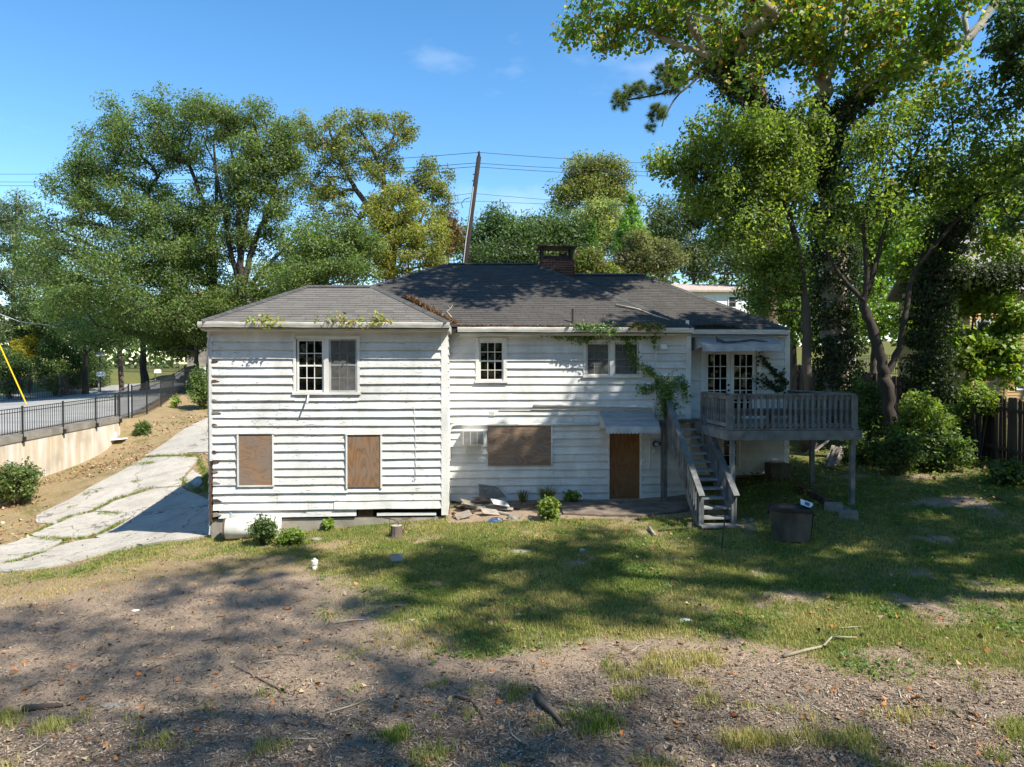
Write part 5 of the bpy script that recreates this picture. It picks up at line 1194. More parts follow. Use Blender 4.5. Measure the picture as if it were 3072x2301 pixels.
def metal_fence(name, label, pts, group=None, step=.115, post=None, picks=True, rail=.022, pw=.016, bracket=0.0, rails=(.06, .82, .96)):
    """pts: (x, y, zbottom, ztop) of each post; pickets between them"""
    root = empty(name, (pts[0][0], pts[0][1], pts[0][2]), label, 'fence', group)
    for p in pts: MB().box((p[0]-.026, p[1]-.026, p[2]-.12-bracket), (p[0]+.026, p[1]+.026, p[3]+.04)).build('post', M['blackmetal'], root)
    if bracket:
        for p in pts: MB().box((p[0]-.03, p[1]-.05, p[2]-.32), (p[0]+.10, p[1]+.05, p[2]-.14)).build('post_bracket', M['blackmetal'], root)
    hm = np.mean([p[3]-p[2] for p in pts]); me = MB().box((-pw/2, -pw/2, 0), (pw/2, pw/2, 1)).mesh('picket', M['blackmetal'])
    jm = MB()
    for a, b in zip(pts[:-1], pts[1:]):
        A, B = Vector(a[:3]), Vector(b[:3]); L = (Vector(b[:2])-Vector(a[:2])).length; k = max(2, int(L/step))
        for f in rails:
            MB().beam(Vector((a[0], a[1], a[2]+(a[3]-a[2])*f)), Vector((b[0], b[1], b[2]+(b[3]-b[2])*f)), rail, rail*1.2).build('rail', M['blackmetal'], root)
        for i in range(1, k):
            t = i/k; p = A.lerp(B, t); hh = (a[3]-a[2])*(1-t)+(b[3]-b[2])*t
            if picks:
                o_ = piece('picket', me, p+Vector((0, 0, hh*.02)), root); o_.scale = (1, 1, hh*.96)
            else: jm.box((p.x-pw/2, p.y-pw/2, p.z+hh*.02), (p.x+pw/2, p.y+pw/2, p.z+hh*.98))
    if not picks: jm.build('pickets', M['blackmetal'], root, kind='stuff')
    return root
fp = []
for yc in (20.5, 22.9, 25.3, 27.7, 30.0, 31.9):
    x, y = W(wall_x(yc)+.02, yc); fp.append((x, y, topz(yc)+.09, topz(yc)+1.02))
metal_fence('metal_fence', 'low black picket fence bolted along the retaining wall top', fp, 'black metal fences', .13, bracket=.25)
fp = []
for px, yt, yb_, d in ((396, 1177, 1271, 34), (441, 1156, 1250, 36.3), (483, 1137, 1220, 39), (520, 1121, 1190, 42.5), (554, 1105, 1175, 46), (584, 1096, 1157, 50)):
    a, b = P(px, yb_, d), P(px, yt, d); g_ = h1(a.x, a.y); fp.append((a.x, a.y, g_+.06, g_+.06+b.z-a.z))
metal_fence('metal_fence', 'black picket fence climbing the bank from gate towards the street', fp, 'black metal fences', .13)
a, b = P(346, 1290, 32.3), P(346, 1181, 32.3); c_, d_ = fp[0], None
metal_fence('metal_gate', 'black metal gate at the end of the retaining wall', [(a.x, a.y, a.z, b.z), (c_[0]-.1, c_[1]-.1, c_[2]+.0, c_[3]+.05)], None, .12)['category'] = 'gate'
fp = []
for px, d in ((-60, 50), (62, 52), (181, 54), (214, 56), (263, 58)):
    p = P(px, 1150, d); z = h1(p.x, p.y); fp.append((p.x, p.y, z+.05, z+1.75))
metal_fence('metal_fence', 'tall black picket fence on the far side of the street, in front of hedges', fp, 'black metal fences', .15, picks=False, pw=.024)
fp = []
for px, d in ((370, 78), (430, 77), (484, 76), (537, 75), (600, 74)):
    p = P(px, 1150, d); z = P(px, 1112, d).z; fp.append((p.x, p.y, z-.2, z+1.2))
metal_fence('metal_fence', 'distant black fence along a bright lawn behind the street trees', fp, 'black metal fences', .16, picks=False, pw=.028)
# hedges and garden conifers
def bush(name, label, px, py, rx, ry, d, n, L, Wd, cols, seed, group='shrubs beyond the street', ncl=60, crad=.35, cat='shrub', flat=1.0, droop=.1):
    b = gbase(px, d); root = empty(name, b, label, cat, group); cl = crown_clumps([(px, py, rx, ry, d)], ncl, seed)
    m = MB()
    for i in range(0, ncl, max(1, ncl//14)): m.tube([b, (b+Vector(cl[i]))/2+Vector((0, 0, .1)), Vector(cl[i])], [.03, .02, .008], 5, False)
    m.build('stems', M['bark'], root); foliage(cl, crad, n, L, Wd, cols, root, seed=seed, flat=flat, droop=droop, name='foliage'); return root
bush('holly_bush', 'clipped round dark green bush left of the golden conifers', 30, 1105, 65, 60, 54, 9000, .17, .09, DK, 40, crad=.55)
bush('holly_bush', 'large clipped dark green bush right of the golden conifers', 190, 1090, 70, 80, 57, 11000, .17, .09, DK, 41, crad=.6)
bush('holly_bush', 'tall dark clipped bush beside the lamp post', 275, 1100, 45, 90, 62, 8000, .18, .09, DK, 42, crad=.6)
bush('holly_bush', 'leafy green bush behind fence panel below golden conifers', 165, 1125, 35, 45, 55.5, 5000, .16, .09, GR, 43, crad=.4)
bush('golden_conifer', 'bright golden-yellow conifer, the bigger left one of two', 88, 1055, 34, 55, 58, 7000, .2, .06, [(.36, .30, .03), (.28, .25, .03)], 44, crad=.5, flat=.6, cat='tree')
bush('golden_conifer', 'bright golden-yellow conifer, the smaller right one of two', 152, 1030, 26, 32, 60, 3500, .2, .06, [(.36, .30, .03), (.28, .25, .03)], 45, crad=.4, flat=.6, cat='tree')
bush('wild_bush', 'straggly green bush at the foot of the retaining wall', 45, 1445, 75, 55, 22.5, 7000, .085, .05, GR+[(.12, .12, .04)], 46, None, 90, .22)
bush('roadside_weed', 'green weed clump growing on the bank below the gate', 425, 1285, 26, 17, (G(425, 1303)-CAM).dot(fwd), 1300, .10, .05, GR, 47, 'weeds on the bank', 20, .16, 'plant')
bush('roadside_weed', 'upright green sapling in the dry bank beside the climbing fence', 528, 1205, 10, 20, (G(528, 1222)-CAM).dot(fwd), 300, .12, .06, LM, 48, 'weeds on the bank', 12, .12, 'plant')
bush('roadside_weed', 'dark green shrubs tucked behind the left corner of the house', 605, 1165, 30, 60, 38, 5000, .12, .07, GR, 49, 'weeds on the bank', 40, .35, 'shrub')
# roadside pole with leaning guy, mailboxes, lamp
def ground_at(px, d): p = P(px, 1150, d); return Vector((p.x, p.y, h1(p.x, p.y)))
g0 = ground_at(366, 57); MB().tube([g0-Vector((0, 0, .2)), P(358, 1040, 57), P(350, 900, 57)], [.20, .19, .17], 10).root('utility_pole', M['pinebark'], 'brown roadside utility pole under the dark shade tree', 'utility pole')
a = P(82, 1168, 40); a.z = h1(a.x, a.y)-.05
gy = empty('guy_wire', a, 'guy wire with bright yellow plastic guard at the left edge', 'guy wire')
t_ = P(-60, 905, 40); MB().tube([a, a.lerp(t_, .62)], .038, 8).build('guard', M['yellow'], gy); MB().tube([a.lerp(t_, .62), t_, P(-300, 500, 40)], .015, 5).build('cable', M['wire'], gy)
def mailbox(px, d, lab, s=1.0):
    g0 = ground_at(px, d); r = empty('mailbox', g0, lab, 'mailbox', 'mailboxes by the street')
    MB().lathe([(.09*s, 0), (.07*s, .15), (.045*s, .3), (.045*s, 1.35*s)], g0, 8).build('post', M['stone'], r)
    z = g0.z+1.25*s; pr = [(-.12, 0), (.12, 0), (.12, .14), (.085, .22), (0, .25), (-.085, .22), (-.12, .14)]; o0 = g0+Vector((.2, 0, 1.15*s))
    vs = [(o0.x+x*s*1.2, o0.y-.3*s, o0.z+q*s*1.2) for x, q in pr]+[(o0.x+x*s*1.2, o0.y+.3*s, o0.z+q*s*1.2) for x, q in pr]
    MB().add(vs, [tuple(range(7)), tuple(range(13, 6, -1))]+[(i, i+7, (i+1) % 7+7, (i+1) % 7) for i in range(7)]).build('box', M['white'], r)
    MB().box((o0.x+.16*s, o0.y-.2, o0.z+.15), (o0.x+.18*s, o0.y-.17, o0.z+.35)).build('flag', M['rust'], r); return r
mailbox(296, 56, 'white mailbox on a grey post beside the street lamp', 1.25); mailbox(466, 60, 'grey mailbox beside the street, nearer the climbing fence', 1.1)
g0 = ground_at(301, 58); lp = empty('lamp_post', g0, 'thin dark lamp post with square lantern above the white mailbox', 'lamp post')
MB().tube([g0, g0+Vector((0, 0, 3.0))], .05, 8).build('pole', M['blackmetal'], lp); zt = g0.z+3
MB().box((g0.x-.22, g0.y-.22, zt), (g0.x+.22, g0.y+.22, zt+.3)).build('lantern', M['white'], lp); MB().box((g0.x-.3, g0.y-.3, zt+.301), (g0.x+.3, g0.y+.3, zt+.36)).build('cap', M['blackmetal'], lp)
# white car half hidden behind the fence
cb = ground_at(600, 66); car = empty('parked_car', cb, 'white car half hidden behind fences at the far street', 'car'); q = cb
MB().add([(q.x-1.9, q.y-.8, q.z+.35), (q.x+1.9, q.y-.8, q.z+.35), (q.x+1.95, q.y-.8, q.z+.85), (q.x+1.1, q.y-.75, q.z+.98), (q.x+.6, q.y-.65, q.z+1.42), (q.x-.8, q.y-.65, q.z+1.45), (q.x-1.5, q.y-.75, q.z+1.0), (q.x-1.95, q.y-.8, q.z+.9)]+
  [(q.x-1.9, q.y+.8, q.z+.35), (q.x+1.9, q.y+.8, q.z+.35), (q.x+1.95, q.y+.8, q.z+.85), (q.x+1.1, q.y+.75, q.z+.98), (q.x+.6, q.y+.65, q.z+1.42), (q.x-.8, q.y+.65, q.z+1.45), (q.x-1.5, q.y+.75, q.z+1.0), (q.x-1.95, q.y+.8, q.z+.9)],
  [tuple(range(8)), tuple(range(15, 7, -1))]+[(i, i+8, (i+1) % 8+8, (i+1) % 8) for i in range(8)]).build('body', M['white'], car)
MB().add([(q.x-1.35, q.y-.765, q.z+1.02), (q.x+.95, q.y-.765, q.z+1.02), (q.x+.55, q.y-.675, q.z+1.36), (q.x-.75, q.y-.675, q.z+1.39)], [(0, 1, 2, 3)]).build('side_window', M['blackmetal'], car)
wm = MB().lathe([(.2, -.1), (.33, -.1), (.34, .1), (.2, .1)], (0, 0, 0), 14).mesh('wheel', M['blackmetal'])
for x in (-1.2, 1.2):
    for y in (-.78, .78): piece('wheel', wm, (q.x+x, q.y+y, q.z+.34), car, (R(90), 0, 0))
# houses behind
def plain_house(name, label, px0, px1, yb_, ye, yr, d, wall, roof, over=.4, dep=7, wins=()):
    a, b = P(px0, yb_, d), P(px1, yb_, d); z0 = min(a.z, h1(a.x, a.y))-.3; ze, zr_ = P(px0, ye, d).z, P((px0+px1)/2, yr, d).z
    r = empty(name, (a.x, a.y, z0), label, 'house', 'neighbouring houses'); x0, x1, y0 = a.x, b.x, a.y
    wl = MB().box((x0, y0, z0), (x1, y0+dep, ze)).build('wall', wall, r)
    ym = y0+dep/2
    rf = MB().add([(x0-over, y0-over, ze-.1), (x1+over, y0-over, ze-.1), (x1+over, ym, zr_), (x0-over, ym, zr_), (x0-over, y0+dep+over, ze-.1), (x1+over, y0+dep+over, ze-.1), (x0-over, y0-over, ze+.05), (x1+over, y0-over, ze+.05), (x1+over, ym, zr_+.15), (x0-over, ym, zr_+.15), (x0-over, y0+dep+over, ze+.05), (x1+over, y0+dep+over, ze+.05)],
       [(3,2,1,0),(5,2,3,4)[::-1],(6,7,8,9),(9,8,11,10),(0,1,7,6),(5,4,10,11),(0,6,9,3),(3,9,10,4),(1,2,8,7),(2,5,11,8)]).build('roof', roof, r)
    MB().add([(x0, y0+.0, ze-.12), (x0, ym, zr_-.05), (x0, y0+dep, ze-.12), (x0+.1, y0, ze-.12), (x0+.1, ym, zr_-.05), (x0+.1, y0+dep, ze-.12)], [(0,1,2),(5,4,3),(0,3,4,1),(1,4,5,2)]).build('gable', wall, r)
    for (wx, wy, ww, wh) in wins:
        c = P(wx, wy, d); w_, h_ = ww*d/F, wh*d/F; k = 1
        f = MB().box((c.x-w_/2-.08, y0-.06, c.z-h_/2-.08), (c.x+w_/2+.08, y0-.01, c.z+h_/2+.08)).build('window', M['plainwhite'], r)
        for zz in (0, 1): MB().box((c.x-w_/2, y0-.075, c.z-h_/2+zz*h_/2+.02), (c.x+w_/2, y0-.061, c.z+zz*h_/2-.02)).build('pane', M['interior'], f)
    return r, x0, x1, y0, z0, ze
plain_house('neighbour_house', 'far house with tan roof and white walls beyond the right wing roof', 2010, 2260, 940, 873, 842, 60, M['plainwhite'], M['tanroof'], wins=((2100, 905, 20, 30), (2200, 905, 20, 30)))
plain_house('neighbour_house', 'far reddish house glimpsed between trunks of the left oaks', 560, 760, 1010, 905, 862, 66, M['foundation'], M['tanroof'], wins=((610, 955, 16, 28), (650, 955, 16, 28)))
yh, x0, x1, y0, z0, ze = plain_house('neighbour_house', 'yellow clapboard house behind the wooden fence at the right edge', 2905, 3300, 1170, 862, 660, 30, M['yhouse'], M['greyroof'], dep=5, wins=((2948, 1010, 36, 90), (3075, 1140, 34, 50)))
wl = [c for c in yh.children if c.name.startswith('wall')][0]
z = z0+.5
while z < ze-.1:
    board(Vector((0, y0, 0)), ex_, FR, x0+.02, x1, z, z+.15, M['yhouse'], wl, .028, .006, 0.0); z += .135
q = P(3020, 1000, 30); MB().box((q.x-.07, y0-.05, z0), (q.x+.07, y0-.001, ze)).build('downspout', M['yhouse'], yh)
MB().box((x0-.3, y0-.45, ze-.15), (x1, y0-.40, ze)).build('gutter', M['plainwhite'], yh)
# board fence on the right
fx = 13.5; wf = empty('board_fence', (*W(fx, 21), 1.3), 'tall weathered wooden board fence along the right edge of the yard', 'fence')
pk = [MB().add([(-.068, -.01, 0), (.068, -.01, 0), (.068, .01, 0), (-.068, .01, 0), (-.068, -.01, 1.79), (-.045, -.01, 1.83), (.045, -.01, 1.83), (.068, -.01, 1.79), (-.068, .01, 1.79), (-.045, .01, 1.83), (.045, .01, 1.83), (.068, .01, 1.79)], [(0, 1, 7, 6, 5, 4), (3, 8, 9, 10, 11, 2), (0, 4, 8, 3), (1, 2, 11, 7), (4, 5, 9, 8), (5, 6, 10, 9), (6, 7, 11, 10), (0, 3, 2, 1)]).mesh('fence_board', M['fencewood'])]
yc = 15.0; i = 0
while yc < 34:
    x, y = W(fx, yc); o_ = piece('fence_board', pk[0], (x, y, h1(x, y)-.05+random.uniform(-.03, .03)), wf, (random.uniform(-.01, .01), random.uniform(-.015, .015), R(90)-YAW+random.uniform(-.03, .03))); yc += .147
for k in range(9):
    yc = 15+k*2.3; x, y = W(fx+.07 if False else fx-.06, yc); z = h1(x, y); MB().box((x-.05, y-.05, z-.2), (x+.05, y+.05, z+1.7)).build('post', M['fencewood'], wf)
    if k < 8:
        x2, y2 = W(fx-.05, yc+2.3); z2 = h1(x2, y2)
        for hh in (.35, 1.45): MB().beam((x, y, z+hh), (x2, y2, z2+hh), .04, .09).build('rail', M['fencewood'], wf)
fp = []
for px, d in ((2560, 47), (2612, 46), (2655, 45), (2712, 44), (2760, 43)):
    p = P(px, 1125, d); fp.append((p.x, p.y, p.z-.1, p.z+1.3))
metal_fence('metal_fence', 'black picket fence behind the forked tree, against a sunlit lawn', fp, 'black metal fences', .13, picks=False, pw=.022)
# leaning utility pole and its wires
pt, pb_ = P(1437, 470, 38), P(1393, 800, 38); dv = (pt-pb_).normalized(); gz = h1(pb_.x, pb_.y); pf = pb_+dv*((gz-pb_.z-.3)/dv.z)
up_ = empty('utility_pole', pf, 'dark wooden utility pole leaning to the right above the roof ridge', 'utility pole')
MB().tube([pf, pf.lerp(pt, .5), pt], [.17, .15, .12], 12).build('pole', M['pole'], up_, True)
MB().lathe([(.05, 0), (.085, .04), (.05, .10), (.085, .14), (.05, .20), (.07, .24), (.02, .30)], pt, 10).build('insulator', M['rust'], up_)
for f, s_ in ((.93, -1), (.905, -1), (.6, 1), (.56, -1)):
    q = pf.lerp(pt, f+.0); MB().tube([q, q+Vector((.2*s_, -.05, 0))], .035, 6).build('bracket', M['blackmetal'], up_)
MB().tube([P(1390, 790, 37.7), P(1398, 720, 37.7), P(1410, 640, 37.7), P(1420, 560, 37.75)], .03, 6).build('riser_conduit', M['palewire'], up_)
MB().tube([P(1410, 593, 37.8), P(1395, 597, 37.8), P(1384, 610, 37.8), P(1388, 624, 37.8)], .02, 5).build('hanging_loop', M['wire'], up_)
def wire(label, px, sag=.35, r=.014, mat=None, d0=52, d1=38, d2=44):
    """px: three image points left, pole, right"""
    L_, C0, R_ = P(*px[0], d0), P(*px[1], d1), P(*px[2], d2); pts = []
    for A, B in ((L_, C0), (C0, R_)):
        for i in range(13):
            t = i/12; p = A.lerp(B, t); p.z -= sag*4*t*(1-t)*((B-A).length/20)*.5; pts.append(p)
    o_ = MB().tube(pts, r, 5).root('overhead_wire', mat or M['wire'], label, 'wire', 'overhead wires')
wire('topmost overhead wire meeting the insulator on top of the leaning pole', [(-60, 522), (1437, 457), (2350, 500)])
wire('second overhead wire, just under the topmost wire', [(-60, 545), (1426, 489), (2350, 520)])
wire('third overhead wire, running close below the second', [(-60, 556), (1424, 500), (2350, 534)])
wire('thin overhead wire, the upper of two at mid height of leaning pole', [(300, 660), (1418, 580), (2300, 630)], r=.010)
wire('overhead wire, the lower of two at mid height of leaning pole', [(300, 690), (1416, 603), (2300, 612)], r=.010)
for k, (l, c_, r_) in enumerate([(820, 728, 726), (840, 745, 750), (858, 757, 762), (885, 775, 782), (905, 812, 812)]):
    wire('low overhead wire above the roof ridge, ' + ['highest of the five low ones', 'second highest of the five low ones', 'middle one of the five low ones', 'second lowest of the five low ones', 'thickest and lowest of the five low ones'][k], [(-60, l), (1400, c_), (2300, r_)], r=.012 if k < 4 else .02)
MB().tube([P(-20, 935, 50)+Vector((0, 0, 0)), P(60, 965, 50), P(150, 976, 50), P(220, 965, 51), P(280, 945, 53), P(330, 920, 56)], .03, 5).root('overhead_wire', M['palewire'], 'pale sagging cable in front of the trees at the left edge', 'wire', 'overhead wires')
# ================================================================== VINES AND PLANTS ON THE HOUSE
def vine(name, label, paths, n, L, cols, seed, spread=.10, cat='vine', stemr=.006):
    g = np.random.default_rng(seed); p0 = paths[0][0]; r = empty(name, p0, label, cat, 'vines on the house'); m = MB(); acc = []
    for p in paths: m.tube(p, stemr, 4, False)
    m.build('stems', M['bark'], r)
    tot = [sum((Vector(b)-Vector(a)).length for a, b in zip(p[:-1], p[1:])) for p in paths]
    for p, t in zip(paths, tot):
        k = int(n*t/sum(tot)); pts = np.array([tuple(q) for q in p]); sg = np.linalg.norm(np.diff(pts, axis=0), axis=1); cum = np.r_[0, np.cumsum(sg)]
        s = g.random(k)*cum[-1]; i = np.clip(np.searchsorted(cum, s)-1, 0, len(sg)-1); u = ((s-cum[i])/sg[i])[:, None]
        c = pts[i]*(1-u)+pts[i+1]*u; sp = spread*(.4+1.2*vnoise(s*2.2, s*0, seed)); off = g.normal(size=(k, 3))*sp[:, None]; off[:, 1] = -np.abs(off[:, 1])*.6-.01; acc.append(c+off)
    pos = np.concatenate(acc); k = len(pos); nr = unit(np.array([0, -1, .7])+.6*g.normal(size=(k, 3))); ax = unit(np.cross(nr, g.normal(size=(k, 3)))); ax[:, 2] -= .4
    s = g.uniform(.6, 1.3, k); V, Fc, t = leaf_mesh(pos, unit(ax), nr, L*s, L*.8*s, pick(cols, k, .3))
    npmesh('leaves', V, Fc, M['leaf'], t, r, kind='stuff'); return r
VC = [(.10, .185, .03), (.075, .14, .03), (.14, .22, .04)]
vb = YB-.10
vine('ivy_vine', 'green creeper hanging from the gutter and down past the double window to the stairs',
  [[PY(1725, 975, GB-.05), PY(1760, 981, GB-.06), PY(1800, 985, GB-.07), PY(1850, 988, GB-.06)], [PY(1620, 996, vb), PY(1680, 1005, vb), PY(1730, 1010, vb), PY(1760, 1018, vb), PY(1790, 1003, vb), PY(1850, 1000, vb), PY(1880, 1015, vb), PY(1885, 1040, vb), PY(1895, 1070, vb), PY(1905, 1090, vb), PY(1930, 1103, vb), PY(1955, 1115, vb), PY(1975, 1140, vb), PY(2010, 1145, vb), PY(2040, 1140, vb), PY(2056, 1165, vb), PY(2055, 1195, vb)],
   [PY(1870, 1012, vb), PY(1910, 1010, vb), PY(1940, 990, vb), PY(1965, 1010, vb), PY(1966, 1030, vb)], [PY(1975, 1140, vb), PY(1960, 1165, vb), PY(1915, 1168, vb)], [PY(1990, 1150, vb), PY(1995, 1180, YB-.35), PY(1998, 1230, YB-.45), PY(2000, 1255, YB-.45)], [PY(1985, 1160, YB-.3), PY(2010, 1175, YB-.4), PY(2015, 1240, YB-.45)]],
  2600, .062, VC, 61, .075)
vine('ivy_vine', 'thin dark creeper climbing the wall right of the french doors',
  [[PY(2275, 1062, YC-.05), PY(2290, 1085, YC-.05), PY(2320, 1115, YC-.05), PY(2345, 1130, YC-.05), PY(2355, 1160, YC-.05)], [PY(2270, 1138, YC-.05), PY(2300, 1147, YC-.05), PY(2330, 1165, YC-.05), PY(2350, 1168, YC-.05)]], 420, .085, IV, 62, .07)
for k, (a, b, lab) in enumerate([(740, 850, 'yellow-green weeds sprouting from the left wing gutter, nearest its left end'), (945, 1090, 'thick green weeds sprouting from the left wing gutter, above the window'), (1100, 1170, 'tall weeds with reddish leaves in the left wing gutter, right of middle')]):
    pts = [PY(a+(b-a)*i/5, 965-2*(i % 2), GA+.0) for i in range(6)]
    vine('gutter_weed', lab, [pts, [PY((a+b)/2, 965, GA), PY((a+b)/2+8, 945, GA+.05)]], 130, .07, [(.30, .32, .05), (.20, .28, .04), (.32, .2, .05)], 63+k, .055, 'plant')
vine('gutter_weed', 'small yellow and orange weeds in the middle gutter, right end', [[PY(1885, 983, GB), PY(1905, 975, GB), PY(1930, 982, GB), PY(1985, 984, GB)]], 300, .08, [(.30, .17, .03), (.16, .17, .03), (.12, .15, .03)], 67, .06, 'plant')
vine('ivy_vine', 'thick browning vine clump over the post at the top of the stairs', [[PY(1985, 1165, 17.9), PY(1992, 1200, 17.9), PY(1996, 1250, 17.9)], [PY(2004, 1160, 17.9), PY(2003, 1215, 17.9), PY(2006, 1250, 17.9)]], 900, .06, VC+[(.16, .12, .05)], 68, .09)
# leaf litter and pine straw in valley and gutters
def straws(name, label, path, n, seed, wdt=.12, cols=((.30, .17, .08), (.22, .12, .06), (.36, .24, .13)), L=.16, cat='debris', h=.05):
    g = np.random.default_rng(seed); pts = np.array([tuple(q) for q in path]); sg = np.linalg.norm(np.diff(pts, axis=0), axis=1); cum = np.r_[0, np.cumsum(sg)]
    s = g.random(n)*cum[-1]; i = np.clip(np.searchsorted(cum, s)-1, 0, len(sg)-1); u = ((s-cum[i])/sg[i])[:, None]; c = pts[i]*(1-u)+pts[i+1]*u
    c = c+np.stack([g.normal(size=n)*wdt, g.normal(size=n)*wdt*.6, g.random(n)*h], 1); d = unit(g.normal(size=(n, 3))*[1, .8, .3]); w_ = unit(np.cross(d, [0, 0, 1.]))*.006
    ln = (L*g.uniform(.4, 1.2, n))[:, None]; V = np.stack([c-d*ln/2-w_, c-d*ln/2+w_, c+d*ln/2], 1).reshape(-1, 3)
    o_ = npmesh(name, V, np.arange(3*n).reshape(-1, 3), M['litter'], np.repeat(pick(cols, n, .35), 3, 0), None, kind='stuff'); o_['label'] = label; return o_
va, vb_ = PS(1215, 893, GB, eB, .5), PS(1352, 975, GB, eB, .5)
straws('pine_straw', 'pine straw heaped in the roof valley', [va+Vector((.05, -.05, .03)), va.lerp(vb_, .5)+Vector((.05, -.02, .03)), vb_+Vector((.1, .05, .04))], 2400, 70, .075)
straws('leaf_litter', 'dead leaves lying in the middle gutter', [PY(1360, 978, GB+.04), PY(1700, 980, GB+.04), PY(2060, 985, GB+.04)], 3600, 71, .06, ((.30, .13, .05), (.22, .10, .05), (.34, .22, .12)), .07, h=.05)
straws('leaf_litter', 'dead leaves lying along the right wing gutter', [PY(2085, 980, GC+.1), PY(2160, 978, GC+.1), PY(2230, 986, GC+.05)], 1500, 72, .12, ((.10, .06, .04), (.16, .10, .06)), .10)
straws('leaf_litter', 'dead leaves covering the deck floor', [Vector((xl0+.2, 18.2, zd+.004)), Vector((xd0+.5, 18.3, zd+.004)), Vector((xd0+.5, 16.5, zd+.004)), Vector((xd1-.6, 16.5, zd+.004)), Vector((xd1-.6, 18.4, zd+.004))], 5200, 73, .28, ((.20, .12, .07), (.14, .09, .06), (.28, .19, .11)), .10, h=.03)
def stick(label, pts, r, mat='bark', group='fallen branches', name='fallen_branch', side=()):
    m = MB(); k = len(pts); m.tube(pts, [r*(1-.65*i/(k-1)) for i in range(k)], 6)
    for (i, v) in side: m.tube([pts[i], Vector(pts[i])+Vector(v)*.5+Vector((0, 0, .01)), Vector(pts[i])+Vector(v)], [r*.5, r*.4, r*.2], 5)
    return m.root(name, M[mat], label, 'branch', group, smooth=True)
ya = YC-1.0
stick('thick dead branch lying on the upper awning', [PY(2152, 1020, ya+.25), PY(2175, 1029, ya+.15), PY(2215, 1026, ya+.2), PY(2255, 1020, ya+.3), PY(2302, 1026, ya+.2)], .055, side=((0, (-.02, .05, .12)),))
stick('long pale branch lying along the right hip of the main roof', [PS(1848, 915, GB, eB, .54), PS(1915, 928, GB, eB, .54), PS(1960, 945, GB, eB, .54), PS(2010, 960, GB, eB, .54)], .035, 'syc')
stick('small forked twig lying on the main roof by the valley', [PS(1355, 952, GB, eB, .52), PS(1345, 940, GB, eB, .53), PS(1340, 935, GB, eB, .53), PS(1352, 925, GB, eB, .53), PS(1358, 915, GB, eB, .53)], .018, 'syc', side=((3, (-.12, .1, .08)),))
straws('leaf_litter', 'brown leaf litter on the patio by the boarded door', [PY(1560, 1515, 17.9), PY(1700, 1515, 17.9), PY(1880, 1512, 17.9), PY(2040, 1508, 17.9)], 7000, 74, .35, ((.17, .10, .06), (.11, .07, .045), (.26, .18, .11)), .08, h=.0)
# ================================================================== THINGS IN THE YARD
def gp(px, py, up=0.0): p = G(px, py); return p+Vector((0, 0, up))
# water heater tank lying by the wall
c0 = gp(674, 1622, .27); ax = Vector((.985, .17, 0)); wt = empty('water_tank', c0-Vector((0, 0, .27)), 'old white water heater tank lying by the left corner of the house', 'tank'); r_ = .24; L_ = 1.25
def tubeprof(prof, base, axis, n=20):
    s_ = axis.cross(Vector((0, 0, 1))).normalized(); u_ = s_.cross(axis); vs = []
    for r, t in prof: vs += [base+axis*t+(s_*math.cos(2*math.pi*k/n)+u_*math.sin(2*math.pi*k/n))*r for k in range(n)]
    return MB().add(vs, [(i*n+k, i*n+(k+1) % n, (i+1)*n+(k+1) % n, (i+1)*n+k) for i in range(len(prof)-1) for k in range(n)]+[tuple(range(n-1, -1, -1)), tuple((len(prof)-1)*n+k for k in range(n))])
tubeprof([(r_*.9, .0), (r_, .015), (r_, L_-.02), (r_*.9, L_)], c0, ax).build('shell', M['pvc'], wt, True)
tubeprof([(r_+.008, -.01), (r_+.008, .03), (r_*.92, .031), (r_*.92, -.01)], c0, ax).build('end_ring', M['rotwood'], wt)
MB().tube([c0+ax*.12+Vector((0, .05, .2)), c0+ax*.12+Vector((0, .05, .36))], .025, 8).build('stub_pipe', M['galv'], wt)
bush('wild_shrub', 'small dark green shrub in front of the lying water tank', 790, 1590, 33, 36, (gp(790, 1635)-CAM).dot(fwd), 2400, .065, .033, DK+GR[:1], 80, 'shrubs by the house', 60, .13)
bush('wild_weed', 'bright green weeds right of the dark shrub by left wing wall', 875, 1612, 36, 18, (gp(880, 1635)-CAM).dot(fwd), 900, .07, .045, LM+GR[:1], 81, 'shrubs by the house', 40, .12, 'plant')
bush('wild_weed', 'small bright weed against the foundation of left wing', 985, 1575, 14, 18, (gp(985, 1590)-CAM).dot(fwd), 350, .08, .055, LM, 82, 'shrubs by the house', 14, .09, 'plant')
bush('wild_weed', 'leafy green weeds beside the debris heap, in front of wall', 1650, 1530, 28, 34, (gp(1650, 1560)-CAM).dot(fwd), 1800, .08, .05, UN, 83, 'shrubs by the house', 40, .12, 'plant')
bush('wild_weed', 'low creeping weeds under middle wall, left of patio', 1715, 1488, 24, 12, 18.35, 500, .07, .045, UN, 84, 'shrubs by the house', 20, .08, 'plant')
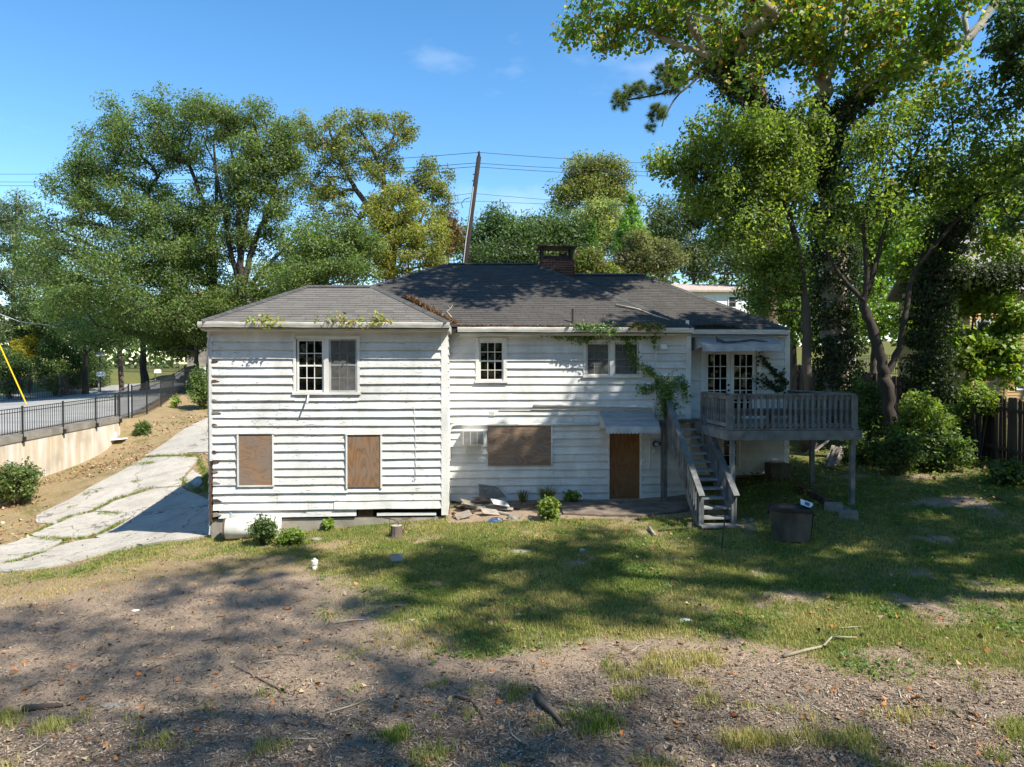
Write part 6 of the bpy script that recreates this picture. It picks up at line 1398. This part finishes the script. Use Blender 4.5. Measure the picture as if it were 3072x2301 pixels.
def tuft(name, label, px, py, n, h, seed, cols, lean=.5, group='grass tufts', wd=.02):
    g = np.random.default_rng(seed); b = gp(px, py); a = g.random(n)*6.283; rr = g.random(n)*.12
    base = np.array(b)+np.stack([np.cos(a)*rr, np.sin(a)*rr, np.zeros(n)], 1); d = np.stack([np.cos(a)*lean*g.random(n), np.sin(a)*lean*g.random(n), np.ones(n)], 1)
    hh = (h*g.uniform(.5, 1.1, n))[:, None]; sd = np.stack([-np.sin(a), np.cos(a), np.zeros(n)], 1)*wd/2; mid = base+d*hh*.6; tip = base+d*hh+np.stack([np.cos(a), np.sin(a), -.5*np.ones(n)], 1)*hh*.35*lean
    V = np.stack([base-sd, base+sd, mid+sd*.8, mid-sd*.8, tip], 1).reshape(-1, 3); q = np.arange(n)[:, None]*5
    Fc = np.concatenate([q+[[0, 1, 2]], q+[[0, 2, 3]], q+[[3, 2, 4]]], 1).reshape(-1, 3)
    r = empty(name, b, label, 'plant', group); npmesh('blades', V, Fc, M['grass'], np.repeat(pick(cols, n, .3), 5, 0), r, kind='stuff')
tuft('grass_tuft', 'tall arching grass clump against the middle wall below the big plywood panel', 1640, 1515, 170, .55, 85, [(.10, .14, .03), (.14, .15, .045)])
tuft('grass_tuft', 'thin pale grass tuft right beside the debris heap', 1568, 1505, 40, .4, 86, [(.18, .18, .06), (.12, .14, .04)])
# PVC cleanout, paver, stump
b = gp(944, 1708); cl_ = empty('cleanout_pipe', b, 'white capped cleanout pipe standing up from the bare yard', 'pipe')
MB().lathe([(.052, -.1), (.052, .12)], b, 14).build('pipe', M['pvc'], cl_, True); MB().lathe([(.066, .10), (.068, .17), (.055, .185), (.03, .186), (.028, .215), (0, .216)], b, 14).build('cap', M['pvc'], cl_)
b = gp(1189, 1682); MB().obox(b+Vector((0, 0, .06)), (.10, .01, 0), (-.03, .06, -.02), (0, .03, .07)).root('paver', M['concrete'], 'single pale concrete paver lying on the lawn', 'paver')
b = gp(1190, 1612); sp_ = empty('tree_stump', b, 'grey cut tree stump near the left wing wall', 'stump')
MB().lathe([(.17, -.05), (.14, .08), (.125, .26)], b, 11).build('stump_wood', M['bark'], sp_); MB().lathe([(.118, .262), (.118, .268), (0, .269)], b, 11).build('cut_face', M['concrete'], sp_)
for k in range(7):
    a = random.uniform(0, 6.28); q = b+Vector((math.cos(a)*.15, math.sin(a)*.1, 0)); MB().tube([q, q+Vector((random.uniform(-.2, .2), .1, .35)), q+Vector((random.uniform(-.4, .4), .15, .42))], .006, 4).build('sucker_shoot', M['rotwood'], sp_)
# debris heap by the corner
hp = gp(1440, 1535); rr = random.Random(5); hz = 0
DEB = [(1350, 1505, 1450, 1532, .0), (1375, 1530, 1440, 1502, .06), (1385, 1505, 1525, 1512, .12), (1400, 1490, 1520, 1500, .2), (1420, 1475, 1475, 1502, .3), (1430, 1515, 1540, 1535, .05), (1380, 1548, 1470, 1528, .02), (1450, 1540, 1530, 1550, .02), (1365, 1518, 1420, 1540, .0), (1395, 1500, 1500, 1520, .16), (1480, 1510, 1560, 1528, .02), (1400, 1525, 1500, 1505, .09), (1358, 1540, 1385, 1560, .0)]
for k, (a, b_, c_, d_, up) in enumerate(DEB):
    A, B = gp(a, b_ if up == 0 else 1530, up+.03), gp(c_, d_ if up < .1 else 1525, up*.7+.03); A.y += rr.uniform(-.15, .15); B.y += rr.uniform(-.1, .1)
    MB().beam(A, B, rr.choice([.09, .13, .11, .06]), .018, (rr.uniform(-.3, .3), rr.uniform(-.5, -.1), 1)).root('scrap_board', M['trim'] if k == 6 else M['rotwood'] if k % 4 == 0 else M['plank'], 'weathered scrap board in the debris heap at the inner corner of the walls', 'board', 'scrap boards in the debris heap')
for k, (a, b_, s_) in enumerate([(1405, 1483, .16), (1500, 1505, .2), (1470, 1545, .2), (1390, 1555, .18)]):
    q = gp(a, max(b_, 1535), .22 if k < 2 else .08); MB().obox(q, (s_*1.0, .05, rr.uniform(-.05, .05)), (-.04, s_*.45, .05), (0, -.004, .008)).root('broken_plasterboard', M['plank'] if k != 1 else M['trim'], ['grey broken board piece on top of the debris heap, left end', 'white painted broken piece on top of the debris heap, right end', 'grey flat piece at the front foot of the debris heap', 'grey flat piece at the front left foot of the debris heap'][k], 'panel', 'broken panels in the debris heap')
sA, sB = PY(1435, 1500, YB-.10), PY(1495, 1500, YB-.28); fr_ = empty('window_screen', sA, 'metal-framed window screen leaning against the wall above the debris heap', 'screen')
qa, qb, qc, qd = PY(1435, 1452, YB-.06), PY(1495, 1459, YB-.08), PY(1524, 1493, YB-.3), PY(1436, 1500, YB-.2)
for a, b in ((qa, qb), (qb, qc), (qc, qd), (qd, qa)): MB().beam(a, b, .02, .02).build('frame', M['galv'], fr_)
MB().add([qa, qb, qc, qd, qa+Vector((0, .003, 0)), qb+Vector((0, .003, 0)), qc+Vector((0, .003, 0)), qd+Vector((0, .003, 0))], [(3,2,1,0),(4,5,6,7),(0,1,5,4),(1,2,6,5),(2,3,7,6),(3,0,4,7)]).build('mesh', M['screen'], fr_)
def lump(name, label, px, py, r, mat, cat, seed, sq=(1, 1, .6), group=None):
    b = gp(px, py); bm = bmesh.new(); bmesh.ops.create_icosphere(bm, subdivisions=3, radius=1); g = random.Random(seed); o1 = g.uniform(0, 99)
    for v in bm.verts:
        k = .75+.6*float(fbm(np.array([v.co.x*2.2+o1+v.co.z]), np.array([v.co.y*2.2+o1]), 5, 3)[0])
        v.co = Vector((v.co.x*r*sq[0]*k, v.co.y*r*sq[1]*k, max(-.25, v.co.z)*r*sq[2]*k))
    me = bpy.data.meshes.new(name); bm.to_mesh(me); bm.free(); me.materials.append(mat); o_ = bpy.data.objects.new(name, me); o_.location = b; return put(o_, None, label, cat, group)
lump('foil_sheet', 'crumpled silver foil lying on the grass below the debris heap', 1488, 1566, .14, M['foil'], 'foil', 1, (1.3, .8, .8))
lump('stone', 'grey stone beside the crumpled foil', 1540, 1556, .13, M['stone'], 'stone', 2, (1.3, .8, .7))
MB().box((gp(1735, 1500).x-.1, 18.25, .42), (gp(1735, 1500).x+.08, 18.45, .58)).root('foam_block', M['white'], 'small white block on the ground at middle wall foot', 'block')
# broken bricks and rubbish
for k, (px, py, lab, mt, r_) in enumerate([(2070, 1583, 'short pale wood offcut standing beside the stair foot', 'white', .05)]):
    b = gp(px, py); MB().box((b.x-.045, b.y-.04, b.z-.02), (b.x+.045, b.y+.04, b.z+.12)).root('wood_offcut', M['plyC'], lab, 'wood')
b = gp(2010, 1592); stick('long thin pole lying on the grass left of the stairs', [gp(1975, 1596, .03), gp(2040, 1590, .03), gp(2098, 1588, .03)], .02, 'bark')
stick('short pale stick lying on the lawn left of the stairs', [gp(1948, 1590, .04), gp(1965, 1610, .04)], .05, 'syc')
b = gp(2163, 1648); MB().tube([b-Vector((0, 0, .1)), P(2176, 1540, (b-CAM).dot(fwd))], .014, 6).root('metal_stake', M['rust'], 'dark metal stake standing upright in the lawn before the stairs', 'stake')
b = gp(2250, 1598); MB().obox(b+Vector((0, 0, .12)), (.14, .03, 0), (-.02, .10, .16), (0, -.004, .004)).root('mesh_panel', M['screen'], 'small grey mesh panel propped on the grass beside the bin', 'panel')
# the old bin
bc = gp(2372, 1618); bn = empty('storage_bin', bc, 'scorched dark rectangular plastic bin without lid right of the stairs', 'bin')
ang = R(-24); ux, uy = Vector((math.cos(ang)*.88, math.sin(ang)*.88, 0)), Vector((-math.sin(ang)*.95, math.cos(ang)*.95, 0))
def rrect(hx, hy, z, rc, n=4):
    pts = []
    for (sx_, sy_, a0) in ((1, 1, 0), (-1, 1, 90), (-1, -1, 180), (1, -1, 270)):
        for k in range(n+1):
            a = R(a0+90*k/n); pts.append(bc+ux*(sx_*(hx-rc)+math.cos(a)*rc)+uy*(sy_*(hy-rc)+math.sin(a)*rc)+Vector((0, 0, z)))
    return pts
def loft(rings, close_bottom=True):
    m = MB(); n = len(rings[0]); vs = [p for r in rings for p in r]
    fs = [(i*n+k, i*n+(k+1) % n, (i+1)*n+(k+1) % n, (i+1)*n+k) for i in range(len(rings)-1) for k in range(n)]
    if close_bottom: fs += [tuple(range(n-1, -1, -1)), tuple((len(rings)-1)*n+k for k in range(n))]
    return m.add(vs, fs)
bh = .66
loft([rrect(.40, .235, 0, .03), rrect(.43, .26, .3, .03), rrect(.455, .285, bh-.02, .035), rrect(.435, .265, bh-.02, .03), rrect(.41, .24, .3, .06), rrect(.38, .21, .03, .05)]).build('body', M['bluegrey'], bn, False)
loft([rrect(.455, .285, bh-.07, .07), rrect(.485, .315, bh-.06, .08), rrect(.485, .315, bh-.01, .08), rrect(.47, .30, bh+.012, .075), rrect(.44, .27, bh+.012, .065), rrect(.436, .266, bh-.05, .062)], False).build('rim', M['rust'], bn)
e0, e1 = bc+ux*.415+Vector((0, 0, .06)), bc+ux*.462+Vector((0, 0, bh-.08)); MB().add([e0-uy*.20, e0+uy*.20, e1+uy*.24, e1-uy*.24, e0-uy*.20+ux*.012, e0+uy*.20+ux*.012, e1+uy*.24+ux*.012, e1-uy*.24+ux*.012], [(0,1,2,3),(7,6,5,4),(0,4,5,1),(1,5,6,2),(2,6,7,3),(3,7,4,0)]).build('dark_end', M['rust'], bn)  # darker panel laid over the right end of the bin
for s_ in (-1, 1):
    q = bc+ux*(.47*s_)+Vector((0, 0, bh-.13)); MB().obox(q, ux*.03, uy*.09, (0, 0, .02)).build('handle', M['rust'], bn)
q = bc+ux*.34+uy*.22+Vector((0, 0, bh+.04)); ctn = MB().obox(q, ux*.13+Vector((0, 0, -.035)), uy*.03+Vector((0, 0, -.01)), Vector((0, 0, .045))+uy*.06).root('paper_carton', M['white'], 'crushed white carton with blue print sticking out of the bin', 'carton')
MB().obox(q-(uy*.03+Vector((0, 0, -.01)))*1.06+ux*.01, ux*.05+Vector((0, 0, -.0135)), uy*.004, Vector((0, 0, .025))+uy*.033).build('blue_print', M['blueprint'], ctn)
# things under the deck
q = gp(2345, 1440); MB().box((q.x-.28, q.y, q.z-.02), (q.x+.25, q.y+.45, q.z+.42)).root('metal_cabinet', M['bluegrey'], 'grey metal box standing in the dark under the deck', 'box')
for k, (px, py, lab) in enumerate([(2500, 1530, 'concrete block lying before the front right deck post, nearer the bin'), (2545, 1555, 'concrete block nearest the camera, right of the bin')]):
    b = gp(px, py); MB().obox(b+Vector((0, 0, .07)), (.17, -.08, 0), (.05, .11, 0), (0, 0, .09)).root('concrete_block', M['stone'], lab, 'block', 'blocks under the deck')
b = gp(2440, 1500); MB().beam(gp(2395, 1470, .08), gp(2490, 1520, .08), .14, .14).root('timber_beam', M['rotwood'], 'rotten timber edging lying on the ground under the deck', 'timber')
rr = random.Random(9)
for k in range(9):
    a = P(2385+rr.uniform(0, 20), 1395+rr.uniform(-5, 15), 21.5); b = P(2455+rr.uniform(-10, 35), 1330+rr.uniform(-12, 10), 22.3); MB().beam(a, b, rr.uniform(.04, .12), .03).root('scrap_lumber', M['plank'], 'grey lumber length leaning in the pile behind the deck', 'lumber', 'lumber pile behind the deck')
for k in range(5):
    a = gp(2475+k*9, 1405+rr.uniform(-4, 6), .05); b = a+Vector((.55, .6, .5)); MB().beam(a, b, .09, .03).root('scrap_lumber', M['plank'], 'grey lumber length lying in the low pile between the deck posts', 'lumber', 'lumber pile between deck posts')
# undergrowth on the right
for k, (px, py, rx, ry, d, n, lab) in enumerate([
  (2760, 1250, 60, 60, 19.6, 3600, 'glossy shrub right of the forked tree, before the fence'), (2840, 1240, 42, 34, 20.3, 1900, 'leafy shrub against the board fence, brightest of the undergrowth'), (2700, 1330, 45, 40, 18.8, 2200, 'low shrub at the foot of the forked tree'),
  (2830, 1330, 70, 40, 19, 2600, 'spreading shrub between forked tree and fence corner'), (3040, 1400, 50, 22, 17.2, 1200, 'dark weeds at the fence foot by the right edge'), (2600, 1210, 60, 60, 22.5, 3400, 'tall shrub directly behind the deck corner'), (2590, 1340, 60, 40, 20.5, 2400, 'low dark shrub behind the rear deck post'), (2940, 1200, 50, 40, 19.9, 2000, 'creeper shrub spilling over the board fence top')]):
    bush('undergrowth_shrub', lab, px, py+(24 if k != 7 else 0), rx*1.1, ry*(1.45 if k != 7 else 1), d, int(n*1.25), .10, .06, UN if k in (0, 1, 7) else DK+UN[:1], 90+k, 'undergrowth on the right', 60, .22)
# fallen branches on the yard
stick('thick forked branch lying on wood chips, nearest the camera centre', [gp(1615, 2092, .03), gp(1625, 2120, .05), gp(1660, 2150, .05), gp(1690, 2185, .04)], .05, 'bark', side=((0, (.02, .1, .03)),))
stick('thin curved branch on the wood chips left of the thick one', [gp(1365, 2095, .02), gp(1410, 2105, .02), gp(1440, 2140, .03), gp(1452, 2165, .02)], .018, side=((1, (-.12, -.02, .02)),))
stick('pale long branch lying on the grass at lower right', [gp(2350, 1975, .03), gp(2425, 1955, .03), gp(2470, 1945, .03), gp(2495, 1922, .05), gp(2570, 1918, .03)], .025, 'syc', side=((3, (.2, -.05, .01)),))
stick('short grey stick at lawn edge left of centre', [gp(1010, 1872, .02), gp(1050, 1865, .02), gp(1092, 1862, .02)], .025, 'syc')
stick('long bent twig on bare soil at the left', [gp(860, 2080, .015), gp(700, 2000, .015), gp(790, 1870, .015)][:2], .012)
stick('dark branch lying in the shade at lower left', [gp(70, 2135, .03), gp(150, 2125, .03), gp(188, 2122, .03)], .05)
stick('yellowish bamboo-like stem on chips at bottom left of centre', [gp(980, 2145, .02), gp(1060, 2120, .02), gp(1110, 2100, .02)], .014, 'syc')
stick('grey fallen branch in the right shade', [gp(2950, 1500, .04), gp(2975, 1492, .05), gp(3020, 1510, .03), gp(3055, 1525, .02)], .025)
rr = random.Random(33)
for k in range(46):
    px, py = rr.uniform(60, 3000), rr.uniform(1880, 2290); a = gp(px, py, .012); t = rr.uniform(0, 3.14); l = rr.uniform(.10, .38)
    b = a+Vector((math.cos(t)*l, math.sin(t)*l, 0)); b.z = h1(b.x, b.y)+.015; c_ = (a+b)/2+Vector((rr.uniform(-.05, .05), rr.uniform(-.05, .05), .01))
    MB().tube([a, c_, b], [.008, .007, .003], 5).root('twig', M['bark'] if k % 3 else M['syc'], 'small dry twig lying on the wood chips', 'twig', 'twigs on the wood chips')
lump('paper_scrap', 'crumpled white paper on the lawn right of centre', 2057, 1862, .07, M['white'], 'paper', 3, (1.3, .8, .4))
lump('paper_scrap', 'flat pale scrap on bare soil at lower left', 350, 2115, .10, M['stone'], 'paper', 4, (1.6, .6, .12))
lump('paper_scrap', 'light grey scrap on the bare soil at left', 408, 1832, .05, M['white'], 'paper', 5, (1.3, .8, .4))
lump('stone', 'flat pale stone sunk in the lawn, left of centre', 1560, 1655, .14, M['stone'], 'stone', 6, (1.6, .7, .25), 'stones in the lawn')
lump('stone', 'small tan stone on the lawn, right of the flat one', 1748, 1652, .06, M['concrete'], 'stone', 7, (1, 1, .7), 'stones in the lawn')
lump('stone', 'flat grey stone in grass by the left wing', 950, 1618, .10, M['stone'], 'stone', 8, (1.4, .8, .4), 'stones by the house')
bk = gp(340, 1320); br_ = empty('broken_bucket', bk, 'broken white bucket with rubbish at the end of the retaining wall', 'bucket')
MB().lathe([(.13, 0), (.15, .3), (.155, .36), (.14, .36), (.12, .02)], bk, 14).build('pail', M['pvc'], br_); MB().obox(bk+Vector((.25, -.2, .05)), (.35, .05, .03), (0, .2, 0), (0, 0, .02)).build('lid_scrap', M['white'], br_)

# ================================================================== GROUND COVER
def in_slab(x, y):
    r = np.zeros(len(x), bool)
    for b in SLABS+[np.array([(p[0], p[1]) for p in patio])]:
        nx_ = np.roll(b, -1, 0); c = np.zeros(len(x), int)
        for (ax_, ay_), (bx_, by_) in zip(b, nx_): c += ((ay_ > y) != (by_ > y)) & (x < (bx_-ax_)*(y-ay_)/(by_-ay_+1e-12)+ax_)
        r |= (c % 2 == 1)
    return r
def in_house(x, y): return ((x > xa0-.02) & (x < xa1+.02) & (y > YA-.02)) | ((x > xb0) & (x < xb1) & (y > YB-.02)) | ((x >= xb1) & (x < xc1) & (y > YC-.02))
def scatter(n, xr, yr, seed):
    g = np.random.default_rng(seed); yc = yr[0]+(yr[1]-yr[0])*g.random(n)**1.25; xc = g.uniform(-1, 1, n)
    xc = np.where(np.full(n, xr is None), xc*(yc*.76+.5), xc); x, y = W(xc, yc); x, y = np.asarray(x), np.asarray(y); k = ~in_house(x, y); return x[k], y[k], g
def blades(name, label, n, yr, seed, prob, h, wd, cols, lean=.8, clump=6, spread=.035):
    x, y, g = scatter(n, None, yr, seed); p = prob(x, y); k = (g.random(len(x)) < p) & ~in_slab(x, y); x, y = x[k], y[k]
    x = np.repeat(x, clump)+g.normal(size=len(x)*clump)*spread; y = np.repeat(y, clump)+g.normal(size=len(y)*clump)*spread; n = len(x); z = H(x, y)-.004
    a = g.random(n)*6.283; hh = h*g.uniform(.4, 1.25, n)*(.6+.9*fbm(x*1.1, y*1.1, 55)); b = np.stack([x, y, z], 1); sd = np.stack([-np.sin(a), np.cos(a), 0*a], 1)*(wd/2); tl = lean*g.random(n)
    tip = b+np.stack([np.cos(a)*tl, np.sin(a)*tl, np.ones(n)], 1)*hh[:, None]
    V = np.stack([b-sd, b+sd, tip], 1).reshape(-1, 3); c = pick(cols, n, .3); dry = np.clip((fbm(x*.8, y*.8, 91)-.36)*3+.4*(g.random(n)-.5), 0, 1)[:, None]; c = c*(1-dry*.75)+np.array([.44, .355, .15])*dry*.75
    o_ = npmesh(name, V, np.arange(3*n).reshape(-1, 3), M['grass'], np.repeat(c, 3, 0), None, kind='stuff'); o_['label'] = label; return n
GC_ = [(.125, .18, .036), (.165, .225, .045), (.22, .255, .06), (.10, .15, .034)]
NB = blades('grass', 'short lawn grass of the back yard', 120000, (6.3, 18.6), 200, lambda x, y: np.clip((cover(x, y)[0]-.18)*1.5, 0, .95), .055, .012, GC_, .9, 6, .04)
def tufty(x, y):
    t = fbm(x*2.3+40, y*2.3, 66, 3); return np.clip((t-.575)*5, 0, .85)*np.clip((fbm(x*.5, y*.5, 67)-.42)*6, 0, 1)*(cover(x, y)[1] > .2)
NB += blades('grass', 'scattered grass tufts growing through the wood chips', 52000, (6.0, 11), 201, tufty, .085, .012, GC_, .9, 9, .05)
NB += blades('dry_grass', 'dry straw-coloured grass by driveway and left wing', 70000, (12.5, 30), 202, lambda x, y: np.clip(cover(x, y)[2]*.8-cover(x, y)[0]*.6, 0, .6), .045, .012, [(.34, .25, .11), (.27, .19, .085), (.22, .19, .07), (.13, .15, .035)], 1.4, 4, .05)
# grass in the driveway joints
jl = [((1230,605),(930,702),(790,780),(560,845)),((560,845),(440,898),(250,985)),((1020,870),(800,995),(740,1010)),((740,1010),(500,1030),(300,1010)),((820,812),(1010,812)),((360,1135),(200,1190),(0,1230)),((1210,340),(1420,335),(1650,330)),((1500,520),(1560,580),(1660,640)),((1640,360),(1700,480),(1710,640)),((700,650),(830,630)),((1110,545),(1170,545)),((1120,400),(1290,390)),((550,770),(610,760)),((500,1065),(600,1050))]
g = np.random.default_rng(203); xs, ys = [], []
for pl in jl:
    w3 = [gp(*zc(q)) for q in pl]
    for a, b in zip(w3[:-1], w3[1:]):
        k = int((b-a).length*60); t = g.random(k); xs.append(a.x+(b.x-a.x)*t+g.normal(size=k)*.05); ys.append(a.y+(b.y-a.y)*t+g.normal(size=k)*.09)
xs, ys = np.concatenate(xs), np.concatenate(ys); x = np.repeat(xs, 7)+g.normal(size=len(xs)*7)*.03; y = np.repeat(ys, 7)+g.normal(size=len(ys)*7)*.03; n = len(x); a = g.random(n)*6.283
b = np.stack([x, y, H(x, y)+.03], 1); hh = (.075*g.uniform(.4, 1.2, n))[:, None]; sd = np.stack([-np.sin(a), np.cos(a), 0*a], 1)*.007; tl = g.random(n)
V = np.stack([b-sd, b+sd, b+np.stack([np.cos(a)*tl, np.sin(a)*tl, np.ones(n)], 1)*hh], 1).reshape(-1, 3)
npmesh('grass', V, np.arange(3*n).reshape(-1, 3), M['grass'], np.repeat(pick(GC_+[(.20, .18, .05)], n, .3), 3, 0), None, kind='stuff')['label'] = 'grass strips growing in the driveway joints'
# wood chips
x, y, g = scatter(190000, None, (6.0, 13.0), 204); cg = cover(x, y); k = g.random(len(x)) < np.clip(.30+.9*cg[1]*np.clip((fbm(x*.9, y*.9, 88)-.3)*2.5, .15, 1)-.55*cg[0], 0, 1); x, y = x[k], y[k]; n = len(x)
a = g.random(n)*6.283; ln = .006+.034*g.random(n)**2.2; wd = g.uniform(.002, .007, n); tl = g.uniform(-.35, .35, n); d = np.stack([np.cos(a), np.sin(a), tl], 1)*ln[:, None]; s_ = np.stack([-np.sin(a), np.cos(a), g.uniform(-.4, .4, n)], 1)*wd[:, None]; c = np.stack([x, y, H(x, y)+.008+.01*g.random(n)], 1)
V = np.stack([c-d-s_, c+d-s_, c+d*.9+s_, c-d*.9+s_], 1).reshape(-1, 3); q = np.arange(n)[:, None]*4
npmesh('wood_chips', V, q+np.array([[0, 1, 2, 3]]), M['litter'], np.repeat(pick([(.27, .205, .145), (.185, .135, .095), (.115, .083, .058), (.38, .31, .235), (.065, .048, .036)], n, .3), 4, 0), None, kind='stuff')['label'] = 'grey wood chips strewn over the foreground'
# broad weeds mixed into the lawn
x, y, g = scatter(9000, None, (8.5, 18), 208); k = (g.random(len(x)) < np.clip((cover(x, y)[0]-.15)*1.3, 0, .9)*(fbm(x*1.4, y*1.4, 73) > .52)) & ~in_slab(x, y); x, y = x[k], y[k]
x = np.repeat(x, 7)+g.normal(size=len(x)*7)*.06; y = np.repeat(y, 7)+g.normal(size=len(y)*7)*.06; n = len(x); pos = np.stack([x, y, H(x, y)+.015+.05*g.random(n)], 1)
nr = unit(np.array([0, -.1, 1])+.5*g.normal(size=(n, 3))); ax = unit(np.cross(nr, g.normal(size=(n, 3)))); s_ = g.uniform(.5, 1.3, n); V, Fc, t = leaf_mesh(pos, ax, nr, .055*s_, .035*s_, pick([(.10, .18, .04), (.14, .23, .05), (.08, .14, .035)], n, .3))
npmesh('lawn_weeds', V, Fc, M['leaf'], t, None, kind='stuff')['label'] = 'broad-leaved weeds and clover mixed into the lawn'
# fallen leaves
x, y, g = scatter(3400, None, (6.0, 19), 205); k = (g.random(len(x)) < np.clip(1.0-.035*(y-6), .3, 1)); x, y = x[k], y[k]; n = len(x); pos = np.stack([x, y, H(x, y)+.015+.02*g.random(n)], 1)
nr = unit(np.array([0, 0, 1])+.45*g.normal(size=(n, 3))); ax = unit(np.cross(nr, g.normal(size=(n, 3)))); s_ = g.uniform(.45, 1.15, n)
V, Fc, t = leaf_mesh(pos, ax, nr, .088*s_, .07*s_, pick([(.25, .14, .075), (.22, .15, .09), (.15, .09, .055), (.32, .24, .15), (.33, .13, .045), (.12, .075, .05)], n, .35), -.3)
npmesh('fallen_leaves', V, Fc, M['litter'], t, None, kind='stuff')['label'] = 'orange and brown fallen leaves strewn over the yard'
g = np.random.default_rng(207); n = 9000; xc = g.uniform(-17.2, -8, n); yc = g.uniform(17.5, 36, n); x, y = W(xc, yc); k = ~in_slab(x, y) & (fbm(x*.6, y*.6, 44) > .42) & ~in_house(x, y); x, y = x[k], y[k]; n = len(x); pos = np.stack([x, y, H(x, y)+.02*g.random(n)], 1)
nr = unit(np.array([0, 0, 1])+.5*g.normal(size=(n, 3))); ax = unit(np.cross(nr, g.normal(size=(n, 3)))); s_ = g.uniform(.5, 1.2, n); V, Fc, t = leaf_mesh(pos, ax, nr, .12*s_, .09*s_, pick([(.24, .13, .07), (.30, .19, .11), (.17, .09, .05), (.36, .26, .16)], n, .3), -.25)
npmesh('fallen_leaves', V, Fc, M['litter'], t, None, kind='stuff')['label'] = 'brown leaf litter on the bank below the street fence'
# broad-leaved ground cover in the shade on the right
x, y, g = scatter(30000, None, (13, 27), 206); xc, yc = C_(x, y); k = (xc > 5.5) & (g.random(len(x)) < np.clip((yc-15.5)/3, 0, .9)*(fbm(x*.8, y*.8, 12) > .4)); x, y = x[k], y[k]; n = len(x); pos = np.stack([x, y, H(x, y)+.03+.14*g.random(n)], 1)
nr = unit(np.array([0, -.2, 1])+.5*g.normal(size=(n, 3))); ax = unit(np.cross(nr, g.normal(size=(n, 3)))); s_ = g.uniform(.6, 1.3, n); V, Fc, t = leaf_mesh(pos, ax, nr, .085*s_, .07*s_, pick(UN+[(.20, .17, .04), (.16, .09, .04)], n, .3))
npmesh('ground_cover', V, Fc, M['leaf'], t, None, kind='stuff')['label'] = 'low leafy ground cover under the trees on the right'
print('TRIS', sum(sum(len(p.vertices)-2 for p in me.polygons) if len(me.polygons) < 20000 else len(me.loops)-2*len(me.polygons) for me in bpy.data.meshes), 'OBJECTS', len(bpy.data.objects), 'BLADES', NB)
